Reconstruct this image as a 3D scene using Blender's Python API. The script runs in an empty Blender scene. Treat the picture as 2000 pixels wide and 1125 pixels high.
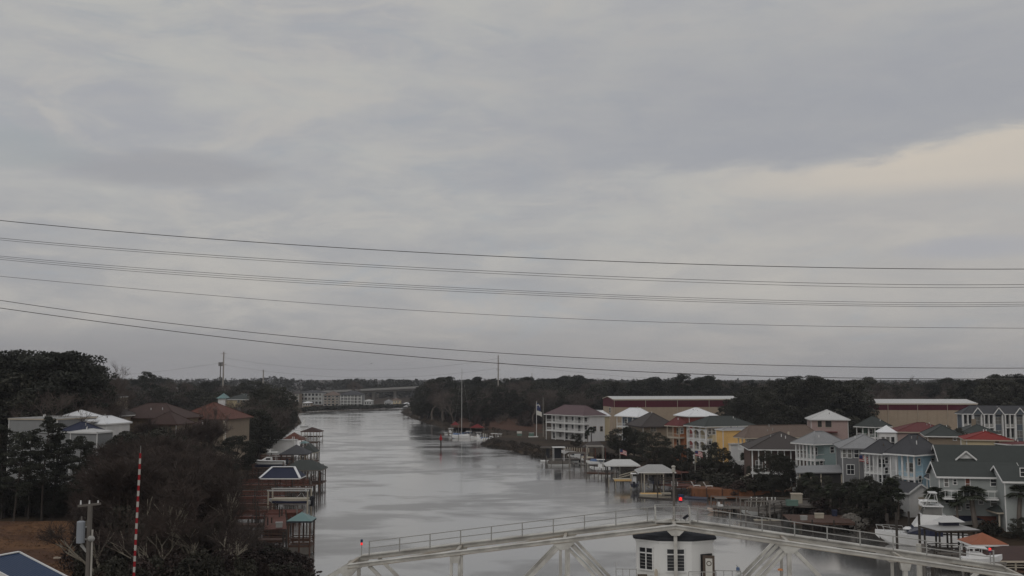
import bpy, math, random
import numpy as np
from mathutils import Vector, Matrix

R = random.Random(11)
NR = np.random.default_rng(5)
scene = bpy.context.scene
COL = scene.collection
PI = math.pi

# ------------------------------------------------------------------ camera
CAMZ = 25.0
PITCH = math.atan(175.5 / 2000)
CP, SP = math.cos(PITCH), math.sin(PITCH)
cam_d = bpy.data.cameras.new('camera')
cam = bpy.data.objects.new('camera', cam_d)
COL.objects.link(cam)
cam.location = (0, 0, CAMZ)
cam.rotation_euler = (PI / 2 + PITCH, 0, 0)
cam_d.sensor_width = 36
cam_d.lens = 36
cam_d.clip_start = 0.5
cam_d.clip_end = 20000
scene.camera = cam

# ------------------------------------------------------------------ exposure, sun, world
vs = scene.view_settings
vs.view_transform = 'Standard'
vs.look = 'None'
vs.exposure = 0.0
vs.gamma = 1.0
vs.use_curve_mapping = False
scene.cycles.max_bounces = 6
scene.cycles.volume_bounces = 0
scene.cycles.diffuse_bounces = 2
scene.cycles.glossy_bounces = 3
scene.cycles.sample_clamp_indirect = 4

SUN_EL, SUN_AZ = math.radians(42), math.radians(215)   # behind the camera and to its left
sd = bpy.data.lights.new('sun', 'SUN')
sd.energy = 0.5
sd.angle = math.radians(35)
sd.color = (1.0, 0.96, 0.9)
sun = bpy.data.objects.new('sun', sd)
COL.objects.link(sun)
sdir = Vector((math.sin(SUN_AZ) * math.cos(SUN_EL), math.cos(SUN_AZ) * math.cos(SUN_EL), math.sin(SUN_EL)))
sun.rotation_euler = sdir.to_track_quat('Z', 'Y').to_euler()
sun.location = (0, -50, 120)


class S:
    """a shader socket with arithmetic"""
    nt = None

    def __init__(s, sock):
        s.k = sock

    @staticmethod
    def m(op, a, b=None, c=None):
        n = S.nt.nodes.new('ShaderNodeMath')
        n.operation = op
        for i, v in enumerate((a, b, c)):
            if v is None:
                continue
            if isinstance(v, S):
                S.nt.links.new(v.k, n.inputs[i])
            else:
                n.inputs[i].default_value = v
        return S(n.outputs[0])

    def __add__(a, b): return S.m('ADD', a, b)
    def __radd__(a, b): return S.m('ADD', b, a)
    def __sub__(a, b): return S.m('SUBTRACT', a, b)
    def __rsub__(a, b): return S.m('SUBTRACT', b, a)
    def __mul__(a, b): return S.m('MULTIPLY', a, b)
    def __rmul__(a, b): return S.m('MULTIPLY', b, a)
    def __truediv__(a, b): return S.m('DIVIDE', a, b)

    def ramp(a, x0, x1, y0=0.0, y1=1.0):
        n = S.nt.nodes.new('ShaderNodeMapRange')
        n.interpolation_type = 'SMOOTHSTEP'
        S.nt.links.new(a.k, n.inputs[0])
        for i, v in enumerate((x0, x1, y0, y1)):
            n.inputs[i + 1].default_value = v
        return S(n.outputs[0])


def comb(x, y, z):
    n = S.nt.nodes.new('ShaderNodeCombineXYZ')
    for i, v in enumerate((x, y, z)):
        if isinstance(v, S):
            S.nt.links.new(v.k, n.inputs[i])
        else:
            n.inputs[i].default_value = v
    return S(n.outputs[0])


def noise(vec, scale, detail=4, rough=0.55, dist=0.0):
    n = S.nt.nodes.new('ShaderNodeTexNoise')
    if vec is not None:
        S.nt.links.new(vec.k, n.inputs['Vector'])
    n.inputs['Scale'].default_value = scale
    n.inputs['Detail'].default_value = detail
    n.inputs['Roughness'].default_value = rough
    n.inputs['Distortion'].default_value = dist
    return S(n.outputs[0])


def mixc(f, a, b):
    n = S.nt.nodes.new('ShaderNodeMix')
    n.data_type = 'RGBA'
    for i, v in ((0, f), (6, a), (7, b)):
        if isinstance(v, S):
            S.nt.links.new(v.k, n.inputs[i])
        elif i == 0:
            n.inputs[0].default_value = v
        else:
            n.inputs[i].default_value = (*v, 1)
    return S(n.outputs[2])


world = bpy.data.worlds.new('World')
scene.world = world
world.use_nodes = True
S.nt = wt = world.node_tree
wt.nodes.clear()
tc = wt.nodes.new('ShaderNodeTexCoord')
sx = wt.nodes.new('ShaderNodeSeparateXYZ')
wt.links.new(tc.outputs['Generated'], sx.inputs[0])
dx, dy, dz = S(sx.outputs[0]), S(sx.outputs[1]), S(sx.outputs[2])
el = S.m('ABSOLUTE', dz)
az = S.m('ARCTAN2', dx, dy)
inv = S.m('DIVIDE', 1.0, el + 0.10)
uv = comb(dx * inv, dy * inv, 0.0)
uv2 = comb(az * 3.0, el * 10.0, 0.0)
n1 = noise(uv, 0.9, 6, 0.52, 0.3)
n2 = noise(uv2, 1.6, 6, 0.55, 0.25)
n3 = noise(uv2, 5.0, 7, 0.6, 0.4)
cl = n1 * 0.42 + n2 * 0.36 + n3 * 0.22
cov = cl.ramp(0.38, 0.62)
light = mixc(el.ramp(0.02, 0.20), (0.40, 0.38, 0.365), (0.43, 0.425, 0.405))
dark = mixc(el.ramp(0.03, 0.25), (0.315, 0.315, 0.325), (0.345, 0.35, 0.37))
c = mixc(cov, light, dark)
n4 = noise(comb(az * 5.0 + 7.0, el * 17.0, 3.0), 1.5, 8, 0.62, 0.7)
c = mixc(n4.ramp(0.50, 0.68) * 0.55, c, (0.455, 0.435, 0.405))
c = mixc(n4.ramp(0.48, 0.32) * 0.55, c, (0.325, 0.345, 0.37))
# the large grey bank over the right half, with its ragged lower edge and the pale gap under it
edge = el - az * 0.055 - 0.1835 + (n2 - 0.5) * 0.035 + (n3 - 0.5) * 0.022
bank = edge.ramp(-0.006, 0.014) * az.ramp(-0.22, 0.25) * el.ramp(0.40, 0.24)
c = mixc(bank * (0.68 + n3 * 0.3), c, (0.315, 0.32, 0.342))
gap = edge.ramp(0.006, -0.006) * az.ramp(0.12, 0.40) * el.ramp(0.160, 0.182)
c = mixc(gap * 0.85, c, (0.60, 0.53, 0.44))
warm = edge.ramp(0.02, -0.02) * az.ramp(-0.05, 0.5) * el.ramp(0.035, 0.10)
c = mixc(warm * 0.5, c, (0.45, 0.42, 0.385))


def blob(a0, e0, ra, re, col, amt):
    global c
    da = (az - a0) / ra
    de = (el - e0) / re
    q = da * da + de * de + (n2 - 0.5) * 2.6
    c = mixc(q.ramp(1.1, 0.1) * amt, c, col)


blob(-0.33, 0.192, 0.13, 0.022, (0.305, 0.305, 0.32), 0.8)
blob(0.44, 0.115, 0.10, 0.014, (0.35, 0.35, 0.37), 0.9)
blob(-0.46, 0.20, 0.10, 0.02, (0.32, 0.34, 0.35), 0.6)
# grey band just above the horizon
band = el.ramp(0.065, 0.012) * (n2 * 1.2 + 0.25)
c = mixc(band * (az.ramp(0.3, -0.2) * 0.5 + 0.55), c, (0.258, 0.254, 0.264))
c = mixc(el.ramp(0.3, 0.75) * 0.6, c, (0.46, 0.465, 0.475))
sky_t = wt.nodes.new('ShaderNodeTexSky')
sky_t.sky_type = 'NISHITA'
sky_t.sun_disc = False
sky_t.sun_elevation = SUN_EL
sky_t.sun_rotation = SUN_AZ
bg1 = wt.nodes.new('ShaderNodeBackground')
wt.links.new(sky_t.outputs[0], bg1.inputs[0])
bg1.inputs[1].default_value = 0.05
bg2 = wt.nodes.new('ShaderNodeBackground')
wt.links.new(c.k, bg2.inputs[0])
bg2.inputs[1].default_value = 1.13
mx = wt.nodes.new('ShaderNodeMixShader')
mx.inputs[0].default_value = 0.94
wt.links.new(bg1.outputs[0], mx.inputs[1])
wt.links.new(bg2.outputs[0], mx.inputs[2])
wo = wt.nodes.new('ShaderNodeOutputWorld')
wt.links.new(mx.outputs[0], wo.inputs[0])


# ------------------------------------------------------------------ photograph geometry -> world points
def ray(px, py):
    v = (562.5 - py) / 2000
    return Vector(((px - 1000) / 2000, CP - v * SP, SP + v * CP))


def G(px, py, z=0.0):
    d = ray(px, py)
    t = (z - CAMZ) / d.z
    return Vector((d.x * t, d.y * t, z))


def D(px, py, Y):
    d = ray(px, py)
    t = Y / d.y
    return Vector((d.x * t, Y, CAMZ + d.z * t))


def XY(px, Y, z=2.0):
    dep = Y * CP + (z - CAMZ) * SP
    return (px - 1000) / 2000 * dep


# ------------------------------------------------------------------ materials
MATS = {}


def mat(name, rgb, rough=0.75, var=0.14, scale=0.6, metal=0.0, rnd=0.0, bump=0.0, bscale=20.0, wave=None, spec=0.3, var2=None):
    """principled material whose colour wanders a little; wave=(axis, scale, depth) adds ribs or laps as fine relief"""
    if name in MATS:
        return MATS[name]
    m = bpy.data.materials.new(name)
    m.use_nodes = True
    S.nt = nt = m.node_tree
    b = nt.nodes['Principled BSDF']
    b.inputs['Roughness'].default_value = rough
    b.inputs['Metallic'].default_value = metal
    b.inputs['Specular IOR Level'].default_value = spec
    t = nt.nodes.new('ShaderNodeTexCoord')
    vec = S(t.outputs['Object'])
    n = noise(vec, scale, 5, 0.6)
    n_f = noise(vec, scale * 9, 3, 0.6)
    mpp = nt.nodes.new('ShaderNodeMapping')
    nt.links.new(vec.k, mpp.inputs[0])
    mpp.inputs['Scale'].default_value = (1.3, 1.3, 0.10)
    n_s = noise(S(mpp.outputs[0]), 1.0, 4, 0.6)
    f = (n - 0.5) * (2.2 * var) + (n_f - 0.5) * (0.9 * var) + (n_s - 0.5) * (1.3 * var) + 1.0
    if rnd:
        oi = nt.nodes.new('ShaderNodeObjectInfo')
        f = f * ((S(oi.outputs['Random']) - 0.5) * (2 * rnd) + 1.0)
    if wave:
        w0 = nt.nodes.new('ShaderNodeTexWave')
        w0.wave_type = 'BANDS'
        w0.bands_direction = wave[0]
        w0.inputs['Scale'].default_value = wave[1]
        w0.inputs['Distortion'].default_value = 0.4
        nt.links.new(vec.k, w0.inputs['Vector'])
    vm = nt.nodes.new('ShaderNodeVectorMath')
    vm.operation = 'SCALE'
    base = rgb
    if var2 is not None:
        cc = mixc(n.ramp(0.4, 0.62), rgb, var2)
        nt.links.new(cc.k, vm.inputs[0])
    else:
        vm.inputs[0].default_value = base
    nt.links.new(f.k, vm.inputs['Scale'])
    nt.links.new(vm.outputs[0], b.inputs['Base Color'])
    if bump or wave:
        bn = nt.nodes.new('ShaderNodeBump')
        bn.inputs['Strength'].default_value = 0.6
        bn.inputs['Distance'].default_value = bump or wave[2]
        if wave:
            h = S(w0.outputs[1]) + n_f * 0.2
        else:
            h = noise(vec, bscale, 3, 0.6)
        nt.links.new(h.k, bn.inputs['Height'])
        nt.links.new(bn.outputs[0], b.inputs['Normal'])
    MATS[name] = m
    return m


def emit(name, rgb, k):
    m = bpy.data.materials.new(name)
    m.use_nodes = True
    b = m.node_tree.nodes['Principled BSDF']
    b.inputs['Base Color'].default_value = (*[x * 0.3 for x in rgb], 1)
    b.inputs['Emission Color'].default_value = (*rgb, 1)
    b.inputs['Emission Strength'].default_value = k
    MATS[name] = m
    return m


def M_(n):
    return MATS[n]


# walls
SID = ('Z', 2.2, 0.02)
mat('white_siding', (0.68, 0.67, 0.66), wave=SID)
mat('cream_siding', (0.62, 0.52, 0.34), wave=SID)
mat('tan_siding', (0.25, 0.20, 0.15), wave=SID)
mat('pink_stucco', (0.38, 0.28, 0.26))
mat('grey_siding', (0.185, 0.185, 0.19), wave=SID)
mat('grey_stucco', (0.26, 0.265, 0.265), wave=SID)
mat('pale_grey_siding', (0.42, 0.43, 0.425), wave=SID)
mat('sage_siding', (0.345, 0.365, 0.355), wave=SID)
mat('teal_siding', (0.31, 0.395, 0.395), wave=SID)
mat('blue_siding', (0.42, 0.60, 0.71), wave=SID)
mat('green_siding', (0.10, 0.15, 0.12), wave=SID)
mat('slate_siding', (0.12, 0.14, 0.165), wave=SID)
mat('blue_grey_siding', (0.16, 0.19, 0.25), wave=SID)
mat('orange_wall', (0.42, 0.17, 0.085), wave=SID)
mat('red_wall', (0.22, 0.055, 0.045), wave=SID)
mat('yellow_wall', (0.72, 0.45, 0.17), wave=SID)
mat('brick_brown', (0.13, 0.085, 0.07), var=0.25, scale=3)
mat('brick_red', (0.20, 0.075, 0.05), var=0.25, scale=3)
mat('steel_tan', (0.40, 0.315, 0.235), wave=('X', 3.0, 0.03))
mat('steel_maroon', (0.095, 0.014, 0.026), wave=('X', 3.0, 0.03))
# roofs
SH = ('Y', 1.6, 0.03)
mat('roof_maroon_brown', (0.115, 0.075, 0.08), wave=SH)
mat('roof_white_metal', (0.74, 0.745, 0.76), rough=0.45, var=0.07, wave=('X', 1.1, 0.03))
mat('roof_pale_metal', (0.52, 0.515, 0.505), rough=0.5, var=0.1, wave=('X', 1.1, 0.03))
mat('roof_grey_metal', (0.34, 0.335, 0.33), rough=0.5, var=0.1, wave=('X', 1.1, 0.03))
mat('roof_grey_shingle', (0.25, 0.25, 0.255), wave=SH)
mat('roof_dark_grey', (0.06, 0.06, 0.066), wave=SH)
mat('roof_dark_green', (0.046, 0.052, 0.049), wave=SH)
mat('roof_brown', (0.155, 0.115, 0.095), wave=SH)
mat('roof_dark_brown', (0.06, 0.05, 0.047), wave=SH)
mat('roof_maroon', (0.13, 0.035, 0.035), wave=SH)
mat('roof_red', (0.21, 0.022, 0.018), wave=('X', 1.1, 0.03))
mat('roof_terracotta', (0.115, 0.043, 0.03), var=0.3, scale=1.2, wave=SH)
mat('roof_red_brown', (0.062, 0.036, 0.031), var=0.25, wave=SH)
mat('roof_navy', (0.022, 0.027, 0.055), wave=('X', 1.1, 0.03))
mat('roof_teal', (0.15, 0.24, 0.24), rough=0.5, wave=('X', 1.6, 0.03))
mat('roof_blue_metal', (0.012, 0.033, 0.085), rough=0.5, var=0.08, wave=('X', 1.2, 0.03))
mat('roof_black', (0.033, 0.035, 0.042), var=0.2)
mat('roof_orange', (0.30, 0.11, 0.06), var=0.2, wave=SH)
# timber, steel, boats
mat('trim_white', (0.72, 0.715, 0.70), var=0.06)
mat('trim_tan', (0.48, 0.42, 0.34), var=0.08)
mat('glass_dark', (0.028, 0.03, 0.034), rough=0.12, var=0.2, spec=0.6)
mat('opening_dark', (0.03, 0.028, 0.028), var=0.2)
mat('glass_pale', (0.16, 0.155, 0.145), rough=0.2, var=0.3, spec=0.5)
mat('timber_brown', (0.088, 0.048, 0.034), var=0.35, scale=2.0, wave=('X', 5.0, 0.02))
mat('timber_red', (0.115, 0.042, 0.03), var=0.3, scale=2.0)
mat('timber_grey', (0.15, 0.135, 0.12), var=0.3, scale=2.0, wave=('X', 5.0, 0.02))
mat('timber_orange', (0.185, 0.078, 0.038), var=0.35, scale=0.8, wave=('X', 3.0, 0.03))
mat('timber_yellow', (0.62, 0.40, 0.17), var=0.2)
mat('timber_pale', (0.40, 0.36, 0.29), var=0.2)
mat('pile_dark', (0.05, 0.042, 0.036), var=0.3, scale=2)
mat('pile_grey', (0.17, 0.155, 0.14), var=0.3, scale=2)
mat('pile_pale', (0.42, 0.40, 0.36), var=0.2, scale=2)
mat('bridge_paint', (0.44, 0.42, 0.385), rough=0.55, var=0.26, scale=0.5, var2=(0.56, 0.545, 0.505))
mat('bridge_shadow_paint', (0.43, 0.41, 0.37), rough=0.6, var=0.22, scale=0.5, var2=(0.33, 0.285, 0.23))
mat('cabin_white', (0.74, 0.735, 0.715), var=0.05)
mat('rail_galv', (0.34, 0.335, 0.32), rough=0.5, var=0.12)
mat('rust_dark', (0.10, 0.075, 0.06), var=0.3, scale=2)
mat('gelcoat', (0.76, 0.755, 0.75), rough=0.3, var=0.05, spec=0.5)
mat('hull_navy', (0.02, 0.024, 0.05), rough=0.3, spec=0.5)
mat('hull_cream', (0.62, 0.49, 0.41), rough=0.4)
mat('alu', (0.45, 0.45, 0.44), rough=0.4, var=0.1)
mat('canvas_blue', (0.10, 0.15, 0.26), var=0.1)
mat('canvas_red', (0.15, 0.018, 0.02), var=0.15)
mat('canvas_black', (0.02, 0.021, 0.027))
mat('pole_concrete', (0.33, 0.30, 0.27), var=0.15)
mat('pole_weathered', (0.15, 0.135, 0.12), var=0.2, scale=1.5)
mat('transformer_grey', (0.28, 0.30, 0.33), rough=0.45, var=0.08)
mat('wire', (0.10, 0.095, 0.09), var=0.05)
mat('wire_pale', (0.16, 0.155, 0.15), var=0.05)
mat('stripe_red', (0.30, 0.012, 0.018), var=0.08)
mat('stripe_white', (0.46, 0.45, 0.42), var=0.08)
mat('sign_green', (0.12, 0.19, 0.16), var=0.1)
mat('flag_navy', (0.03, 0.045, 0.13), var=0.1)
mat('flag_white', (0.62, 0.60, 0.55), var=0.08)
mat('flag_red', (0.36, 0.04, 0.055), var=0.1)
mat('road_concrete', (0.30, 0.29, 0.28), var=0.12)
mat('asphalt', (0.05, 0.05, 0.052), var=0.15)
mat('rock', (0.20, 0.185, 0.165), var=0.35, scale=2.0)
mat('mortar', (0.30, 0.28, 0.26), var=0.2)
emit('lamp_red', (1.0, 0.03, 0.03), 0.9)
mat('signal_blue', (0.025, 0.05, 0.11), var=0.1)
mat('lamp_amber', (0.6, 0.24, 0.10), var=0.05)
# plants
mat('bark_dark', (0.055, 0.045, 0.038), var=0.3, scale=2)
mat('bark_grey', (0.12, 0.10, 0.085), var=0.35, scale=1.2)
mat('bark_pale', (0.27, 0.24, 0.19), var=0.35, scale=1.2)
mat('twig_brown', (0.105, 0.083, 0.072), var=0.3, scale=0.25, rnd=0.3)
mat('twig_near', (0.062, 0.045, 0.038), var=0.3, scale=0.25, rnd=0.3)
mat('needles', (0.036, 0.038, 0.029), var=0.5, scale=0.35, rnd=0.3)
mat('needles_young', (0.038, 0.041, 0.029), var=0.5, scale=0.5, rnd=0.25)
mat('oak_leaf', (0.039, 0.038, 0.027), var=0.5, scale=0.35, rnd=0.3)
mat('shrub_leaf', (0.038, 0.035, 0.025), var=0.5, scale=0.6, rnd=0.35)
mat('shrub_brown', (0.042, 0.028, 0.024), var=0.4, scale=0.6, rnd=0.35)
mat('palm_leaf', (0.042, 0.048, 0.030), var=0.4, scale=1.0, rnd=0.2)


# ------------------------------------------------------------------ mesh and object helpers
class MB:
    def __init__(s):
        s.v, s.f = [], []

    def quads(s, pts, faces):
        o = len(s.v)
        s.v += [tuple(p) for p in pts]
        s.f += [tuple(i + o for i in q) for q in faces]
        return s

    def box(s, c, d, rz=0.0):
        x, y, z = d[0] / 2, d[1] / 2, d[2] / 2
        cr, sr = math.cos(rz), math.sin(rz)
        P = []
        for sz in (-1, 1):
            for sxx, syy in ((-1, -1), (1, -1), (1, 1), (-1, 1)):
                a, b = sxx * x, syy * y
                P.append((c[0] + a * cr - b * sr, c[1] + a * sr + b * cr, c[2] + sz * z))
        return s.quads(P, [(3, 2, 1, 0), (4, 5, 6, 7), (0, 1, 5, 4), (1, 2, 6, 5), (2, 3, 7, 6), (3, 0, 4, 7)])

    def b2(s, lo, hi):
        return s.box([(a + b) / 2 for a, b in zip(lo, hi)], [abs(b - a) for a, b in zip(lo, hi)])

    def bar(s, p, q, w, h=None, up=(0, 0, 1)):
        """rectangular beam between two points, w across, h along 'up'"""
        h = h or w
        p, q = Vector(p), Vector(q)
        d = (q - p).normalized()
        u = Vector(up)
        if abs(d.dot(u)) > 0.98:
            u = Vector((0, 1, 0))
        a = d.cross(u).normalized()
        b = a.cross(d).normalized()
        a *= w / 2
        b *= h / 2
        P = [p - a - b, p + a - b, p + a + b, p - a + b, q - a - b, q + a - b, q + a + b, q - a + b]
        return s.quads(P, [(0, 1, 2, 3), (7, 6, 5, 4), (4, 5, 1, 0), (5, 6, 2, 1), (6, 7, 3, 2), (7, 4, 0, 3)])

    def tube(s, p, q, r0, r1=None, n=8, cap=True):
        r1 = r0 if r1 is None else r1
        p, q = Vector(p), Vector(q)
        d = (q - p).normalized()
        u = Vector((0, 0, 1)) if abs(d.z) < 0.9 else Vector((1, 0, 0))
        a = d.cross(u).normalized()
        b = d.cross(a).normalized()
        P = []
        for c_, r in ((p, r0), (q, r1)):
            for i in range(n):
                t = 2 * PI * i / n
                P.append(c_ + a * (r * math.cos(t)) + b * (r * math.sin(t)))
        F = [(i, (i + 1) % n, n + (i + 1) % n, n + i) for i in range(n)]
        if cap:
            F += [tuple(range(n))[::-1], tuple(range(n, 2 * n))]
        return s.quads(P, F)

    def prism(s, poly, z0, z1):
        n = len(poly)
        P = [(x, y, z0) for x, y in poly] + [(x, y, z1) for x, y in poly]
        return s.quads(P, [tuple(range(n))[::-1], tuple(range(n, 2 * n))] + [(i, (i + 1) % n, n + (i + 1) % n, n + i) for i in range(n)])

    def ball(s, c, r, n=8, m=6):
        rr = r if hasattr(r, '__len__') else (r, r, r)
        P, F = [], []
        for j in range(m + 1):
            t = PI * j / m
            for i in range(n):
                a = 2 * PI * i / n
                P.append((c[0] + rr[0] * math.sin(t) * math.cos(a), c[1] + rr[1] * math.sin(t) * math.sin(a), c[2] + rr[2] * math.cos(t)))
        for j in range(m):
            for i in range(n):
                F.append((j * n + i, (j + 1) * n + i, (j + 1) * n + (i + 1) % n, j * n + (i + 1) % n))
        return s.quads(P, F)

    def mesh(s, name, m):
        me = bpy.data.meshes.new(name)
        me.from_pydata(s.v, [], s.f)
        if m is not None:
            me.materials.append(MATS[m] if isinstance(m, str) else m)
        return me

    def build(s, name, m, parent=None, world=False):
        if world and parent is not None:
            iv = Matrix.LocRotScale(parent.location, parent.rotation_euler, None).inverted()
            s.v = [tuple(iv @ Vector(p)) for p in s.v]
        o = bpy.data.objects.new(name, s.mesh(name, m))
        COL.objects.link(o)
        if parent is not None:
            o.parent = parent
        return o


def tag(o, label=None, cat=None, group=None, kind=None):
    for k, v in (('label', label), ('category', cat), ('group', group), ('kind', kind)):
        if v:
            o[k] = v
    return o


def thing(name, label, cat, loc=(0, 0, 0), rz=0.0, group=None):
    o = bpy.data.objects.new(name, None)
    COL.objects.link(o)
    o.empty_display_size = 0.3
    o.location = loc
    o.rotation_euler = (0, 0, rz)
    return tag(o, label, cat, group, 'thing')


def kid(name, data, parent, loc=(0, 0, 0), rz=0.0):
    o = bpy.data.objects.new(name, data)
    COL.objects.link(o)
    o.parent = parent
    o.location = loc
    o.rotation_euler = (0, 0, rz)
    return o


def copy_tree(o, parent=None):
    c_ = o.copy()
    COL.objects.link(c_)
    c_.parent = parent
    for ch in list(o.children):
        copy_tree(ch, c_)
    return c_


def np_mesh(name, v, f, m, smooth=False):
    me = bpy.data.meshes.new(name)
    v = np.asarray(v, dtype=np.float32)
    f = np.asarray(f, dtype=np.int32)
    k = f.shape[1]
    me.vertices.add(len(v))
    me.vertices.foreach_set('co', v.ravel())
    me.loops.add(f.size)
    me.loops.foreach_set('vertex_index', f.ravel())
    me.polygons.add(len(f))
    me.polygons.foreach_set('loop_start', np.arange(0, f.size, k, dtype=np.int32))
    if smooth:
        me.polygons.foreach_set('use_smooth', np.ones(len(f), dtype=bool))
    me.update(calc_edges=True)
    me.materials.append(MATS[m])
    return me


# ------------------------------------------------------------------ the setting: ground, water, haze
SHORE_PX = [(620, 1200), (598, 1125), (560, 1092), (480, 1086), (448, 1056), (465, 1000), (498, 930), (528, 880), (556, 850),
            (588, 826), (580, 809), (600, 804), (640, 801.5), (700, 799), (760, 797), (812, 796), (792, 799), (783, 806), (806, 817), (832, 825), (860, 834),
            (920, 843), (990, 856), (938, 867), (950, 873), (1000, 880), (1055, 893), (1078, 893), (1150, 900), (1250, 918), (1338, 940),
            (1345, 966), (1500, 984), (1560, 1002), (1640, 1024), (1700, 1040), (1780, 1054), (1920, 1062), (2060, 1086), (2300, 1140)]
shore = [G(x, y)[:2] for x, y in SHORE_PX]
shore = [(shore[0][0] - 4, -80.0)] + shore + [(shore[-1][0] + 4, -80.0)]
shore_np = np.array(shore)


def shore_dist(x, y):
    """signed distance to the river polygon, positive on land"""
    x = np.asarray(x, float)
    y = np.asarray(y, float)
    d = np.full(x.shape, 1e9)
    inside = np.zeros(x.shape, bool)
    n = len(shore_np)
    for i in range(n):
        ax, ay = shore_np[i]
        bx, by = shore_np[(i + 1) % n]
        ex, ey = bx - ax, by - ay
        t = np.clip(((x - ax) * ex + (y - ay) * ey) / (ex * ex + ey * ey + 1e-9), 0, 1)
        d = np.minimum(d, np.hypot(x - ax - t * ex, y - ay - t * ey))
        cond = ((ay > y) != (by > y)) & (x < (bx - ax) * (y - ay) / (by - ay + 1e-12) + ax)
        inside ^= cond
    return np.where(inside, -d, d)


def ground_h(x, y):
    sd_ = shore_dist(x, y)
    u = np.clip(sd_ / 3.2, 0, 1)
    w = np.clip(-sd_ / 6.0, 0, 1)
    bumps = 0.10 * np.sin(np.asarray(x) * 0.31 + 1.3) * np.sin(np.asarray(y) * 0.23) * u
    return np.where(sd_ > 0, 0.02 + 1.95 * u * u * (3 - 2 * u) + bumps, -1.6 * w)


def gz(x, y):
    return float(ground_h(np.array([x]), np.array([y]))[0])


xs = np.concatenate([np.linspace(-9000, -400, 24), np.linspace(-380, -170, 22), np.arange(-165, 200, 1.9), np.linspace(203, 420, 22), np.linspace(450, 9000, 24)])
ys = np.concatenate([np.linspace(-3000, -100, 8), np.arange(-90, 90, 6), np.arange(92, 460, 2.4), np.arange(464, 960, 5.5), np.linspace(975, 2600, 34), np.linspace(2800, 11000, 14)])
gx, gy = np.meshgrid(xs, ys)
gzz = ground_h(gx.ravel(), gy.ravel())
nx_, ny_ = len(xs), len(ys)
idx = np.arange(nx_ * ny_).reshape(ny_, nx_)
gf = np.stack([idx[:-1, :-1], idx[:-1, 1:], idx[1:, 1:], idx[1:, :-1]], -1).reshape(-1, 4)
mat('earth', (0.042, 0.032, 0.025), rough=0.95, var=0.4, scale=0.05, bump=0.15, bscale=2.0, var2=(0.056, 0.041, 0.028), spec=0.1)
g_o = bpy.data.objects.new('ground', np_mesh('ground', np.stack([gx.ravel(), gy.ravel(), gzz], -1), gf, 'earth', True))
COL.objects.link(g_o)
tag(g_o, 'dark brown winter ground of both river banks', kind='structure')

wm = bpy.data.materials.new('river_water')
wm.use_nodes = True
S.nt = nt = wm.node_tree
nt.nodes.clear()
t_ = nt.nodes.new('ShaderNodeTexCoord')
vec = S(t_.outputs['Object'])
mp = nt.nodes.new('ShaderNodeMapping')
nt.links.new(vec.k, mp.inputs[0])
mp.inputs['Scale'].default_value = (0.7, 1.0, 1.0)
vs_ = S(mp.outputs[0])
ruf = noise(vs_, 0.034, 6, 0.55, 0.8)
ruf2 = noise(vs_, 0.13, 4, 0.5, 0.4)
gust = (ruf * 0.72 + ruf2 * 0.28).ramp(0.465, 0.59)        # wind-ruffled patches between slicks
rip = noise(vec, 0.9, 3, 0.6) + noise(vec, 3.2, 2, 0.5) * 0.5
bn = nt.nodes.new('ShaderNodeBump')
bn.inputs['Distance'].default_value = 0.09
nt.links.new((gust * 0.3 + 0.03).k, bn.inputs['Strength'])
nt.links.new(rip.k, bn.inputs['Height'])
gl = nt.nodes.new('ShaderNodeBsdfGlossy')
gl.inputs['Color'].default_value = (0.90, 0.895, 0.885, 1)
nt.links.new((gust * 0.12 + 0.11).k, gl.inputs['Roughness'])
nt.links.new(bn.outputs[0], gl.inputs['Normal'])
df = nt.nodes.new('ShaderNodeBsdfDiffuse')
df.inputs['Color'].default_value = (0.115, 0.11, 0.105, 1)
lw = nt.nodes.new('ShaderNodeFresnel')
lw.inputs['IOR'].default_value = 2.5
fac = S.m('MINIMUM', S(lw.outputs[0]) * (1.2 - gust * 0.52) + 0.14, 0.97)
ms = nt.nodes.new('ShaderNodeMixShader')
nt.links.new(fac.k, ms.inputs[0])
nt.links.new(df.outputs[0], ms.inputs[1])
nt.links.new(gl.outputs[0], ms.inputs[2])
mo = nt.nodes.new('ShaderNodeOutputMaterial')
nt.links.new(ms.outputs[0], mo.inputs[0])
MATS['river_water'] = wm
w_o = MB().quads([(-400, -120, 0), (400, -120, 0), (400, 1000, 0), (-400, 1000, 0)], [(0, 1, 2, 3)]).build('water', 'river_water')
tag(w_o, 'grey river water with ruffled streaks', kind='structure')

hz = MB().b2((-2600, -60, -3), (2600, 3600, 64)).build('haze', None)
hm = bpy.data.materials.new('haze_air')
hm.use_nodes = True
hm.node_tree.nodes.clear()
pv = hm.node_tree.nodes.new('ShaderNodeVolumePrincipled')
pv.inputs['Density'].default_value = 0.00011
pv.inputs['Color'].default_value = (0.86, 0.88, 0.95, 1)
ho = hm.node_tree.nodes.new('ShaderNodeOutputMaterial')
hm.node_tree.links.new(pv.outputs[0], ho.inputs['Volume'])
hz.data.materials.append(hm)
tag(hz, 'thin grey air over the river', kind='stuff')

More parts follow.
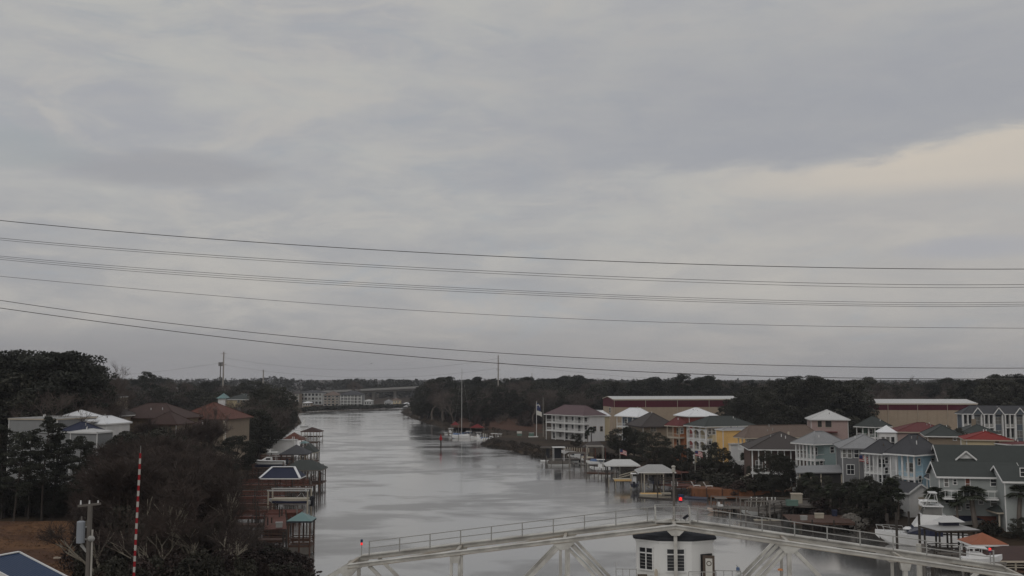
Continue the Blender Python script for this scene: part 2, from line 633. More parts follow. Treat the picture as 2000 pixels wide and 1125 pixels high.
# straw-brown lawn on the near left bank
mat('straw', (0.185, 0.098, 0.052), rough=0.95, var=0.6, scale=0.11, bump=0.08, bscale=9, var2=(0.085, 0.046, 0.03), spec=0.1)
lv, lf = [], []
A, B = np.linspace(0, 1, 40), np.linspace(0, 1, 34)
for j, b_ in enumerate(B):
    Y = 92 + b_ * 74
    for i, a_ in enumerate(A):
        px = -220 + a_ * (400 + 20 * math.sin(b_ * 9))
        x = XY(px, Y)
        e_ = min(1, 6 * min(a_, 1 - a_), 6 * b_, 8 * (1 - b_) + 0.1)
        lv.append((x, Y, 2.14 + e_ * (0.6 + 0.6 * math.sin(x * 0.17 + 1) * math.sin(Y * 0.12) + 0.16 * math.sin(x * 0.5 + Y * 0.3))))
nA = len(A)
for j in range(len(B) - 1):
    for i in range(nA - 1):
        k = j * nA + i
        lf.append((k, k + 1, k + nA + 1, k + nA))
lo = bpy.data.objects.new('lawn', np_mesh('lawn', lv, lf, 'straw', True))
COL.objects.link(lo)
tag(lo, 'straw-brown winter lawn beyond the blue roof', kind='structure')

# bank of bare reddish earth behind the small marina
mat('red_earth', (0.075, 0.04, 0.028), rough=0.95, var=0.4, scale=0.15, bump=0.1, bscale=4, spec=0.1)
lv, lf = [], []
for j in range(14):
    for i in range(26):
        px = 880 + i * 7.2
        Y = 455 + j * 6.0 + 0.25 * (1000 - px)
        h = math.sin(PI * min(1, max(0, j / 13)) * 0.5) * (1.0 + 0.5 * math.sin(i * 0.5)) * min(1, i / 4, (25 - i) / 4)
        lv.append((XY(px, Y), Y, 1.93 + 1.7 * h))
for j in range(13):
    for i in range(25):
        k = j * 26 + i
        lf.append((k, k + 1, k + 27, k + 26))
lo = bpy.data.objects.new('earth_bank', np_mesh('earth_bank', lv, lf, 'red_earth', True))
COL.objects.link(lo)
tag(lo, 'low bank of bare reddish earth behind the marina boats', kind='structure')
# ------------------------------------------------------------------ the swing bridge in front
BT = math.radians(5.2)
BE, BN = Vector((math.cos(BT), -math.sin(BT), 0)), Vector((math.sin(BT), math.cos(BT), 0))
_dep = 77.0
BC = Vector((XY(1319, _dep, 13.6), _dep, 0))
TF = 3.4                                     # the far truss stands this far behind the near one


def BP(s, t, z):
    p = BC + BE * s + BN * t
    return Vector((p.x, p.y, z))


def chord_z(s):
    return 14.02 - 3.25 * abs(s) / 24.6


BZ = 5.0
bridge = thing('swing_bridge', 'pale painted steel truss swing bridge with sloping top chords across the foreground', 'bridge', (BC.x, BC.y, BZ), -BT)
NODES = [-24.6, -16.4, -8.2, 0.0, 8.2, 16.4, 24.6]


def bb(name, m, fn):
    mb = MB()
    fn(mb)
    return mb.build(name, m, bridge, world=True)


up_ = (0, 0, 1)
for t in (0.0, TF):
    far = t > 0
    for sgn in (-1, 1):
        a, b = BP(sgn * 24.6, t, chord_z(24.6)), BP(0, t, chord_z(0))
        ch = bb('top_chord', 'bridge_paint', lambda m: m.bar(a, b, 0.38, 0.22))
        mb = MB()
        off = Vector((0, 0, 0.135))
        mb.bar(a + off, b + off, 0.56, 0.045)
        cp_ = mb.build('cover_plate', 'bridge_paint', ch)
        cp_.data.transform(Matrix.LocRotScale(bridge.location, bridge.rotation_euler, None).inverted())
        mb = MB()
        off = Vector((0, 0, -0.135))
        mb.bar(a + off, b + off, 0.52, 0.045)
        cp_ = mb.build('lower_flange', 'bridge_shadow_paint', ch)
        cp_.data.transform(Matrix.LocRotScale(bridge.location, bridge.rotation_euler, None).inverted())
        e0, e1 = BP(sgn * 24.6, t, chord_z(24.6)), BP(sgn * 33.5, t, BZ + 0.3)
        bb('end_post', 'bridge_paint', lambda m: m.bar(e0, e1, 0.40, 0.30))
    for s in NODES:
        zt = chord_z(s) - 0.13
        if abs(s) == 24.6:
            bb('end_vertical', 'bridge_paint', lambda m: m.bar(BP(s, t, BZ), BP(s, t, zt), 0.26, 0.26, BE))
            continue
        w = 0.20 if s == 0 else 0.16
        if s == 0:
            bb('centre_post', 'bridge_paint', lambda m: m.bar(BP(0, t, BZ), BP(0, t, zt), 0.25, 0.25, BE))
        elif s > 0 and not far:
            bb('vertical', 'bridge_paint', lambda m: m.bar(BP(s, t, BZ), BP(s, t, zt), 0.34, 0.3, BE))
        elif not far:
            for q in (-0.30, 0.30):
                bb('vertical', 'bridge_paint', lambda m: m.bar(BP(s + q, t, BZ), BP(s + q, t, zt), 0.22, 0.2, BE))
        else:
            bb('vertical', 'bridge_paint', lambda m: m.bar(BP(s, t, BZ), BP(s, t, zt), 0.2, 0.2, BE))
    for s in (-8.2, 8.2):
        for tgt in (-1, 1):
            e = s + tgt * 7.6
            zt = chord_z(s) - 0.15
            if tgt * s < 0:       # towards the middle: twin plates
                for q in (-0.2, 0.28):
                    bb('diagonal', 'bridge_paint', lambda m: m.bar(BP(s + 0.3 * tgt + q, t, zt - 0.25), BP(e + q, t, BZ), 0.22, 0.24, BN))
            else:
                bb('diagonal', 'bridge_paint', lambda m: m.bar(BP(s + 0.3 * tgt, t, zt - 0.25), BP(e, t, BZ), 0.27, 0.26, BN))
    for s in (-24.6, 24.6):
        e = s - math.copysign(8.0, s)
        bb('diagonal', 'bridge_paint', lambda m: m.bar(BP(s - math.copysign(1.6, s), t, chord_z(s) + 0.05), BP(e, t, BZ), 0.24, 0.24, BN))
    for s in NODES:
        zt = chord_z(s)
        hw = 0.8 if abs(s) in (8.2, 24.6) else (0.62 if s == 0 else 0.4)

        def gus(m):
            zz = zt - 0.2 - (0.5 if s else 0.42)
            for yy in (-0.215, 0.215):
                A = [BP(s - hw, t + yy, chord_z(s - hw) - 0.08), BP(s + hw, t + yy, chord_z(s + hw) - 0.08), BP(s + hw, t + yy, chord_z(s + hw) - 0.2), BP(s + 0.28, t + yy, zz), BP(s - 0.28, t + yy, zz), BP(s - hw, t + yy, chord_z(s - hw) - 0.2)]
                Bq = [p + BN * 0.02 for p in A]
                n = 6
                m.quads(A + Bq, [tuple(range(n)), tuple(range(n, 2 * n))[::-1]] + [(i, n + i, n + (i + 1) % n, (i + 1) % n) for i in range(n)])
        bb('gusset_plate', 'bridge_paint', gus)
    bb('bottom_chord', 'bridge_paint', lambda m: m.bar(BP(-33.8, t, BZ), BP(33.8, t, BZ), 0.4, 0.5))
# lateral bracing between the two top chords
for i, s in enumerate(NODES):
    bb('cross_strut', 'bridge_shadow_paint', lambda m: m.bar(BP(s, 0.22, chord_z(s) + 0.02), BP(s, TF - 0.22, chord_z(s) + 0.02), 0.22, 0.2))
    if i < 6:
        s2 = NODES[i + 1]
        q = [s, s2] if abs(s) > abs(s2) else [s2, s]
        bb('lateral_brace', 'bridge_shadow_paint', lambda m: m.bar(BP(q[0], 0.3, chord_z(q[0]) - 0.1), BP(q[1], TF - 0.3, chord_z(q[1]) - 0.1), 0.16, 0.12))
bb('roadway', 'road_concrete', lambda m: m.bar(BP(-34, TF / 2, BZ - 0.2), BP(34, TF / 2, BZ - 0.2), TF - 0.6, 0.2))
# walkway with railing on the far top chord
for sgn in (-1, 1):
    a, b = BP(sgn * 24.4, TF, chord_z(24.4) + 0.22), BP(sgn * 1.5, TF, chord_z(1.5) + 0.22)
    wk = bb('walkway', 'bridge_paint', lambda m: m.bar(a, b, 0.75, 0.08))
    rail = []
    for k in range(10):
        s = sgn * (23.7 - k * 2.42)
        p0 = BP(s, TF - 0.34, chord_z(s) + 0.2)
        bb('railing_post', 'rail_galv', lambda m: m.bar(p0, p0 + Vector((0, 0, 1.06)), 0.085, 0.085, BE))
    a0, b0 = BP(sgn * 23.75, TF - 0.34, chord_z(23.75) + 0.2), BP(sgn * 1.45, TF - 0.34, chord_z(1.45) + 0.2)
    for h in (0.55, 1.06):
        bb('handrail', 'rail_galv', lambda m: m.bar(a0 + Vector((0, 0, h)), b0 + Vector((0, 0, h)), 0.075, 0.06))
bb('centre_platform', 'bridge_paint', lambda m: m.bar(BP(-1.35, TF - 0.1, 14.0), BP(1.35, TF - 0.1, 14.0), 1.2, 0.12))
for s in (-1.3, 0.1, 1.3):
    for t in (TF - 0.65, TF + 0.45):
        bb('platform_post', 'bridge_paint', lambda m: m.bar(BP(s, t, 13.5), BP(s, t, 15.15), 0.07, 0.07, BE))
for t in (TF - 0.65, TF + 0.45):
    for h in (14.55, 15.15):
        bb('platform_rail', 'rail_galv', lambda m: m.bar(BP(-1.3, t, h), BP(1.3, t, h), 0.06, 0.05))
for s in (-1.32, 1.32):
    bb('platform_panel', 'bridge_paint', lambda m: m.bar(BP(s, TF - 0.1, 14.1), BP(s, TF - 0.1, 15.0), 1.0, 0.05, BE))

mast = thing('lamp_mast', 'tall thin grey lamp mast rising from the middle of the truss bridge', 'lamp mast', BP(0.12, TF - 0.35, 14.06))
MB().tube((0, 0, 0), (0, 0, 3.75), 0.10, 0.075, 8).build('pole', 'pole_weathered', mast)
MB().tube((0, 0, 3.7), (0, 0, 4.05), 0.16, 0.12, 10).ball((0, 0, 4.1), (0.17, 0.17, 0.1)).build('lamp_head', 'pile_pale', mast)
MB().b2((-0.14, -0.14, 0), (0.14, 0.14, 0.05)).build('base_plate', 'pole_weathered', mast)


def red_signal(loc, h, label, r, blue):
    r *= 0.7
    o = thing('signal_light', label, 'signal light', loc, -BT, 'red navigation lights on the truss bridge')
    MB().tube((0, 0, 0), (0, 0, h), 0.035, 0.035, 6).build('post', 'rail_galv', o)
    MB().tube((0, 0, h), (0, 0, h + r * 1.5), r, r * 0.9, 12).ball((0, 0, h + r * 1.5), (r * 0.9, r * 0.9, r * 0.5)).build('red_lens', 'lamp_red', o)
    if blue:
        MB().tube((0, 0, h + r * 2.1), (0, 0, h + r * 4.6), r * 1.05, r * 1.05, 12).build('blue_housing', 'signal_blue', o)
    else:
        MB().tube((0, 0, h - 0.12), (0, 0, h), r * 1.1, r * 1.1, 10).build('collar', 'signal_blue', o)
    return o


red_signal(BP(-24.35, TF - 0.2, chord_z(24.35) + 0.2), 0.85, 'red signal light with dark blue housing at the left end of the truss bridge', 0.13, True)
sg = red_signal(BP(0.62, TF - 0.5, 14.06), 1.55, 'glowing red signal light beside the mast at the bridge centre', 0.18, False)
MB().b2((-0.16, 0.02, 1.78), (0.24, 0.22, 2.0)).build('dark_hood', 'signal_blue', sg)
red_signal(BP(23.5, TF - 0.2, chord_z(23.5) + 0.2), 1.0, 'red signal light at the right end of the bridge railing', 0.15, False)

fl = thing('device', 'small dark floodlight sitting on the centre platform of the bridge', 'device', BP(0.98, TF - 0.6, 14.06), -BT)  # unidentified dark object, only modelled in the shape of a flood lamp
MB().tube((0, 0, 0), (0, 0, 0.22), 0.03, 0.03, 6).build('bracket', 'rail_galv', fl)
MB().bar((-0.16, -0.02, 0.20), (0.18, -0.12, 0.46), 0.24, 0.2).build('housing', 'canvas_black', fl)

# bridge tender's cabin
cab = thing('bridge_cabin', 'white eight-sided control cabin with black roof in the middle of the bridge', 'cabin', BP(0.02, 0.35, 9.72), -BT)
HW, FW, DP, SD = 2.86, 1.18, 2.7, 0.95
octo = [(-FW, 0), (FW, 0), (HW, SD), (HW, DP - SD), (FW, DP), (-FW, DP), (-HW, DP - SD), (-HW, SD)]
MB().prism(octo, 0, 3.25).build('wall', 'cabin_white', cab)
rk = lambda k: [(x * k, DP / 2 + (y - DP / 2) * k) for x, y in octo]
mb = MB()
rings = [(1.07, 3.22), (1.09, 3.34), (1.04, 3.58), (0.86, 3.76), (0.55, 3.96), (0.2, 4.06)]
for k, z in rings:
    mb.v += [(x, y, z) for x, y in rk(k)]
for j in range(len(rings) - 1):
    for i in range(8):
        mb.f.append((j * 8 + i, j * 8 + (i + 1) % 8, (j + 1) * 8 + (i + 1) % 8, (j + 1) * 8 + i))
mb.f += [tuple(range(8))[::-1], tuple(range(40, 48))]
mb.build('roof', 'roof_black', cab)
MB().prism(rk(1.03), 3.06, 3.2).build('eaves_band', 'cabin_white', cab)
MB().prism(rk(1.012), 0.85, 0.93).build('sill_band', 'cabin_white', cab)
MB().prism([(x * 1.3, DP / 2 + (y - DP / 2) * 1.3) for x, y in octo], -0.22, 0).build('floor', 'bridge_paint', cab)


def sash(parent, p, q, z0, z1, nrm, rows=5):
    """a two-leaf window between wall points p and q, hung just proud of the wall"""
    p, q = Vector((*p, 0)), Vector((*q, 0))
    d = (q - p).normalized()
    n = Vector((*nrm, 0)).normalized()
    L = (q - p).length
    m = MB()
    o = n * 0.03

    def bx(a0, a1, zz0, zz1, th):
        c_ = p + d * ((a0 + a1) / 2) + o
        m.box((c_.x, c_.y, (zz0 + zz1) / 2), (abs(a1 - a0), th, zz1 - zz0), math.atan2(d.y, d.x))
    for a0, a1 in ((-0.07, 0), (L / 2 - 0.04, L / 2 + 0.04), (L, L + 0.07)):
        bx(a0, a1, z0 - 0.07, z1 + 0.07, 0.1)
    bx(-0.1, L + 0.1, z1, z1 + 0.08, 0.13)
    bx(-0.1, L + 0.1, z0 - 0.1, z0, 0.16)
    bx(0, L, z0 + (z1 - z0) * 0.73, z0 + (z1 - z0) * 0.73 + 0.09, 0.1)
    f = m.build('window', 'trim_white', parent)
    m = MB()
    for r_ in range(1, rows):
        zz = z0 + (z1 - z0) * 0.73 * r_ / rows
        bx(0.01, L - 0.01, zz, zz + 0.025, 0.07)
    m.build('glazing_bar', 'rail_galv', f)
    for a0, a1 in ((0.0, L / 2 - 0.04), (L / 2 + 0.04, L)):
        m = MB()
        m_ = p + d * ((a0 + a1) / 2) + n * 0.012
        m.box((m_.x, m_.y, (z0 + z1) / 2), (a1 - a0, 0.03, z1 - z0), math.atan2(d.y, d.x))
        m.build('pane', 'glass_dark', f)
    return f


dl = Vector((-HW + FW, SD))
pl = lambda u: (-FW + dl.x * u, dl.y * u)
sash(cab, pl(0.84), pl(0.30), 1.05, 2.62, (-SD, -(HW - FW)))
sash(cab, (-0.62, 0), (0.62, 0), 1.05, 2.62, (0, -1))
pr = lambda u: (FW + (HW - FW) * u, SD * u)
dn = Vector((SD, -(HW - FW), 0)).normalized()
da = math.atan2(SD, HW - FW)
mb = MB()
c0 = pr(0.66)
mb.box((c0[0] + dn.x * 0.02, c0[1] + dn.y * 0.02, 1.12), (1.0, 0.06, 2.2), da)
mb.build('doorway', 'opening_dark', cab)
do = mb = MB()
mb.box((2.42, 0.06, 1.12), (0.86, 0.05, 2.15), -0.12)
do = mb.build('door', 'rust_dark', cab)
mb = MB()
mb.box((2.43, 0.012, 1.2), (0.5, 0.03, 1.55), -0.12)
po = mb.build('notice_board', 'flag_white', do)
mb = MB()
ringv = []
for i in range(16):
    a = 2 * PI * i / 16
    for r_ in (0.13, 0.19):
        mb.v.append((2.43 + r_ * math.cos(a), -0.008 + 0.0 * a - (r_ * math.cos(a)) * 0.12, 1.62 + r_ * math.sin(a)))
for i in range(16):
    j = (i + 1) % 16
    mb.f.append((2 * i, 2 * i + 1, 2 * j + 1, 2 * j))
mb.build('round_emblem', 'rust_dark', do)
# gallery railings either side of the cabin
for sgn, x1 in ((-1, -4.4), (1, 4.75)):
    r_ = MB()
    for k in range(4):
        x = sgn * 2.9 + (x1 - sgn * 2.9) * k / 3
        r_.bar((x, 0.2, -0.1), (x, 0.2, 1.08), 0.05)
    for h in (0.55, 1.08):
        r_.bar((sgn * 2.86, 0.2, h), (x1, 0.2, h), 0.05)
        r_.bar((x1, 0.2, h), (x1, 2.6, h), 0.05)
    r_.build('gallery_rail', 'rail_galv', cab)
    MB().b2((min(sgn * 2.8, x1), 0.1, -0.18), (max(sgn * 2.8, x1), 2.8, -0.08)).build('gallery_floor', 'bridge_paint', cab)
r_ = MB()
for x in (0.9, 1.9, 2.9):
    r_.bar((x, -0.55, -0.1), (x, -0.55, 1.1), 0.05)
r_.bar((0.9, -0.55, 1.1), (2.9, -0.55, 1.1), 0.05)
r_.build('gallery_rail', 'rail_galv', cab)
MB().b2((-1.2, -0.6, -0.2), (3.0, 0.1, -0.12)).build('gallery_floor', 'bridge_paint', cab)

ub = thing('utility_box', 'grey utility box on the cabin gallery under the left window', 'utility box', BP(-2.25, 0.05, 9.55), -BT)
MB().b2((-0.55, -0.25, 0), (0.15, 0.25, 0.95)).build('case', 'rust_dark', ub)
MB().b2((0.15, -0.22, 0), (0.85, 0.22, 0.85)).build('pale_case', 'trim_tan', ub)
ss = thing('sign_paddle', 'brown rounded paddle sign on a short post before the cabin', 'sign', BP(-1.45, -0.05, 9.55), -BT)
MB().tube((0, 0, 0), (0, 0, 0.8), 0.03, 0.03, 6).build('post', 'rust_dark', ss)
MB().ball((0, 0, 1.1), (0.13, 0.04, 0.32), 10, 8).build('board', 'trim_tan', ss)
sp_ = thing('loudspeaker', 'pale loudspeaker with a blue cap on the gallery right of the cabin', 'loudspeaker', BP(4.6, 0.75, 9.6), -BT)
MB().tube((0, 0, 0), (0, 0, 1.0), 0.06, 0.05, 8).build('post', 'trim_white', sp_)
MB().tube((-0.22, 0, 0.9), (0.22, 0, 1.1), 0.08, 0.18, 10).tube((0.1, 0, 0.95), (0.3, -0.1, 0.85), 0.05, 0.1, 8).build('horn', 'trim_white', sp_)
MB().tube((0, 0, 1.2), (0, 0, 1.42), 0.14, 0.12, 10).build('cap', 'canvas_blue', sp_)
ol = thing('amber_lamp', 'small amber navigation lamp on a bracket under the right diagonal', 'lamp', BP(7.55, 0.0, 11.0), -BT)
MB().tube((0, 0, -0.85), (0, 0, 0), 0.035, 0.035, 6).build('bracket', 'rail_galv', ol)
MB().tube((0, 0, 0), (0, 0, 0.1), 0.2, 0.17, 12).build('lamp', 'lamp_amber', ol)

# causeway of the road left of the bridge, out of sight below the frame, that carries the gate
rd = MB()
rd.bar(BP(-34.5, TF / 2, 4.6), BP(-130, TF / 2, 4.6), 9, 1.0)
tag(rd.build('road', 'asphalt'), 'narrow road embankment leading onto the bridge', kind='structure')
gp = D(261, 1125, 79.0)
gate = thing('barrier_arm', 'red and white striped barrier arm raised upright among bare trees', 'barrier', (gp.x - 0.1, 79.0, 5.1))
top_z = D(265, 885, 79.0).z - 5.1
MB().b2((-0.35, -0.35, 0), (0.35, 0.35, 1.3)).build('gear_box', 'rail_galv', gate)
nst = 32
for k in range(nst):
    z0, z1 = 1.2 + (top_z - 1.2) * k / nst, 1.2 + (top_z - 1.2) * (k + 1) / nst
    lean = 0.32 / top_z
    MB().bar((lean * z0, 0, z0), (lean * z1, 0, z1), 0.165 if k < nst - 2 else 0.14, 0.06, (0, 1, 0)).build('stripe_red' if k % 2 else 'stripe_white', 'stripe_red' if k % 2 else 'stripe_white', gate)
MB().tube((0.32, 0, top_z), (0.33, 0, top_z + 0.55), 0.02, 0.02, 5).build('tip_rod', 'rail_galv', gate)

# wooden utility pole with its transformer
up0 = D(173, 1125, 60)
ut = thing('utility_pole', 'weathered utility pole with a grey transformer beside the straw lawn', 'utility pole', (up0.x, 60, gz(up0.x, 60)))
ptz = D(172, 987, 60).z - ut.location.z
MB().tube((0, 0, -0.2), (-0.05, 0, ptz), 0.19, 0.135, 10).build('pole', 'pole_weathered', ut)
MB().bar((-0.75, 0, ptz - 0.05), (0.55, 0, ptz + 0.1), 0.12, 0.12).build('crossarm', 'pole_weathered', ut)
for q in (-0.6, -0.1, 0.4):
    MB().tube((q, 0, ptz + 0.05), (q, 0, ptz + 0.28), 0.05, 0.035, 6).build('insulator', 'trim_white', ut)
tz0 = D(156, 1060, 60).z - ut.location.z
MB().tube((-0.52, -0.05, tz0), (-0.52, -0.05, tz0 + 1.18), 0.235, 0.235, 14).ball((-0.52, -0.05, tz0 + 1.18), (0.235, 0.235, 0.08), 14, 6).build('transformer', 'transformer_grey', ut)
MB().tube((-0.50, -0.05, tz0 + 1.2), (-0.50, -0.05, tz0 + 1.5), 0.05, 0.04, 6).build('bushing', 'pile_grey', ut)
MB().bar((-0.45, 0, tz0 + 0.2), (0, 0, tz0 + 0.2), 0.08).bar((-0.45, 0, tz0 + 0.9), (0, 0, tz0 + 0.9), 0.08).bar((-0.5, -0.02, tz0 - 0.1), (-0.15, -0.02, tz0 - 0.5), 0.12).build('bracket', 'rail_galv', ut)
MB().tube((0.2, -0.1, -0.2), (0.17, -0.1, tz0 + 0.75), 0.055, 0.055, 8).build('conduit', 'pile_pale', ut)
MB().ball((0.12, -0.12, tz0 + 0.25), (0.22, 0.16, 0.18)).build('meter_box', 'rail_galv', ut)

# ------------------------------------------------------------------ overhead wires
PXK = [0, 500, 1000, 1500, 2000]
WIRES = [([430.5, 473, 502, 520, 525.5], 0.041, 'topmost single dark power line crossing the whole sky'),
         ([465, 504, 531.5, 550.5, 555.5], 0.026, 'upper wire of the second bundle of power lines'),
         ([468.5, 508, 536, 556, 561], 0.022, 'lower wire of the second bundle of power lines'),
         ([500, 539, 567, 586, 590], 0.022, 'upper wire of the triple bundle in the middle of the sky'),
         ([503, 543, 570.5, 590, 594], 0.020, 'middle wire of the triple bundle in the middle of the sky'),
         ([506.5, 547, 574.5, 593.5, 597.5], 0.022, 'lower wire of the triple bundle in the middle of the sky'),
         ([539.5, 584, 617, 635, 641], 0.022, 'faint single power line below the triple bundle'),
         ([586.5, 650, 691, 713, 719], 0.034, 'second lowest thick power line above the treetops'),
         ([601.5, 666, 711.5, 735, 740], 0.038, 'lowest thick power line running just above the treetops')]


def wire(name, pts, r, m, label, cat='power line', group=None, n=4):
    mb = MB()
    for a, b in zip(pts[:-1], pts[1:]):
        mb.tube(a, b, r, r, n, False)
    o = mb.build(name, m)
    o.data.transform(Matrix.Translation(-pts[0]))
    o.location = pts[0]
    return tag(o, label, cat, group)


for ys_, dia, lab in WIRES:
    cf = np.polyfit(np.array(PXK) / 1000, ys_, 4)
    cf2 = np.polyfit(np.array(PXK) / 1000, ys_, 2)
    pts = []
    for x in np.linspace(-0.5, 2.5, 61):
        y = np.polyval(cf if 0 <= x <= 2 else cf2, x)
        if not 0 <= x <= 2:
            e = 0.0 if x < 0 else 2.0
            y += np.polyval(cf, e) - np.polyval(cf2, e)
        pts.append(D(x * 1000, y, 60))
    wire('power_line', pts, dia / 2, 'wire', lab, group='power lines across the sky')

# tall poles of the far power line and their faint wires


def tall_pole(px, ytop, ybase, Y, r, label, arms=()):
    b_, t2 = D(px, ybase, Y), D(px, ytop, Y)
    o = thing('transmission_pole', label, 'transmission pole', (b_.x, Y, 1.5))
    H = t2.z - 1.5
    MB().tube((0, 0, 0), (0, 0, H), r, r * 0.62, 8).build('pole', 'pole_concrete', o)
    for f in arms:
        MB().tube((-r * 3, 0, H * f), (r * 3, 0, H * f), 0.12, 0.12, 6).build('arm', 'pole_concrete', o)
    return o


tall_pole(435, 687, 775, 620, 0.62, 'tall pale transmission pole left of the river above the treetops', (0.97, 0.8))
tall_pole(973, 694, 806, 640, 0.52, 'tall slim transmission pole standing in the wood right of the river', (0.76,))
tall_pole(513.5, 722, 770, 1050, 0.9, 'shorter far pole left of the river bend', (0.95,))
tall_pole(1039, 729, 745, 900, 0.4, 'thin far pole poking out above the right wood')
ct = thing('cell_tower', 'dark cell tower with a ring of antennas beside the tall left pole', 'cell tower', (XY(428.5, 700), 700, 1.5))
H = D(428.5, 708, 700).z - 1.5
MB().tube((0, 0, 0), (0, 0, H), 0.5, 0.32, 8).build('pole', 'pole_weathered', ct)
for f in (0.985, 0.95):
    m = MB()
    for k in range(6):
        a = k * PI / 3
        m.box((1.2 * math.cos(a), 1.2 * math.sin(a), H * f), (0.35, 0.35, 1.5), a)
    m.build('antenna', 'pole_weathered', ct)
for (x0, y0, x1, y1, sag, Y0, Y1, lab) in [(435, 698, 973, 700, 24, 620, 640, 'upper faint far wire sagging between the two tall poles'), (435, 712, 973, 719, 22, 620, 640, 'lower faint far wire sagging between the two tall poles'),
                                           (973, 708, 1400, 745, 6, 640, 640, 'faint far wire running right from the tall pole in the wood'), (-60, 735, 435, 708, 14, 620, 620, 'faint far wire running left from the tall left pole')]:
    pts = []
    for i in range(25):
        u = i / 24
        pts.append(D(x0 + (x1 - x0) * u, y0 + (y1 - y0) * u + sag * 4 * u * (1 - u), Y0 + (Y1 - Y0) * u))
    wire('power_line', pts, 0.045, 'wire_pale', lab)
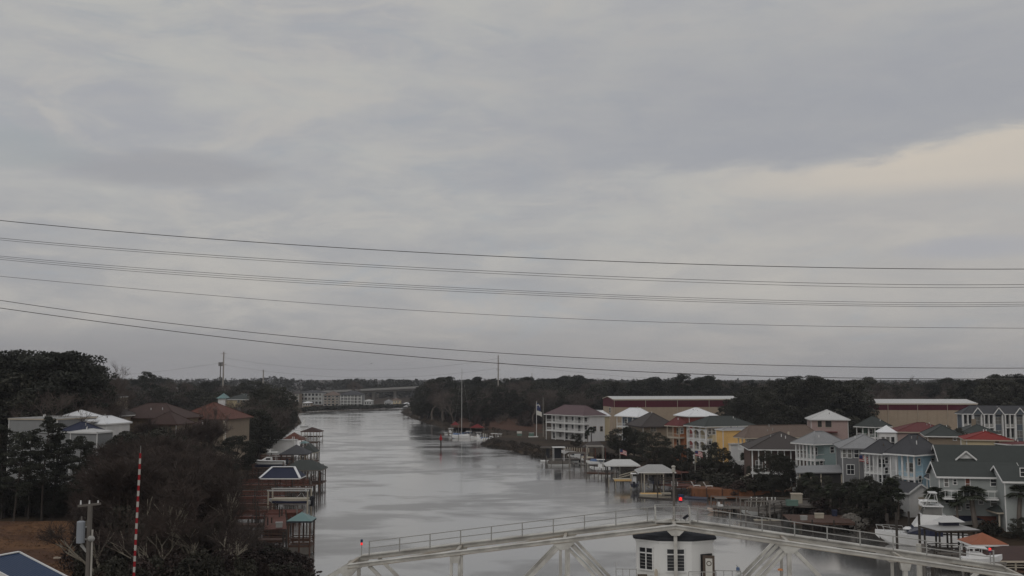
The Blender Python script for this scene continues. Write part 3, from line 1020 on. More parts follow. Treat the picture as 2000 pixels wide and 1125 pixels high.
# ------------------------------------------------------------------ houses
class House:
    """A house in its own frame: origin at the near corner, x along the right-hand face, y along the left-hand face going back."""

    def __init__(s, name, label, xl, xc, xr, ye, Y, a, depth=None, cat='house', root=None, zb=None, group=None):
        a = math.radians(a)
        C = D(xc, ye, Y)
        z0 = gz(C.x, C.y) if zb is None else zb
        s.ca, s.sa = math.cos(a), math.sin(a)
        dep0 = Y * CP + (C.z - CAMZ) * SP
        k = (xr - 1000) / 2000
        s.w = (k * dep0 - C.x) / (s.ca - k * s.sa * CP)
        k = (xl - 1000) / 2000
        s.d = depth if depth else (C.x - k * dep0) / (s.sa + k * s.ca * CP)
        s.he = C.z - z0
        s.z0 = z0
        s.a = a
        s.C = Vector((C.x, C.y, z0))
        s.root = root or thing(name, label, cat, s.C, a, group)
        s.root_new = root is None
        s.inv = Matrix.LocRotScale(s.root.location, s.root.rotation_euler, None).inverted()
        s.fwd = Matrix.LocRotScale(s.C, (0, 0, a), None) if False else Matrix.Translation(s.C) @ Matrix.Rotation(a, 4, 'Z')
        s.rel = s.inv @ s.fwd

    def add(s, mb, name, m, parent=None):
        if not s.root_new:
            mb.v = [tuple(s.rel @ Vector(p)) for p in mb.v]
        return mb.build(name, m, parent or s.root)

    def ridge_h(s, yr):
        P = s.fwd @ Vector((s.w / 2, s.d / 2, 0))
        return D((1000), yr, P.y).z - s.z0

    def on(s, px, py, face):
        """pixel on the right ('R') or left ('L') face -> (u, height)"""
        o = s.fwd.inverted() @ Vector((0, 0, CAMZ))
        d = (s.fwd.inverted().to_3x3()) @ ray(px, py)
        ax = 1 if face == 'R' else 0
        off = 0
        t = (off - o[ax]) / d[ax]
        p = o + d * t
        return (p[0] if face == 'R' else p[1], p[2])

    def walls(s, m, lo=0.0, inset_l=0.0, inset_r=0.0, top=None):
        mb = MB().b2((inset_l, inset_r, lo), (s.w, s.d, (top or s.he)))
        o = s.add(mb, 'wall', m)
        if not inset_l and not inset_r and top is None:
            for x, y in ((0, 0), (s.w, 0), (0, s.d)):
                s.add(MB().b2((x - .07, y - .07, lo), (x + .07, y + .07, s.he - .27)), 'corner_board', 'trim_white', o)
        return o

    def hip(s, m, hr, o=0.7, fascia='trim_white', name='roof', ridge=None, x0=0, x1=None, y0=0, y1=None, he=None):
        x1 = s.w if x1 is None else x1
        y1 = s.d if y1 is None else y1
        he = he or s.he
        xa, xb, ya, yb = x0 - o, x1 + o, y0 - o, y1 + o
        W, L = xb - xa, yb - ya
        h = min(W, L) / 2 * (1.0 if ridge is None else ridge)
        if W >= L:
            r0, r1 = (xa + h, (ya + yb) / 2, hr), (xb - h, (ya + yb) / 2, hr)
        else:
            r0, r1 = ((xa + xb) / 2, ya + h, hr), ((xa + xb) / 2, yb - h, hr)
        P = [(xa, ya, he), (xb, ya, he), (xb, yb, he), (xa, yb, he), r0, r1]
        F = [(0, 1, 5, 4), (1, 2, 5), (2, 3, 4, 5), (3, 0, 4)] if W >= L else [(0, 1, 4), (1, 2, 5, 4), (2, 3, 5), (3, 0, 4, 5)]
        r = s.add(MB().quads(P, F + [(3, 2, 1, 0)]), name, m)
        if fascia:
            s.add(MB().b2((xa + .02, ya + .02, he - 0.26), (xb - .02, yb - .02, he - 0.015)), 'fascia', fascia, r)
        cap = MB()
        A = [Vector(p) + Vector((0, 0, .03)) for p in P]
        cap.bar(A[4], A[5], .3, .08)
        for i, j in ((0, 4), (1, 5 if W >= L else 4), (2, 5), (3, 4 if W >= L else 5)):
            cap.bar(A[i], A[j], .26, .07)
        s.add(cap, 'ridge_cap', m, r)
        for k in range(R.randint(1, 3)):
            u, v = R.uniform(.3, .7), R.uniform(.25, .45)
            x, y = xa + W * u, ya + L * v
            hh = he + (hr - he) * min(1, min(x - xa, xb - x, y - ya, yb - y) / h)
            s.add(MB().tube((x, y, hh - .2), (x, y, hh + R.uniform(.35, .6)), .09, .09, 6), 'vent_pipe', R.choice(['trim_white', 'rust_dark', 'rail_galv']), r)
        return r

    def gable(s, m, wallm, hr, axis='x', o=0.5, x0=0, x1=None, y0=0, y1=None, he=None, fascia='trim_white', name='roof'):
        x1 = s.w if x1 is None else x1
        y1 = s.d if y1 is None else y1
        he = he or s.he
        t = 0.22
        if axis == 'x':
            ym = (y0 + y1) / 2
            sl = (hr - he) / (ym - y0)
            pr_ = [(y0 - o, he - sl * o), (ym, hr), (y1 + o, he - sl * o)]
            P = [(x, y, z + dz) for x in (x0 - o, x1 + o) for dz in (0, t) for y, z in pr_]
        else:
            xm = (x0 + x1) / 2
            sl = (hr - he) / (xm - x0)
            pr_ = [(x0 - o, he - sl * o), (xm, hr), (x1 + o, he - sl * o)]
            P = [(x, y, z + dz) for y in (y0 - o, y1 + o) for dz in (0, t) for x, z in pr_]
        F = [(0, 1, 7, 6), (1, 2, 8, 7), (3, 9, 10, 4), (4, 10, 11, 5), (0, 6, 9, 3), (2, 5, 11, 8), (0, 3, 4, 1), (1, 4, 5, 2), (6, 7, 10, 9), (7, 8, 11, 10)]
        r = s.add(MB().quads(P, F), name, m)
        mb = MB()
        e = 0.004
        if axis == 'x':
            for x, q in ((x0 + 0.0, 1), (x1 - 0.2, 1)):
                mb.quads([(x, y0, he), (x, y1, he), (x, ym, hr - e), (x + .2, y0, he), (x + .2, y1, he), (x + .2, ym, hr - e)], [(0, 1, 2), (5, 4, 3), (0, 2, 5, 3), (1, 4, 5, 2), (0, 3, 4, 1)])
        else:
            for y in (y0, y1 - 0.2):
                mb.quads([(x0, y, he), (x1, y, he), (xm, y, hr - e), (x0, y + .2, he), (x1, y + .2, he), (xm, y + .2, hr - e)], [(0, 1, 2), (5, 4, 3), (0, 2, 5, 3), (1, 4, 5, 2), (0, 3, 4, 1)])
        for k in (0, 6):
            g_ = MB()
            g_.quads(mb.v[k:k + 6], mb.f[:5])
            s.add(g_, 'gable_wall', wallm)
        if fascia:
            mb = MB()
            if axis == 'x':
                for x in (x0 - o - 0.03, x1 + o + 0.03):
                    for a_, b_ in ((0, 1), (1, 2)):
                        mb.bar((x, pr_[a_][0], pr_[a_][1] + .1), (x, pr_[b_][0], pr_[b_][1] + .1), 0.06, 0.26)
                for y, z in (pr_[0], pr_[2]):
                    mb.b2((x0 - o, y - .04, z - .08), (x1 + o, y + .03, z + .2))
            else:
                for y in (y0 - o - 0.03, y1 + o + 0.03):
                    for a_, b_ in ((0, 1), (1, 2)):
                        mb.bar((pr_[a_][0], y, pr_[a_][1] + .1), (pr_[b_][0], y, pr_[b_][1] + .1), 0.06, 0.26)
                for x, z in (pr_[0], pr_[2]):
                    mb.b2((x - .04, y0 - o, z - .08), (x + .03, y1 + o, z + .2))
            s.add(mb, 'fascia', fascia, r)
        return r

    def face_box(s, face, u0, u1, h0, h1, d0, d1):
        """box on a face: u along it, h up, d outward"""
        return ((u0, -d1, h0), (u1, -d0, h1)) if face == 'R' else ((-d1, u0, h0), (-d0, u1, h1))

    def window_m(s, face, u0, u1, h0, h1, frame='trim_white', pane='glass_dark', inset=0.0, bars=1, fw=0.11, name='window'):
        m = MB()
        dd = -inset
        if pane == 'glass_dark' and R.random() < .35:
            pane = 'glass_pale'
        m.b2(*s.face_box(face, u0 - fw, u1 + fw, h1, h1 + fw, dd, dd + .09))
        m.b2(*s.face_box(face, u0 - fw, u1 + fw, h0 - fw, h0, dd, dd + .11))
        m.b2(*s.face_box(face, u0 - fw, u0, h0, h1, dd, dd + .08))
        m.b2(*s.face_box(face, u1, u1 + fw, h0, h1, dd, dd + .08))
        if bars:
            hm = (h0 + h1) / 2
            m.b2(*s.face_box(face, u0, u1, hm - .035, hm + .035, dd, dd + .065))
        if bars > 1:
            um = (u0 + u1) / 2
            m.b2(*s.face_box(face, um - .035, um + .035, h0, hm - .035, dd, dd + .06))
            m.b2(*s.face_box(face, um - .035, um + .035, hm + .035, h1, dd, dd + .06))
        f = s.add(m, name, frame)
        s.add(MB().b2(*s.face_box(face, u0, u1, h0, h1, dd, dd + .03)), 'pane', pane, f)
        return f

    def win(s, face, x0, y0, x1, y1, **k):
        a0, b0 = s.on(x0, (y0 + y1) / 2, face)
        a1, b1 = s.on(x1, (y0 + y1) / 2, face)
        xm = (x0 + x1) / 2
        h1, h0 = s.on(xm, y0, face)[1], s.on(xm, y1, face)[1]
        u0, u1 = min(a0, a1), max(a0, a1)
        return s.window_m(face, u0, u1, h0, h1, **k)

    def door(s, face, u0, u1, h0, h1, m='opening_dark', inset=0.0, name='door'):
        return s.add(MB().b2(*s.face_box(face, u0, u1, h0, h1, -inset, -inset + .05)), name, m)

    def porch(s, face, pd, levels, npost=4, post='trim_white', floor='trim_white', backm='opening_dark', rail=True, u0=0.0, u1=None, top=None, pw=0.2, doors=True, railm=None, lo=0.0):
        """open galleries cut into a face: floors, posts and railings, with dark doors on the wall behind"""
        L = s.d if face == 'L' else s.w
        u1 = L if u1 is None else u1
        top = top or s.he - 0.26
        g = lambda ua, ub, h0, h1, d0, d1: s.face_box(face, ua, ub, h0, h1, -d1, -d0)   # depth measured inwards
        for i in range(npost):
            u = u0 + 0.12 + (u1 - u0 - 0.24) * i / (npost - 1)
            s.add(MB().b2(*g(u - pw / 2, u + pw / 2, lo, top, 0.02, 0.02 + pw)), 'porch_post', post)
        hs = list(levels) + [top]
        for j, h in enumerate(levels):
            if h > lo + 0.3:
                s.add(MB().b2(*g(u0 - .03, u1 + .03, h - 0.32, h, -0.02, pd - 0.01)), 'porch_floor', floor)
            if rail and h > 0.5:
                m = MB()
                for hh in (0.12, 1.0):
                    m.b2(*g(u0 + .1, u1 - .1, h + hh, h + hh + .07, 0.08, 0.15))
                m2 = MB()
                n = max(2, int((u1 - u0) / 0.30))
                for i in range(1, n):
                    u = u0 + (u1 - u0) * i / n
                    m.b2(*g(u - .022, u + .022, h + .19, h + 1.0, 0.10, 0.13))
                # short return railings at both ends
                for u in (u0 + .1, u1 - .1):
                    for hh in (0.12, 1.0):
                        m.b2(*g(u - .035, u + .035, h + hh, h + hh + .07, 0.15, pd - .02))
                s.add(m, 'railing', railm or post)
            if doors:
                hh = min(hs[j + 1] - 0.5, h + 2.3)
                n = max(1, int((u1 - u0) / 3.2))
                for i in range(n):
                    uc = u0 + (u1 - u0) * (i + 0.5) / n
                    f = s.window_m(face, uc - 0.7, uc + 0.7, h + (0.15 if i % 2 else 0.7), hh, frame=post, pane='glass_dark', inset=pd, bars=1)


def rect_roof_vent(h, x, y, z, m='trim_white'):
    h.add(MB().tube((x, y, z), (x, y, z + 0.7), 0.12, 0.12, 6), 'vent_pipe', m)


# --- white three-storey house at the head of the right bank
h = House('waterfront_house', 'white three-storey house with stacked porches and maroon-brown hip roof beside the flagpole', 1066, 1140, 1181, 812, 372, 36, zb=1.9)
hr = h.ridge_h(791)
h.walls('white_siding', inset_l=2.6)
h.hip('roof_maroon_brown', hr, 0.6)
h.porch('L', 2.6, (0.3, h.he * 0.37, h.he * 0.69), 5, backm='glass_dark')
h.win('R', 1158, 833, 1164, 842, frame='trim_tan')
h.win('R', 1172, 833, 1177, 842, frame='trim_tan')
h.add(MB().b2((h.w + .003, 1.5, 0.0), (h.w + 3.6, h.d + 1, h.he - .4)), 'rear_wing', 'cream_siding')
P_ = h.ridge_h(801)
h.hip('roof_white_metal', P_, 0.5, x0=h.w + 0.2, x1=h.w + 3.6, y0=1.5, y1=h.d + 1, he=h.he - .36, name='wing_roof')

h = House('waterfront_house', 'house with bright white hip roof and blue-shaded porches, second from the flagpole', 1204, 1246, 1278, 814, 335, 28)
h.walls('blue_grey_siding', inset_l=2.4)
h.hip('roof_white_metal', h.ridge_h(796.5), 0.6)
h.porch('L', 2.4, (0.3, h.he * 0.38, h.he * 0.66), 5)

h = House('hip_roof_house', 'low dark brown hip roofed house with grey walls before the maroon-banded shed', 1248, 1256, 1318, 833, 300, 12, depth=13)
h.walls('tan_siding')
h.hip('roof_dark_brown', h.ridge_h(806), 0.9, fascia='roof_dark_brown')
h.win('R', 1271, 834.5, 1281, 843, frame='trim_tan', pane='glass_pale', bars=2)

h = House('hip_roof_house', 'house with pale white hip roof right behind the red and orange house', 1334, 1346, 1400, 813, 345, 12, depth=12)
h.walls('red_wall')
h.hip('roof_white_metal', h.ridge_h(796), 0.8)

h = House('orange_house', 'red and orange house with tan balconies between dark round trees', 1302, 1326, 1346, 832, 283, 30)
h.walls('orange_wall', inset_l=2.0)
h.hip('roof_maroon', h.ridge_h(815), 0.5, fascia='trim_tan')
h.porch('L', 2.0, (0.3, h.he * 0.36, h.he * 0.68), 3, post='trim_tan', floor='trim_tan')
h.win('R', 1329, 836, 1334, 846)

h = House('cream_house', 'cream and white house with arched balconies under a wide dark green roof', 1341, 1378, 1472, 833, 275, 24)
h.walls('cream_siding', inset_l=2.2)
h.hip('roof_dark_green', h.ridge_h(812), 0.8)
h.porch('L', 2.2, (0.3, h.he * 0.36, h.he * 0.66), 4, backm='orange_wall', pw=0.45)
for lev in (0.36, 0.66):          # arched headers of the balconies
    m = MB()
    zt = h.he * (lev + 0.30) - 0.4
    for i in range(3):
        u0, u1 = 0.3 + (h.d - 0.6) * i / 3, 0.3 + (h.d - 0.6) * (i + 1) / 3
        n = 8
        P, F = [], []
        for k in range(n + 1):
            t = k / n
            u = u0 + (u1 - u0) * t
            P += [(-.03, u, zt), (-.03, u, zt - 0.25 - 0.75 * (1 - math.sin(PI * t)))]
        for x in (0.1,):
            P += [(x, p[1], p[2]) for p in P[:2 * n + 2]]
        N2 = 2 * n + 2
        for k in range(n):
            a = 2 * k
            F += [(a, a + 1, a + 3, a + 2), (N2 + a, N2 + a + 2, N2 + a + 3, N2 + a + 1), (a + 1, N2 + a + 1, N2 + a + 3, a + 3), (a, a + 2, N2 + a + 2, N2 + a)]
        m.quads(P, F)
    h.add(m, 'balcony_arch', 'trim_white')
h.win('R', 1383, 837, 1389, 848, pane='glass_pale')
h.win('R', 1391, 837, 1397, 848, pane='glass_pale')
h.win('R', 1384, 858, 1389, 868)

h = House('yellow_house', 'bright yellow-orange house peeping between the dark green and the brown roof', 1404, 1412, 1470, 839, 262, 14, depth=4)
h.walls('yellow_wall')
h.hip('roof_grey_shingle', h.ridge_h(834), 0.35, fascia='trim_white')
h.add(MB().b2((1.5, -1.4, 0), (5.6, 0, h.he * 0.62)), 'stair_bay', 'white_siding')
h.add(MB().b2((1.3, -1.6, h.he * 0.62), (5.8, 0, h.he * 0.62 + .3)), 'bay_roof', 'roof_pale_metal')
h.win('R', 1430, 866, 1435, 874)

h = House('brown_roof_house', 'pale house under a broad light brown hip roof in the middle of the right bank', 1441, 1457, 1598, 855, 246, 14)
h.walls('pale_grey_siding', inset_l=2.0)
h.hip('roof_brown', h.ridge_h(830), 0.8, fascia='trim_tan')
h.porch('L', 2.0, (0.3, h.he * 0.37, h.he * 0.68), 3)
h.win('R', 1462, 860, 1468, 871)
h.win('R', 1472, 860, 1478, 871)
h.add(MB().bar((3, -1.3, h.he * .5), (8.5, -1.3, 0.3), 1.3, 0.18), 'outside_stair', 'trim_white')

h = House('dark_roof_house', 'brick house with a dark brown hip roof and white porch columns', 1463, 1468, 1600, 877, 222, -6, depth=14)
h.walls('brick_brown', inset_r=2.6)
h.hip('roof_dark_brown', h.ridge_h(843), 0.8)
h.porch('R', 2.6, (0.3, h.he * 0.36), 9, u1=h.w * 0.78, pw=0.24)
h.add(MB().b2((h.w * .785, 0.05, 0), (h.w, 2.59, h.he - .3)), 'side_wing', 'brick_red')
h.add(MB().tube((h.w * .62, 6, h.he + 2.2), (h.w * .62, 6, h.he + 3.4), 0.25, 0.2, 6), 'vent_pipe', 'trim_tan')
st_ = MB()
for k in range(9):
    st_.b2((-0.8 - k * .42, -0.6, 2.5 - k * .27), (-0.38 - k * .42, 1.0, 2.62 - k * .27))
h.add(st_, 'outside_stair', 'timber_pale')

h = House('pink_house', 'pinkish house with pale hip roof rising before the dark oak wood', 1580, 1584, 1656, 819, 318, -10, depth=11)
h.walls('pink_stucco')
h.hip('roof_pale_metal', h.ridge_h(800), 0.7)
h.win('R', 1597, 822, 1605, 834, frame='trim_tan', pane='opening_dark', bars=0)
h.win('R', 1612, 822, 1624, 834, frame='trim_tan', pane='opening_dark', bars=0)
h.add(MB().b2((-.5, -1.5, h.he * .62), (h.w * .7, -.02, h.he * .62 + .25)), 'balcony', 'roof_maroon')

h = House('teal_house', 'pale teal house with three stacked porches and a light grey hip roof', 1553, 1590, 1647, 867, 212, 27)
h.walls('teal_siding', inset_l=2.8)
h.hip('roof_grey_shingle', h.ridge_h(842), 0.7)
h.porch('L', 2.8, (0.2, h.he * 0.30, h.he * 0.66), 6, pw=0.28)
h.win('R', 1621.5, 873, 1628.5, 884)
h.win('R', 1634, 875, 1639, 892)
h.win('R', 1601, 900, 1607, 912)
st_ = MB()
for k in range(12):
    st_.b2((0.4 + k * .36, -1.6, 3.3 - k * .26), (0.76 + k * .36, -0.2, 3.42 - k * .26))
st_.bar((0.4, -1.6, 4.3), (4.7, -1.6, 1.2), .08)
h.add(st_, 'outside_stair', 'timber_pale')

h = House('grey_house', 'dark grey two-storey house with white framed windows and grey hip roof', 1640, 1645, 1742, 875, 198, -12, depth=12)
h.walls('grey_siding')
h.hip('roof_grey_shingle', h.ridge_h(848), 0.6, fascia='grey_siding')
for b in ((1643.5, 878, 1652, 893), (1656, 877.5, 1663, 894), (1668.5, 878.5, 1677, 893.5)):
    h.win('R', *b, pane='glass_pale' if b[0] < 1660 else 'glass_dark')
h.win('R', 1654.5, 908, 1668, 926, bars=2)
h.win('R', 1688, 901, 1698, 914, bars=2)
h.win('R', 1689, 917, 1699, 939, bars=2)
# screened porch at its river end
pw_ = 1640 - 1598
xx0 = -8.0
h.add(MB().b2((xx0, 1.2, 0), (-.003, 6, 2.2)), 'porch_base', 'grey_siding')
h.add(MB().b2((xx0 + .15, 1.35, 2.2), (-.003, 5.8, 4.5)), 'porch_screen', 'opening_dark')
for q in (0.0, 0.26, 0.5, 0.98):
    h.add(MB().b2((xx0 + q * 7.9, 1.15, 2.2), (xx0 + q * 7.9 + .22, 1.37, 4.5)), 'porch_post', 'trim_tan')
h.add(MB().quads([(xx0 - .6, .7, 4.5), (-.003, .7, 4.75), (-.003, 6.5, 5.7), (xx0 - .6, 6.5, 5.3), (xx0 - .6, .7, 4.7), (-.003, .7, 4.95), (-.003, 6.5, 5.9), (xx0 - .6, 6.5, 5.5)], [(3, 2, 1, 0), (4, 5, 6, 7), (0, 1, 5, 4), (1, 2, 6, 5), (2, 3, 7, 6), (3, 0, 4, 7)]), 'porch_roof', 'roof_grey_shingle')

h = House('balcony_house', 'white house with open balconies and dark roof between the grey and blue houses', 1688, 1722, 1760, 886, 188, 33)
h.walls('white_siding', inset_l=2.6)
h.hip('roof_dark_grey', h.ridge_h(858), 0.5)
h.porch('L', 2.6, (0.2, h.he * 0.33, h.he * 0.62), 5)
h.win('R', 1728, 893, 1734, 905)
h.win('R', 1728, 913, 1734, 925)

h = House('blue_house', 'pale blue house with white framed balconies and a steep charcoal hip roof', 1737, 1785, 1832, 888, 176, 36)
h.walls('blue_siding', inset_l=2.5)
h.hip('roof_dark_grey', h.ridge_h(848), 0.8)
h.porch('L', 2.5, (0.2, h.he * 0.30, h.he * 0.60), 5, pw=0.26)
h.win('R', 1792.5, 896, 1797, 908)
h.win('R', 1819, 896, 1824, 904)
h.win('R', 1794, 930, 1799, 942)

# --- the big sage house at the right edge: two gabled blocks of one house
h = House('sage_house', 'large grey-green house with two dark gabled roofs behind the yacht and palms', 1816, 1834, 1992, 929, 163, -10)
big = h
hr = h.ridge_h(905)
h.walls('sage_siding', lo=1.6)
h.gable('roof_dark_green', 'pale_grey_siding', hr, 'x', 0.5)
h.add(MB().b2((.4, .4, -.3), (h.w - .4, h.d - .4, 1.6)), 'brick_base', 'brick_red')
h.add(MB().b2((-.03, -.04, h.on(1900, 960, 'R')[1] - .1), (h.w + .03, h.d + .03, h.on(1900, 960, 'R')[1] + .12)), 'storey_band', 'trim_white')
for b in ((1844.5, 935, 1852, 950), (1886, 935, 1894, 955), (1935, 936, 1948, 949), (1887, 984, 1894, 993.5), (1935, 975, 1948, 988)):
    h.win('R', *b, pane='brick_red' if b[0] == 1886 else 'glass_dark')
for k in range(3):
    h.add(MB().b2((h.w * .80, -1.2, 3.3 + k * .55), (h.w * .99, -.03, 3.42 + k * .55)), 'shelf_slat', 'roof_dark_grey')
ac = MB().b2((h.w * .93, -1.0, 1.9), (h.w * 1.0, -.03, 3.3))
h.add(ac, 'wall_unit', 'trim_white')
for b in ((1846, 968, 1853, 982), (1866, 972, 1876, 996), (1912, 972, 1920, 984), (1862, 936, 1868, 946)):
    h.win('R', *b)
rail_ = MB()
zb_ = h.on(1860, 955, 'R')[1]
for k in range(9):
    rail_.b2((.3 + k * .9, -2.2, zb_ - 1.2), (.36 + k * .9, -2.14, zb_))
rail_.b2((.2, -2.22, zb_), (8.0, -2.12, zb_ + .08)).b2((.2, -2.22, zb_ - 1.0), (8.0, -2.12, zb_ - .94))
h.add(rail_, 'balcony_rail', 'trim_white')
h.add(MB().b2((.1, -2.3, zb_ - 1.4), (8.1, -.05, zb_ - 1.2)), 'balcony_floor', 'trim_white')
h2 = House('sage_house', '', 1824, 1842, 2080, 914, 173, -10, depth=9, root=h.root)
h2.walls('sage_siding')
h2.gable('roof_dark_green', 'pale_grey_siding', h2.ridge_h(872), 'x', 0.5)
h2.gable('roof_dark_green', 'trim_white', h2.he + 2.6, 'y', 0.35, x0=2.7, x1=5.3, y0=1.6, y1=5.5, he=h2.he + 1.5, name='dormer_roof')
h3 = House('sage_house', '', 1956, 1962, 2090, 940, 157, -10, depth=8, root=h.root)
h3.walls('sage_siding')
h3.gable('roof_dark_green', 'pale_grey_siding', h3.ridge_h(913), 'x', 0.4)
h3.win('R', 1993, 915, 2003, 930)
h4 = House('sage_house', '', 1806, 1822, 1836, 937, 169, -10, depth=5, root=h.root)
h4.walls('white_siding', inset_l=1.6)
h4.porch('L', 1.6, (0.2, h4.he * .45), 3)
h4.hip('roof_dark_grey', h4.he + 0.9, 0.25)

h = House('boat_store', 'small white shed with dark grey gable roof beside the pale fence', 1762, 1776, 1817, 962, 172, 14, depth=6, cat='shed')
h.walls('white_siding')
h.gable('roof_dark_grey', 'white_siding', h.ridge_h(943), 'y', 0.4)
h.win('R', 1795, 972, 1806, 994, frame='trim_tan', pane='trim_tan', bars=0, name='garage_door')

# --- second row
h = House('green_house', 'dark green house with white balconies and charcoal hip roof in the second row', 1672, 1709, 1738, 834, 288, 38)
h.walls('green_siding', inset_l=2.4)
h.hip('roof_dark_green', h.ridge_h(813), 0.6)
h.porch('L', 2.4, (0.2, h.he * 0.36, h.he * .68), 4)
h.win('R', 1716, 838, 1721, 847)

h = House('bay_window_house', 'maroon roofed pink house with a white bay window in the second row', 1736, 1752, 1862, 843, 270, -12, depth=12)
h.walls('pink_stucco')
h.hip('roof_maroon', h.ridge_h(825), 0.6, fascia='trim_tan')
h.add(MB().b2((-4.5, -.6, 0), (-.2, 3.5, h.he - .2)), 'bay', 'white_siding')
h.add(MB().quads([(-5, -1, h.he - .2), (.1, -1, h.he - .2), (.1, 4, h.he - .2), (-5, 4, h.he - .2), (-2.4, 1.5, h.he + 1.6)], [(0, 1, 4), (1, 2, 4), (2, 3, 4), (3, 0, 4), (3, 2, 1, 0)]), 'bay_roof', 'roof_white_metal')
for q in (-4.0, -2.8, -1.6):
    h.window_m('R', q, q + .8, h.he * .55, h.he * .85, inset=-.62)

h = House('dark_roof_house', 'house showing mainly a broad dark green-grey roof behind the blue house', 1806, 1812, 1876, 851, 246, -18, depth=14)
h.walls('tan_siding')
h.hip('roof_dark_green', h.ridge_h(829), 0.8)
h.win('R', 1862, 853, 1868, 860, pane='glass_pale')
h = House('dark_roof_house', 'house showing mainly a dull green roof below the grey apartments', 1872, 1878, 1948, 846, 262, -18, depth=13)
h.walls('pale_grey_siding')
h.hip('roof_dark_green', h.ridge_h(828), 0.8)
h.add(MB().b2((3, 5, h.he + 1.2), (4, 6, h.he + 3.4)), 'chimney', 'tan_siding')

h = House('red_roof_house', 'pale yellow house with bright red metal hip roof near the right edge', 1880, 1888, 1974, 858, 222, -18, depth=11)
h.walls('cream_siding')
h.hip('roof_red', h.ridge_h(842), 0.6, fascia='trim_tan')
h.win('R', 1945, 863, 1950, 871, frame='brick_brown')
h = House('maroon_roof_house', 'low maroon roof right beside the pale yellow house at the right edge', 1974, 1978, 2040, 868, 215, 10, depth=9)
h.walls('brick_brown')
h.hip('roof_maroon', h.ridge_h(861), 0.5)

# --- grey apartment block with white framed balconies
h = House('apartment_block', 'slate grey apartment block with white gables and stacked white balconies', 1877, 1881, 2062, 808, 305, -8, depth=6, cat='apartment building')
h.walls('slate_siding')
h.hip('roof_dark_grey', h.ridge_h(792), 0.6)
nb = 4
u_of = lambda px: h.on(px, 820, 'R')[0]
for k in range(4):
    bx0, bx1 = u_of(1879.5 + 41 * k), u_of(1897.5 + 41 * k)
    fl_h = h.he / 3.2
    for lev in range(3):
        z0 = h.he - fl_h * (lev + 1) + 0.1
        fr = MB()
        for q in (0, .5, 1):
            u = bx0 + (bx1 - bx0) * q
            fr.b2(*h.face_box('R', u - .13, u + .13, z0, z0 + fl_h - .15, 0, 1.2))
        fr.b2(*h.face_box('R', bx0 - .13, bx1 + .13, z0 - .15, z0, 0, 1.3))
        fr.b2(*h.face_box('R', bx0 - .13, bx1 + .13, z0 + fl_h - .3, z0 + fl_h - .151, 0, 1.28))
        b_ = h.add(fr, 'balcony', 'trim_white')
        rl = MB()
        rl.b2(*h.face_box('R', bx0 + .14, bx1 - .14, z0 + .15, z0 + .95, 1.08, 1.12))
        h.add(rl, 'rail_panel', 'rail_galv', b_)
        h.add(MB().b2(*h.face_box('R', bx0, bx1, z0, z0 + fl_h - .31, .01, .06)), 'glass_door', 'glass_dark', b_)
    gx0, gx1 = u_of(1896 + 41 * k), u_of(1920 + 41 * k)
    h.gable('roof_dark_grey', 'slate_siding', h.he + 1.7, 'y', 0.3, x0=gx0 + .4, x1=gx1 - .4, y0=-1.0, y1=4, he=h.he - .05, name='gable_roof')
    c_ = MB()
    for u in (gx0 + .6, gx1 - .6):
        c_.b2(*h.face_box('R', u - .16, u + .16, 0, h.he, .02, .9))
    h.add(c_, 'corner_post', 'trim_white')
    for lev in range(3):
        um = (gx0 + gx1) / 2
        h.window_m('R', um - .9, um + .9, h.he - fl_h * (lev + .75), h.he - fl_h * (lev + .25), frame='pale_grey_siding', pane='glass_pale', bars=2)

# --- the two long steel sheds


def shed(label, xl, xc, xr, ye, ytop, yband, Y, a, depth, stretch=0.0):
    h = House('boat_storage_shed', label, xl, xc, xr, ye, Y, a, depth=depth, cat='storage shed')
    hb = h.on((xc + xr) / 2, yband, 'R')[1]
    h.walls('steel_tan', top=hb)
    mb = MB().b2((-.06, -.06, hb), (h.w + .06, h.d + .06, h.he))
    h.add(mb, 'maroon_band', 'steel_maroon')
    rf = h.gable('roof_pale_metal', 'steel_maroon', h.ridge_h(ytop), 'x', 0.3, fascia='trim_tan')
    n = 12
    for i in range(1, n):
        h.add(MB().b2((h.w * i / n - .1, -.10, 0), (h.w * i / n + .1, -.004, hb)), 'wall_rib', 'steel_tan')
    for u in (.006, .25, .5, .75, .994):
        h.add(MB().tube((h.w * u, -.2, 0), (h.w * u, -.2, h.he), .09, .09, 6), 'downpipe', 'trim_tan')
    h.add(MB().b2((-.02, -.35, h.he - .3), (h.w + .02, -.08, h.he - .08)), 'gutter', 'trim_tan')
    return h


h = shed('long tan steel shed with maroon band, left one behind the white roofed houses', 1187, 1198, 1446, 780.5, 774.5, 795, 425, 6, 22)
h.win('L', 1190, 796, 1193, 806)
shed('long tan steel shed with maroon band, right one beside the grey apartments', 1672, 1676, 1908, 788.5, 780.5, 801, 388, -3, 22)

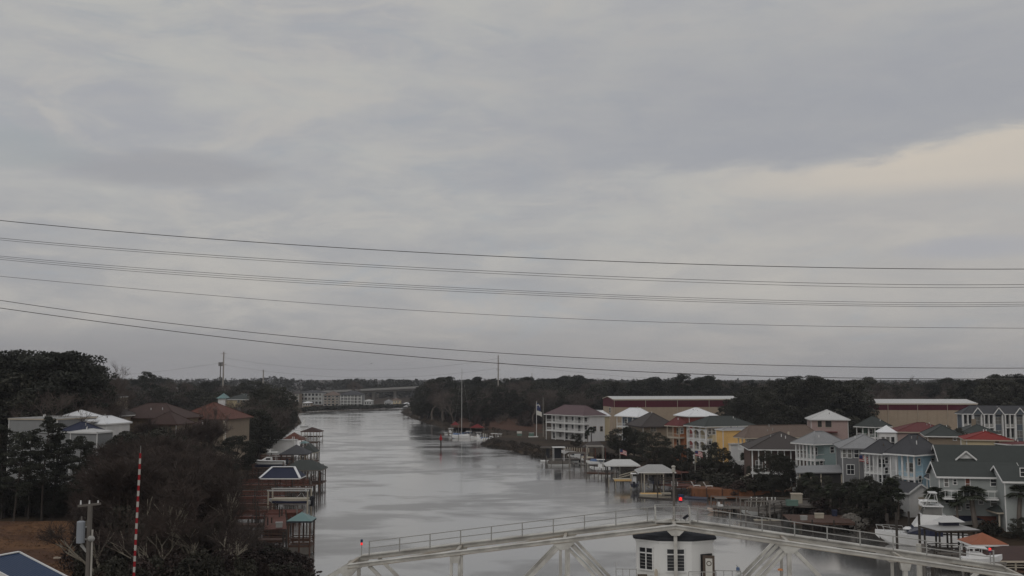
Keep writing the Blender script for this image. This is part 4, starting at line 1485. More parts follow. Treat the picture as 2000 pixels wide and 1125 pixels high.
# ------------------------------------------------------------------ left bank houses
h = House('white_roof_house', 'grey house with bright white metal roofs and a navy roof section on the left bank', 14, 18, 112, 817, 205, -14, depth=12)
h.walls('grey_stucco')
h.hip('roof_grey_metal', h.he + .3, 0.2, fascia='trim_tan')
big2 = h
h2 = House('x', '', 88, 96, 168, 822, 212, -12, depth=9, root=h.root)
h2.walls('grey_stucco')
h2.hip('roof_white_metal', h2.ridge_h(801), 0.5)
h3 = House('x', '', 114, 119, 163, 842, 200, -12, depth=6, root=h.root)
h3.walls('grey_stucco')
h3.hip('roof_navy', h3.ridge_h(824), 0.4)
h4 = House('x', '', 160, 164, 208, 827, 214, -14, depth=8, root=h.root)
h4.walls('white_siding')
h4.hip('roof_white_metal', h4.ridge_h(812), 0.4)
h5 = House('x', '', 112, 138, 190, 843.5, 196, -12, depth=5, root=h.root)
h5.walls('grey_stucco')
h5.hip('roof_pale_metal', h5.he + .5, 0.3)
h.win('R', 30, 850, 40, 866)
h.win('R', 60, 850, 70, 866)

h = House('brown_roof_house', 'dark house with low brown roof behind the white metal roofs', 160, 165, 222, 812, 250, -10, depth=10)
h.walls('tan_siding')
h.hip('roof_dark_brown', h.ridge_h(791), .5)
h = House('balcony_house', 'far house with a row of white balcony posts above the brown roofs', 190, 193, 222, 775, 330, -8, depth=9)
h.walls('tan_siding', inset_r=2)
h.hip('roof_dark_brown', h.ridge_h(766), .5)
h.porch('R', 2, (h.he * .55,), 7, doors=False)
h.add(MB().b2((0, -.3, h.he * .45), (h.w, -.1, h.he * .5)), 'white_beam', 'trim_white')

h = House('red_brown_roof_house', 'wide house with dull red-brown hip roofs and a tan porch on the left bank', 212, 216, 345, 816, 258, -10, depth=13)
h.walls('tan_siding')
h.hip('roof_red_brown', h.ridge_h(787), .8, fascia='timber_brown')
h.add(MB().b2((3.5, -2.2, h.he - 5.2), (9, -.02, h.he - 4.8)), 'porch_roof', 'trim_tan')
for q in (3.7, 5.2, 7.0, 8.7):
    h.add(MB().b2((q, -2.1, 0), (q + .25, -1.85, h.he - 5.2)), 'porch_post', 'trim_tan')
h.win('R', 300, 822, 308, 834, frame='trim_tan')
hw_ = House('x', '', 280, 286, 344, 828, 246, -10, depth=8, root=h.root)
hw_.walls('tan_siding')
hw_.hip('roof_red_brown', hw_.ridge_h(803), .6, fascia='timber_brown')
hw_.win('R', 318, 836, 326, 848, frame='trim_tan')
h = House('tile_roof_house', 'tan house under a big terracotta tile hip roof on the left bank', 340, 344, 441, 818, 268, -9, depth=15)
h.walls('tan_siding')
h.hip('roof_terracotta', h.ridge_h(786), .9, fascia='timber_brown')
for q in range(5):
    u = 1.5 + q * 3.0
    if u < h.w - 1.5:
        h.window_m('R', u, u + 1.0, h.he - 3.4, h.he - 1.6, frame='trim_tan')
        h.window_m('R', u, u + 1.0, h.he - 7.0, h.he - 5.0, frame='trim_tan')
for q in (0.05, .3, .55, .8, 1.0):
    h.add(MB().b2((h.w * q - .2, -.9, 0), (h.w * q + .2, -.5, h.he - .3)), 'column', 'trim_tan')

hw_ = House('x', '', 346, 350, 402, 846, 252, -9, depth=8, root=h.root)
hw_.walls('tan_siding')
hw_.hip('roof_red_brown', hw_.ridge_h(822), .6, fascia='timber_brown')
h = House('yellow_far_house', 'far pale yellow house with dark windows above the left bank trees', 436, 442, 492, 780, 430, -8, depth=12)
h.walls('cream_siding')
h.hip('roof_dark_green', h.ridge_h(768), .7)
for b in ((464, 781, 468, 786), (474, 781, 478, 786), (482, 781, 487, 788)):
    h.win('R', *b)
h.add(MB().b2((-3.2, -1, 0), (-.003, 3, h.he + .4)), 'tower', 'white_siding')
h.add(MB().quads([(-3.8, -1.6, h.he + .4), (.5, -1.6, h.he + .4), (.5, 3.6, h.he + .4), (-3.8, 3.6, h.he + .4), (-1.6, 1, h.he + 2.6)], [(0, 1, 4), (1, 2, 4), (2, 3, 4), (3, 0, 4), (3, 2, 1, 0)]), 'tower_roof', 'roof_teal')
h = House('grey_roof_house', 'grey low roofed house just below the far pale yellow house', 444, 448, 492, 801, 370, -8, depth=9)
h.walls('tan_siding')
h.hip('roof_grey_shingle', h.ridge_h(793), .6)
h.add(MB().b2((1, -.2, h.he - 1.2), (h.w, -.02, h.he - .9)), 'porch_beam', 'trim_white')
h = House('far_gable_house', 'tiny white gabled house among far trees on the left', 320, 324, 341, 764, 620, -8, depth=9)
h.walls('pale_grey_siding')
h.gable('roof_pale_metal', 'white_siding', h.ridge_h(757), 'y', .4)

# blue metal roof close by at the bottom left corner
h = House('blue_roof_building', 'near building with blue metal gable roof in the bottom left corner', -110, 0, 176, 1160, 84, 62, depth=12, zb=2)
a_, b_ = D(-30, 1084, 84), D(46, 1075, 88)
br = h.root
br.location = (-42.6, 90.0, 2.0)
br.rotation_euler = (0, 0, math.radians(67))
RZ, RW, RL, sl = 8.0, 8.5, 4.2, 0.30
MB().b2((-RL, -RW + .7, 0), (-.6, RW - .7, RZ - RW * sl)).build('wall', 'white_siding', br)
MB().quads([(-RL, -RW, RZ - RW * sl), (0, -RW, RZ - RW * sl), (0, 0, RZ), (-RL, 0, RZ), (0, RW, RZ - RW * sl), (-RL, RW, RZ - RW * sl),
            (-RL, -RW, RZ - RW * sl - .15), (0, -RW, RZ - RW * sl - .15), (0, 0, RZ - .15), (-RL, 0, RZ - .15), (0, RW, RZ - RW * sl - .15), (-RL, RW, RZ - RW * sl - .15)],
           [(0, 1, 2, 3), (3, 2, 4, 5), (7, 6, 9, 8), (8, 9, 11, 10), (1, 7, 8, 2), (2, 8, 10, 4), (0, 6, 7, 1), (4, 10, 11, 5)]).build('roof', 'roof_blue_metal', br)
MB().bar((0.06, -RW, RZ - RW * sl - .05), (0.06, 0, RZ - .05), .12, .3).bar((0.06, 0, RZ - .05), (0.06, RW, RZ - RW * sl - .05), .12, .3).bar((-RL - .06, -RW, RZ - RW * sl - .05), (-RL - .06, 0, RZ - .05), .12, .4).bar((-RL - .06, 0, RZ - .05), (-RL - .06, RW, RZ - RW * sl - .05), .12, .4).bar((-RL, 0, RZ + .05), (0.1, 0, RZ + .05), .3, .08).build('white_trim', 'trim_white', br)
MB().quads([(-.6, -RW + .7, RZ - RW * sl), (-.6, RW - .7, RZ - RW * sl), (-.6, 0, RZ - .2)], [(0, 1, 2)]).build('gable_wall', 'white_siding', br)

# ------------------------------------------------------------------ far shore: condominiums, high bridge, little houses
def condo(label, xl, xc, xr, ye, yr, Y, a, wallm, roofm, floors, balc=False, ncol=5):
    h = House('condominium', label, xl, xc, xr, ye, Y, a, depth=14, cat='apartment building', zb=1.9)
    h.walls(wallm, inset_r=2.0 if balc else 0)
    h.hip(roofm, h.ridge_h(yr), .5, fascia=None)
    if balc:
        h.porch('R', 2.0, [h.he * k / floors for k in range(floors)], ncol + 1, doors=True, rail=True, pw=.45)
    else:
        fh = h.he / floors
        for f in range(floors):
            for k in range(ncol):
                u = h.w * (k + .5) / ncol
                h.window_m('R', u - 1.1, u + 1.1, fh * f + fh * .22, fh * f + fh * .82, bars=0, fw=.15)
    return h


condo('narrow tan far condominium at the left end of the far shore row', 560, 564, 584, 769, 764, 880, -4, 'tan_siding', 'roof_dark_brown', 4, False, 3)
condo('long far condominium with dark upper storey over a pale one', 584, 587, 629, 767, 762, 890, -4, 'pale_grey_siding', 'roof_dark_grey', 3, False, 6)
condo('cream coloured far condominium block beyond the river bend', 630, 632, 662, 772, 764, 850, -4, 'tan_siding', 'roof_brown', 4, False, 4)
condo('far condominium with white stacked balconies beside the high bridge', 661, 664, 706, 771, 763, 845, -4, 'grey_stucco', 'roof_dark_grey', 4, True, 6)

fb = thing('road_bridge', 'far concrete road bridge on tall piers crossing beyond the condominiums', 'bridge', (XY(760, 1050), 1050, 0))
A_, B_ = D(590, 768, 1000), D(900, 753, 1120)
MB().bar(A_, B_, 11, 1.1).build('deck', 'road_concrete', fb, world=True)
for o_ in (-5.4, 5.4):
    MB().bar(A_ + Vector((0, o_, 1.0)), B_ + Vector((0, o_, 1.0)), .3, .9).build('parapet', 'road_concrete', fb, world=True)
MB().bar(A_ + Vector((0, 0, -1.5)), B_ + Vector((0, 0, -1.5)), 7, 1.9).build('girder', 'pile_grey', fb, world=True)
for px in (640, 681, 721, 763, 812):
    u = (px - 590) / 310
    p = A_.lerp(B_, u)
    MB().b2((p.x - 1.1, p.y - 4, -1), (p.x + 1.1, p.y - 1.5, p.z - 2.4)).b2((p.x - 1.1, p.y + 1.5, -1), (p.x + 1.1, p.y + 4, p.z - 2.4)).b2((p.x - 1.4, p.y - 5, p.z - 3.4), (p.x + 1.4, p.y + 5, p.z - 2.401)).build('pier', 'pile_grey', fb, world=True)

for i, (px, w, ye, yr, Y, wm_, rm_, lab) in enumerate([(718, 16, 783, 780, 830, 'pale_grey_siding', 'roof_pale_metal', 'small far shore house just right of the balconied condominium'),
                                                     (757, 14, 785, 780, 850, 'white_siding', 'roof_grey_shingle', 'small white far house under the high bridge pier'),
                                                     (772, 18, 782, 777, 900, 'cream_siding', 'roof_brown', 'small cream far house right of the high bridge pier'),
                                                     (792, 14, 789, 786, 860, 'pale_grey_siding', 'roof_white_metal', 'tiny white roofed far house behind the gazebo dock'),
                                                     (598, 16, 787, 784, 800, 'tan_siding', 'roof_white_metal', 'tiny far house with a white roof below the long condominium')]):
    h = House('far_house', lab, px - w / 2, px - w / 2 + 1, px + w / 2, ye, Y, -3, depth=8, zb=1.9)
    h.walls(wm_)
    h.hip(rm_, h.ridge_h(yr), .5, fascia=None)
    for k in range(3):
        h.window_m('R', h.w * (k + .3) / 3.2, h.w * (k + .3) / 3.2 + 1.1, h.he * .45, h.he * .8, bars=0, fw=.2)
# ------------------------------------------------------------------ docks, boathouses, boats
def dock(label, pts, w, z=1.5, m='timber_brown', pilem='pile_dark', rail=0, step=3.0, name='dock', cat='dock', pile_up=0.0, railm=None, planks=True):
    """plank deck along a line of ground points, on piles; rail: 0 none, 1 both sides"""
    P = [Vector((p[0], p[1], 0)) for p in pts]
    o = thing(name, label, cat, (P[0].x, P[0].y, 0))
    for a, b in zip(P[:-1], P[1:]):
        d = (b - a).normalized()
        n = Vector((-d.y, d.x, 0))
        L = (b - a).length
        zz = Vector((0, 0, z))
        MB().bar(a + n * (w / 2 - .15) + zz - Vector((0, 0, .2)), b + n * (w / 2 - .15) + zz - Vector((0, 0, .2)), .12, .28).build('stringer', m, o, world=True)
        MB().bar(a - n * (w / 2 - .15) + zz - Vector((0, 0, .2)), b - n * (w / 2 - .15) + zz - Vector((0, 0, .2)), .12, .28).build('stringer', m, o, world=True)
        k = max(2, int(L / 0.42))
        mb = MB()
        for i in range(k):
            c_ = a + d * (L * (i + .5) / k) + zz
            mb.box((c_.x, c_.y, c_.z + R.uniform(-.012, .012)), (L / k * 0.9, w * R.uniform(.98, 1.02), .05), math.atan2(d.y, d.x))
        tag(mb.build('deck_board', m, o, world=True), kind='stuff')
        k = max(1, int(L / step))
        for i in range(k + 1):
            for sg in (-1, 1):
                c_ = a + d * (L * i / k) + n * (sg * w / 2)
                MB().tube((c_.x, c_.y, -1.6), (c_.x + R.uniform(-.05, .05), c_.y, z + (1.15 if rail else 0.15) + pile_up * R.uniform(.6, 1.2)), .15, .12, 6).build('pile', pilem, o, world=True)
        if rail:
            for sg in (-1, 1):
                e = n * (sg * (w / 2 - .02))
                for h_ in (.5, 1.0):
                    MB().bar(a + e + zz + Vector((0, 0, h_)), b + e + zz + Vector((0, 0, h_)), .09, .13).build('rail', railm or m, o, world=True)
    return o


def canopy(label, xl, xr, ye, yr, Y, depth, roofm, a=0, z=1.4, name='boathouse', cat='boathouse', post='pile_dark', hipk=None, fascia='trim_white', floor='timber_brown', nx=2, railing=False, o=0.5, floorless=False, gable=False, post_r=.13):
    """roof on posts over the water or a deck; spec by the roof's extent in the photograph"""
    zc = D((xl + xr) / 2, ye, Y).z
    x0, x1 = XY(xl, Y, zc), XY(xr, Y, zc)
    W = (x1 - x0) / math.cos(math.radians(a))
    t = thing(name, label, cat, ((x0 + x1) / 2, Y + depth / 2, 0), math.radians(a))
    zr = D(1000, yr, Y + depth / 2).z
    w2, d2 = W / 2, depth / 2
    h = min(W, depth) / 2 * .72 if hipk is None else hipk
    if W >= depth:
        r0, r1 = (-w2 + h, 0, zr), (w2 - h, 0, zr)
        F = [(0, 1, 5, 4), (1, 2, 5), (2, 3, 4, 5), (3, 0, 4)]
    else:
        r0, r1 = (0, -d2 + h, zr), (0, d2 - h, zr)
        F = [(0, 1, 4), (1, 2, 5, 4), (2, 3, 5), (3, 0, 4, 5)]
    if W == depth or (abs(W - depth) < .4):
        r0 = r1 = None
    if r0 is None:
        P = [(-w2, -d2, zc), (w2, -d2, zc), (w2, d2, zc), (-w2, d2, zc), (0, 0, zr)]
        F = [(0, 1, 4), (1, 2, 4), (2, 3, 4), (3, 0, 4)]
    else:
        P = [(-w2, -d2, zc), (w2, -d2, zc), (w2, d2, zc), (-w2, d2, zc), r0, r1]
    r = MB().quads(P, F + [(3, 2, 1, 0)]).build('roof', roofm, t)
    if fascia:
        MB().b2((-w2 + .02, -d2 + .02, zc - .24), (w2 - .02, d2 - .02, zc - .012)).build('fascia', fascia, r)
    for i in range(nx + 1):
        for sg in (-1, 1):
            x = -w2 + o + (2 * w2 - 2 * o) * i / nx
            MB().tube((x, sg * (d2 - o), -1.6), (x, sg * (d2 - o), zc - .24), post_r, post_r, 6).build('post', post, t)
    if not floorless:
        MB().b2((-w2 + .25, -d2 + .25, z - .25), (w2 - .25, d2 - .25, z)).build('deck', floor, t)
    if railing:
        m = MB()
        for sg in (-1, 1):
            for hh in (.35, .65, .95):
                m.bar((-w2 + o, sg * (d2 - o), z + hh), (w2 - o, sg * (d2 - o), z + hh), .06, .12)
                m.bar((sg * (w2 - o), -d2 + o, z + hh), (sg * (w2 - o), d2 - o, z + hh), .06, .12)
        m.build('railing', post if railing is True else railing, t)
    t['zc'] = zc
    return t


def hull_mesh(L, B, D_, sheer=0.35, flare=0.75, transom=.85, n=12):
    """open-topped hull, bow towards +x, keel at z=0"""
    mb = MB()
    prof = []
    for i in range(n + 1):
        u = i / n
        x = -L / 2 + L * u
        half = B / 2 * (transom + (1 - transom) * math.sin(min(1, u * 1.6) * PI / 2)) if u < .55 else B / 2 * max(0.012, 1 - ((u - .55) / .45) ** 2.1)
        zt = D_ + sheer * max(0, u - .3) ** 2 * 2
        keel = D_ * 0.9 * max(0, (u - .72) / .28) ** 2.2
        hb = half * flare * (1 - .35 * max(0, (u - .5) / .5))
        prof.append([(x, 0, keel), (x, hb, keel + .28 * D_ * (1 - .4 * max(0, u - .6))), (x, half, zt), (x, half * .93, zt + .02)])
    V, F = [], []
    for p in prof:
        V += [(x, -y, z) for x, y, z in p[::-1]] + p[1:]
    k = 7
    for i in range(n):
        for j in range(k - 1):
            a = i * k + j
            F.append((a, a + 1, a + k + 1, a + k))
    F.append(tuple(range(k)))
    # deck
    for i in range(n):
        a = i * k
        F.append((a, a + k, a + k + k - 1, a + k - 1))
    mb.quads(V, F)
    return mb, prof


def motorboat(label, loc, L, rz, hullm='gelcoat', style='console', z=-0.3, group=None, name='motorboat', cover=None, topm='trim_white'):
    o = thing(name, label, 'boat', (loc[0], loc[1], z), rz, group)
    B = L * .31
    Dp = max(.7, L * .13)
    mb, pr_ = hull_mesh(L, B, Dp)
    mb.build('hull', hullm, o)
    if style == 'console':
        MB().b2((-.6, -.4, Dp), (.5, .4, Dp + .9)).quads([(.0, -.42, Dp + .9), (.5, -.42, Dp + .9), (.5, .42, Dp + .9), (.0, .42, Dp + .9), (.0, -.38, Dp + 1.35), (.3, -.38, Dp + 1.35), (.3, .38, Dp + 1.35), (.0, .38, Dp + 1.35)], [(3, 2, 1, 0), (4, 5, 6, 7), (0, 1, 5, 4), (1, 2, 6, 5), (2, 3, 7, 6), (3, 0, 4, 7)]).build('console', 'gelcoat', o)
        t = MB()
        for x in (-.9, .5):
            for y in (-.6, .6):
                t.bar((x, y, Dp), (x, y * .9, Dp + 2.0), .07)
        t.b2((-1.3, -.9, Dp + 2.0), (.9, .9, Dp + 2.1))
        t.build('t_top', topm, o)
    elif style == 'cover':
        MB().quads([(-L * .48, -B * .46, Dp + .05), (L * .3, -B * .4, Dp + .1), (L * .3, B * .4, Dp + .1), (-L * .48, B * .46, Dp + .05), (-L * .44, 0, Dp + .55), (L * .22, 0, Dp + .8)], [(0, 1, 5, 4), (1, 2, 5), (2, 3, 4, 5), (3, 0, 4)]).build('cover', cover or 'canvas_blue', o)
    elif style == 'cabin':
        MB().quads([(-.5, -B * .36, Dp), (L * .28, -B * .28, Dp + .1), (L * .28, B * .28, Dp + .1), (-.5, B * .36, Dp), (-.4, -B * .32, Dp + .95), (L * .12, -B * .24, Dp + .9), (L * .12, B * .24, Dp + .9), (-.4, B * .32, Dp + .95)],
                   [(3, 2, 1, 0), (4, 5, 6, 7), (0, 1, 5, 4), (1, 2, 6, 5), (2, 3, 7, 6), (3, 0, 4, 7)]).build('cabin', 'gelcoat', o)
        MB().b2((-.3, -B * .355, Dp + .35), (L * .1, B * .355, Dp + .75)).build('window_band', 'glass_dark', o)
        t = MB()
        for x in (-1.6, -.2):
            for y in (-.8, .8):
                t.bar((x, y, Dp + .1), (x + .2, y * .9, Dp + 2.1), .06)
        t.b2((-2.0, -1.0, Dp + 2.1), (.4, 1.0, Dp + 2.2))
        t.build('hard_top', topm, o)
    MB().b2((-L / 2 - .55, -.25, Dp * .3), (-L / 2 + .02, .25, Dp + .55)).b2((-L / 2 - .35, -.08, -.1), (-L / 2 - .2, .08, Dp * .3)).build('outboard', 'canvas_black', o)
    return o


def lift(label, loc, w, d, h, rz, m='pile_grey', beams='alu', r=.14):
    o = thing('boat_lift', label, 'boat lift', (loc[0], loc[1], 0), rz)
    for x in (-w / 2, w / 2):
        for y in (-d / 2, d / 2):
            MB().tube((x, y, -1.6), (x, y, h), r, r * .9, 6).build('pile', m, o)
    for y in (-d / 2, d / 2):
        MB().b2((-w / 2 - .2, y - r * .8, h - r * 1.5), (w / 2 + .2, y + r * .8, h)).build('top_beam', beams, o)
    for x in (-w / 4, w / 4):
        MB().b2((x - .1, -d / 2, 1.1), (x + .1, d / 2, 1.3)).build('cradle', beams, o)
    return o


Z15 = 1.5
g15 = lambda px, py: G(px, py, 1.5)

# ---- left bank, near to far
dock('brown railed walkway leading out to the teal roofed gazebo', [g15(455, 1053), g15(556, 1053)], 2.2, rail=1)
kz = canopy('teal metal roofed gazebo on the end of the nearest left dock', 559, 609, 1018, 1000, 147.0, 3.55, 'roof_teal', fascia='roof_black', railing=True, floor='timber_brown', post='timber_brown', nx=2, name='gazebo', cat='gazebo', o=.3)
k0 = kz['zc']
MB().b2((-1.5, -1.5, .15), (1.5, 1.5, 1.24)).build('skirt', 'timber_grey', kz)
MB().b2((-1.2, -1.2, 1.9), (1.3, -.9, 2.3)).build('bench', 'timber_brown', kz)
dock('brown walkway just behind the gazebo walkway, without a roof', [g15(450, 1024), g15(565, 1024)], 2.4, rail=0, pile_up=1.0)
dock('wide brown cross deck between the gazebo and the boat lift', [g15(538, 1034), g15(538, 1002)], 3.6, m='timber_red', rail=0, pile_up=.4)
dock('railed brown walkway beneath the blue striped boat on the left', [g15(462, 984), g15(532, 984)], 2.0, rail=1, m='timber_red')
dock('railed brown walkway left of the navy roofed boathouse', [g15(468, 958), g15(540, 958)], 1.8, rail=1)
mb_ = g15(556, 1000)
ds = thing('storage_deck', 'dark red boarded boat platform behind the teal gazebo', 'deck', (mb_.x, mb_.y, 0))
MB().b2((-2.6, -2, .3), (2.6, 2, 1.5)).build('board_wall', 'timber_red', ds)
MB().b2((-2.8, -2.2, 1.5), (2.8, 2.2, 1.7)).build('deck', 'timber_red', ds)
for x in (-2.6, 0, 2.6):
    MB().tube((x, -2.1, -1.6), (x, -2.1, 2.3), .14, .12, 6).build('pile', 'pile_dark', ds)
p = D(566, 984, 186)
lift('grey boat lift frame holding the blue striped boat', (p.x, 186), 7.0, 3.4, D(566, 955, 186).z, 0, 'timber_pale')
bo = thing('deck_boat', 'long low boat with a dark blue stripe raised on a lift on the left', 'boat', (p.x, 186, D(566, 986, 186).z))
hb, _ = hull_mesh(7.6, 2.4, .8)
hb.v = [(-x, y, z) for x, y, z in hb.v]
hb.f = [f[::-1] for f in hb.f]
hb.build('hull', 'alu', bo)
MB().b2((-2.9, -1.24, .42), (3.3, 1.24, .78)).build('blue_stripe', 'hull_navy', bo)
MB().b2((-3.0, -1.1, .85), (3.3, 1.1, 1.2)).build('cover', 'timber_pale', bo)
MB().bar((1.2, -.9, 1.2), (2.2, -.9, 2.2), .08).bar((2.9, -.9, 1.2), (2.4, -.9, 2.2), .08).build('ladder_rail', 'alu', bo)
MB().b2((3.6, -.4, -.2), (4.3, .4, 1.2)).ball((4.0, 0, 1.2), (.45, .35, .4)).build('outboard', 'canvas_black', bo)

nv = canopy('boathouse with a navy hip roof edged in white ridges on the left bank', 507, 586, 934, 912, 216, 6.5, 'roof_navy', floorless=False, post='timber_brown', fascia='trim_white', nx=3, hipk=1.9)
zc_ = nv['zc']
w2 = (XY(586, 216, zc_) - XY(507, 216, zc_)) / 2
zr_ = D(1000, 912, 216 + 3.25).z
MB().bar((-w2 + 1.9, 0, zr_ + .05), (w2 - 1.9, 0, zr_ + .05), .9, .12).bar((-w2, -3.25, zc_ + .06), (-w2 + 1.9, 0, zr_ + .06), .5, .1).bar((w2, -3.25, zc_ + .06), (w2 - 1.9, 0, zr_ + .06), .5, .1).build('ridge_cap', 'roof_white_metal', nv)
canopy('open boathouse with a wide dark green-grey roof reaching out to the river piles', 550, 628, 918, 898, 232, 8, 'roof_dark_green', post='timber_brown', fascia='timber_grey', nx=3)
dock('dark river-end deck with tall piles beside the green-grey boathouse', [g15(560, 942), g15(625, 942)], 3, rail=1, pile_up=1.0)
for i, (px, y0, y1) in enumerate(((625, 905, 942), (630.5, 906, 944))):
    b_ = G(px, y1, 0)
    o = thing('mooring_pile', ['dark mooring pile at the river end of the green-grey boathouse', 'outermost lone dark mooring pile on the left bank'][i], 'mooring pile', (b_.x, b_.y, 0))
    MB().tube((0, 0, -1.6), (0, 0, D(px, y0, b_.y).z), .17, .14, 7).build('pile', 'pile_dark', o)
    MB().bar((-.4, 0, 2.2), (.5, 0, 2.1), .1).build('cleat', 'pile_dark', o)
b_ = D(527, 903, 256)
o = motorboat('white motor cruiser with a hard top raised on a lift at the left bank', (b_.x, 256), 8.0, PI, 'gelcoat', 'cabin', z=b_.z - .7)
MB().b2((-3.7, -1.0, -.35), (3.4, 1.0, .15)).build('navy_bottom', 'hull_navy', o)
MB().bar((0, 0, 3.3), (0, 0, 3.7), .3).bar((-.8, 0, 3.75), (.8, 0, 3.75), .35, .1).build('radar', 'gelcoat', o)
lift('dark boat lift frame beneath the white motor cruiser', (b_.x, 256), 7.5, 4, 4.6, 0, 'timber_brown', 'pile_dark')
dock('brown walkway running beside the white motor cruiser', [g15(480, 926), g15(545, 921)], 1.6, rail=1)
canopy('boathouse with a dark slate hip roof behind the white motor cruiser', 545, 600, 887, 868, 282, 8, 'roof_dark_grey', post='timber_brown', fascia='roof_dark_grey', nx=2)
canopy('boathouse with a dark green roof at the water edge behind the slate roof', 583, 616, 884, 866, 292, 7, 'roof_dark_green', post='timber_pale', fascia='timber_pale', nx=2)
canopy('tiny teal roofed shelter between two dark boathouses on the left', 583, 600, 866, 861, 318, 4, 'roof_teal', post='timber_brown', fascia=None, nx=1)
b_ = D(546, 876, 312)
ws = thing('boat_shed', 'low white walled shed below an orange-brown roof on the left bank', 'shed', (b_.x, 312, 1.5))
hh = D(546, 860, 312).z - 1.5
MB().b2((-4.9, -2, 0), (4.9, 2, hh)).build('wall', 'white_siding', ws)
MB().b2((-5.1, -2.2, hh), (5.1, 2.2, hh + .25)).build('roof', 'roof_pale_metal', ws)
MB().b2((-4.9, -2.3, -.3), (-3.4, -2, hh + .9)).build('pillar', 'trim_tan', ws)
for x in (-2.5, 4.2, 4.7):
    MB().b2((x, -2.25, 0), (x + .18, -2.04, hh + 1.2)).build('post', 'trim_white', ws)
canopy('orange-brown roofed boathouse behind the low white shed', 548, 592, 860, 844, 335, 7, 'roof_terracotta', post='timber_brown', fascia=None, nx=2)
canopy('red roofed boathouse at the far end of the left docks', 586, 626, 843, 834, 415, 8, 'roof_red_brown', post='timber_pale', fascia='timber_red', nx=3)
dock('far left dock of grey posts below the red roofed boathouse', [g15(596, 862), g15(622, 862)], 4, rail=1, m='timber_grey', pilem='pile_pale', pile_up=1.2)
dock('far left dock of brown posts nearer than the red roofed boathouse', [g15(592, 880), g15(621, 880)], 4, rail=1, m='timber_red', pilem='pile_grey', pile_up=1.2)
b_ = G(596, 830, 1.0)
o = thing('sailing_dinghy', 'small white triangular sail at the far left bank', 'boat', (b_.x, b_.y, 0))
hb, _ = hull_mesh(5, 1.6, .6)
hb.build('hull', 'gelcoat', o)
MB().tube((0, 0, .4), (0, 0, 5), .06, .04, 6).build('mast', 'alu', o)
MB().quads([(-.1, 0, 1), (-2.2, .05, 1.1), (-.1, 0, 4.8), (-.1, .03, 1), (-2.2, .08, 1.1), (-.1, .03, 4.8)], [(0, 1, 2), (5, 4, 3), (0, 3, 4, 1), (1, 4, 5, 2), (2, 5, 3, 0)]).build('sail', 'trim_white', o)

# ---- far right point: roofed dock
canopy('far roofed dock on the wooded point where the river bends', 786, 806, 795, 789, 655, 7, 'roof_grey_metal', post='pile_dark', fascia=None, nx=2, floor='pile_dark', railing=True)
dock('dark far walkway behind the roofed dock on the wooded point', [G(800, 808, 1.5), G(815, 809, 1.5)], 2, m='timber_grey')

# ---- day beacon in the river
b_ = G(861, 875, 0)
o = thing('day_beacon', 'red triangular channel marker on a single pile in midstream', 'channel marker', (b_.x, b_.y, 0))
zt = D(861, 855, b_.y).z
MB().tube((0, 0, -2), (0, 0, zt), .28, .24, 8).build('pile', 'pile_dark', o)
zz = D(861, 847, b_.y).z
MB().quads([(-.62, -.3, zt - .6), (.62, -.3, zt - .6), (0, -.3, zz), (-.62, -.22, zt - .6), (.62, -.22, zt - .6), (0, -.22, zz)], [(0, 1, 2), (5, 4, 3), (0, 3, 4, 1), (1, 4, 5, 2), (2, 5, 3, 0)]).build('red_board', 'stripe_red', o)
MB().b2((-.35, -.3, zt - .9), (.35, .3, zt - .6)).build('bracket', 'stripe_red', o)

# ---- small marina: sailing yacht, motor boats, tents, sign, flags
b_ = G(903, 857, 0)
o = thing('sailing_yacht', 'white sailing yacht with a very tall bare mast in the small marina', 'boat', (b_.x, b_.y + 2, -.3), math.radians(170))
hb, _ = hull_mesh(9, 2.8, 1.3)
hb.build('hull', 'gelcoat', o)
MB().quads([(-3, -1, 1.4), (1.8, -.8, 1.5), (1.8, .8, 1.5), (-3, 1, 1.4), (-3, -.85, 2.0), (1.2, -.6, 1.95), (1.2, .6, 1.95), (-3, .85, 2.0)], [(4, 5, 6, 7), (0, 1, 5, 4), (1, 2, 6, 5), (2, 3, 7, 6), (3, 0, 4, 7)]).build('coachroof', 'gelcoat', o)
zt = D(903, 720, b_.y).z + .3
MB().tube((.4, 0, 1.4), (.4, 0, zt), .14, .09, 8).build('mast', 'alu', o)
MB().tube((.4, 0, 2.6), (-3.8, 0, 2.7), .14, .1, 6).build('boom', 'canvas_blue', o)
MB().tube((4.2, 0, 1.6), (.4, 0, zt * .95), .012, .012, 4).tube((-4.2, 0, 1.5), (.4, 0, zt * .98), .012, .012, 4).build('stay', 'alu', o)
for k, (px, py, L, a, hm_, st, lab) in enumerate([(880, 848, 6.5, 165, 'gelcoat', 'console', 'white boat at the far end of the marina pontoon'), (893, 852, 7, 160, 'gelcoat', 'cover', 'low covered boat between the yacht and the far end of the pontoon'),
                                                 (912, 856, 8, 172, 'hull_cream', 'cabin', 'orange-tinted cabin boat beside the tall masted yacht'), (934, 857, 7, 165, 'gelcoat', 'console', 'white console boat right of the tall masted yacht'),
                                                 (948, 860, 6.5, 160, 'gelcoat', 'cover', 'blue covered boat in the middle of the marina row'), (961, 861, 8, 170, 'gelcoat', 'cabin', 'large white cabin boat near the right end of the marina row'),
                                                 (974, 860, 6, 165, 'gelcoat', 'console', 'small white boat at the right end of the marina row')]):
    b_ = G(px, py, 0)
    motorboat(lab, b_, L, math.radians(a), hm_, st, group='boats in the small marina')
dock('floating pontoon behind the marina boats', [G(872, 845, .8), G(985, 858, .8)], 2.2, z=.8, m='timber_grey', pilem='pile_grey', pile_up=1.6, step=4)
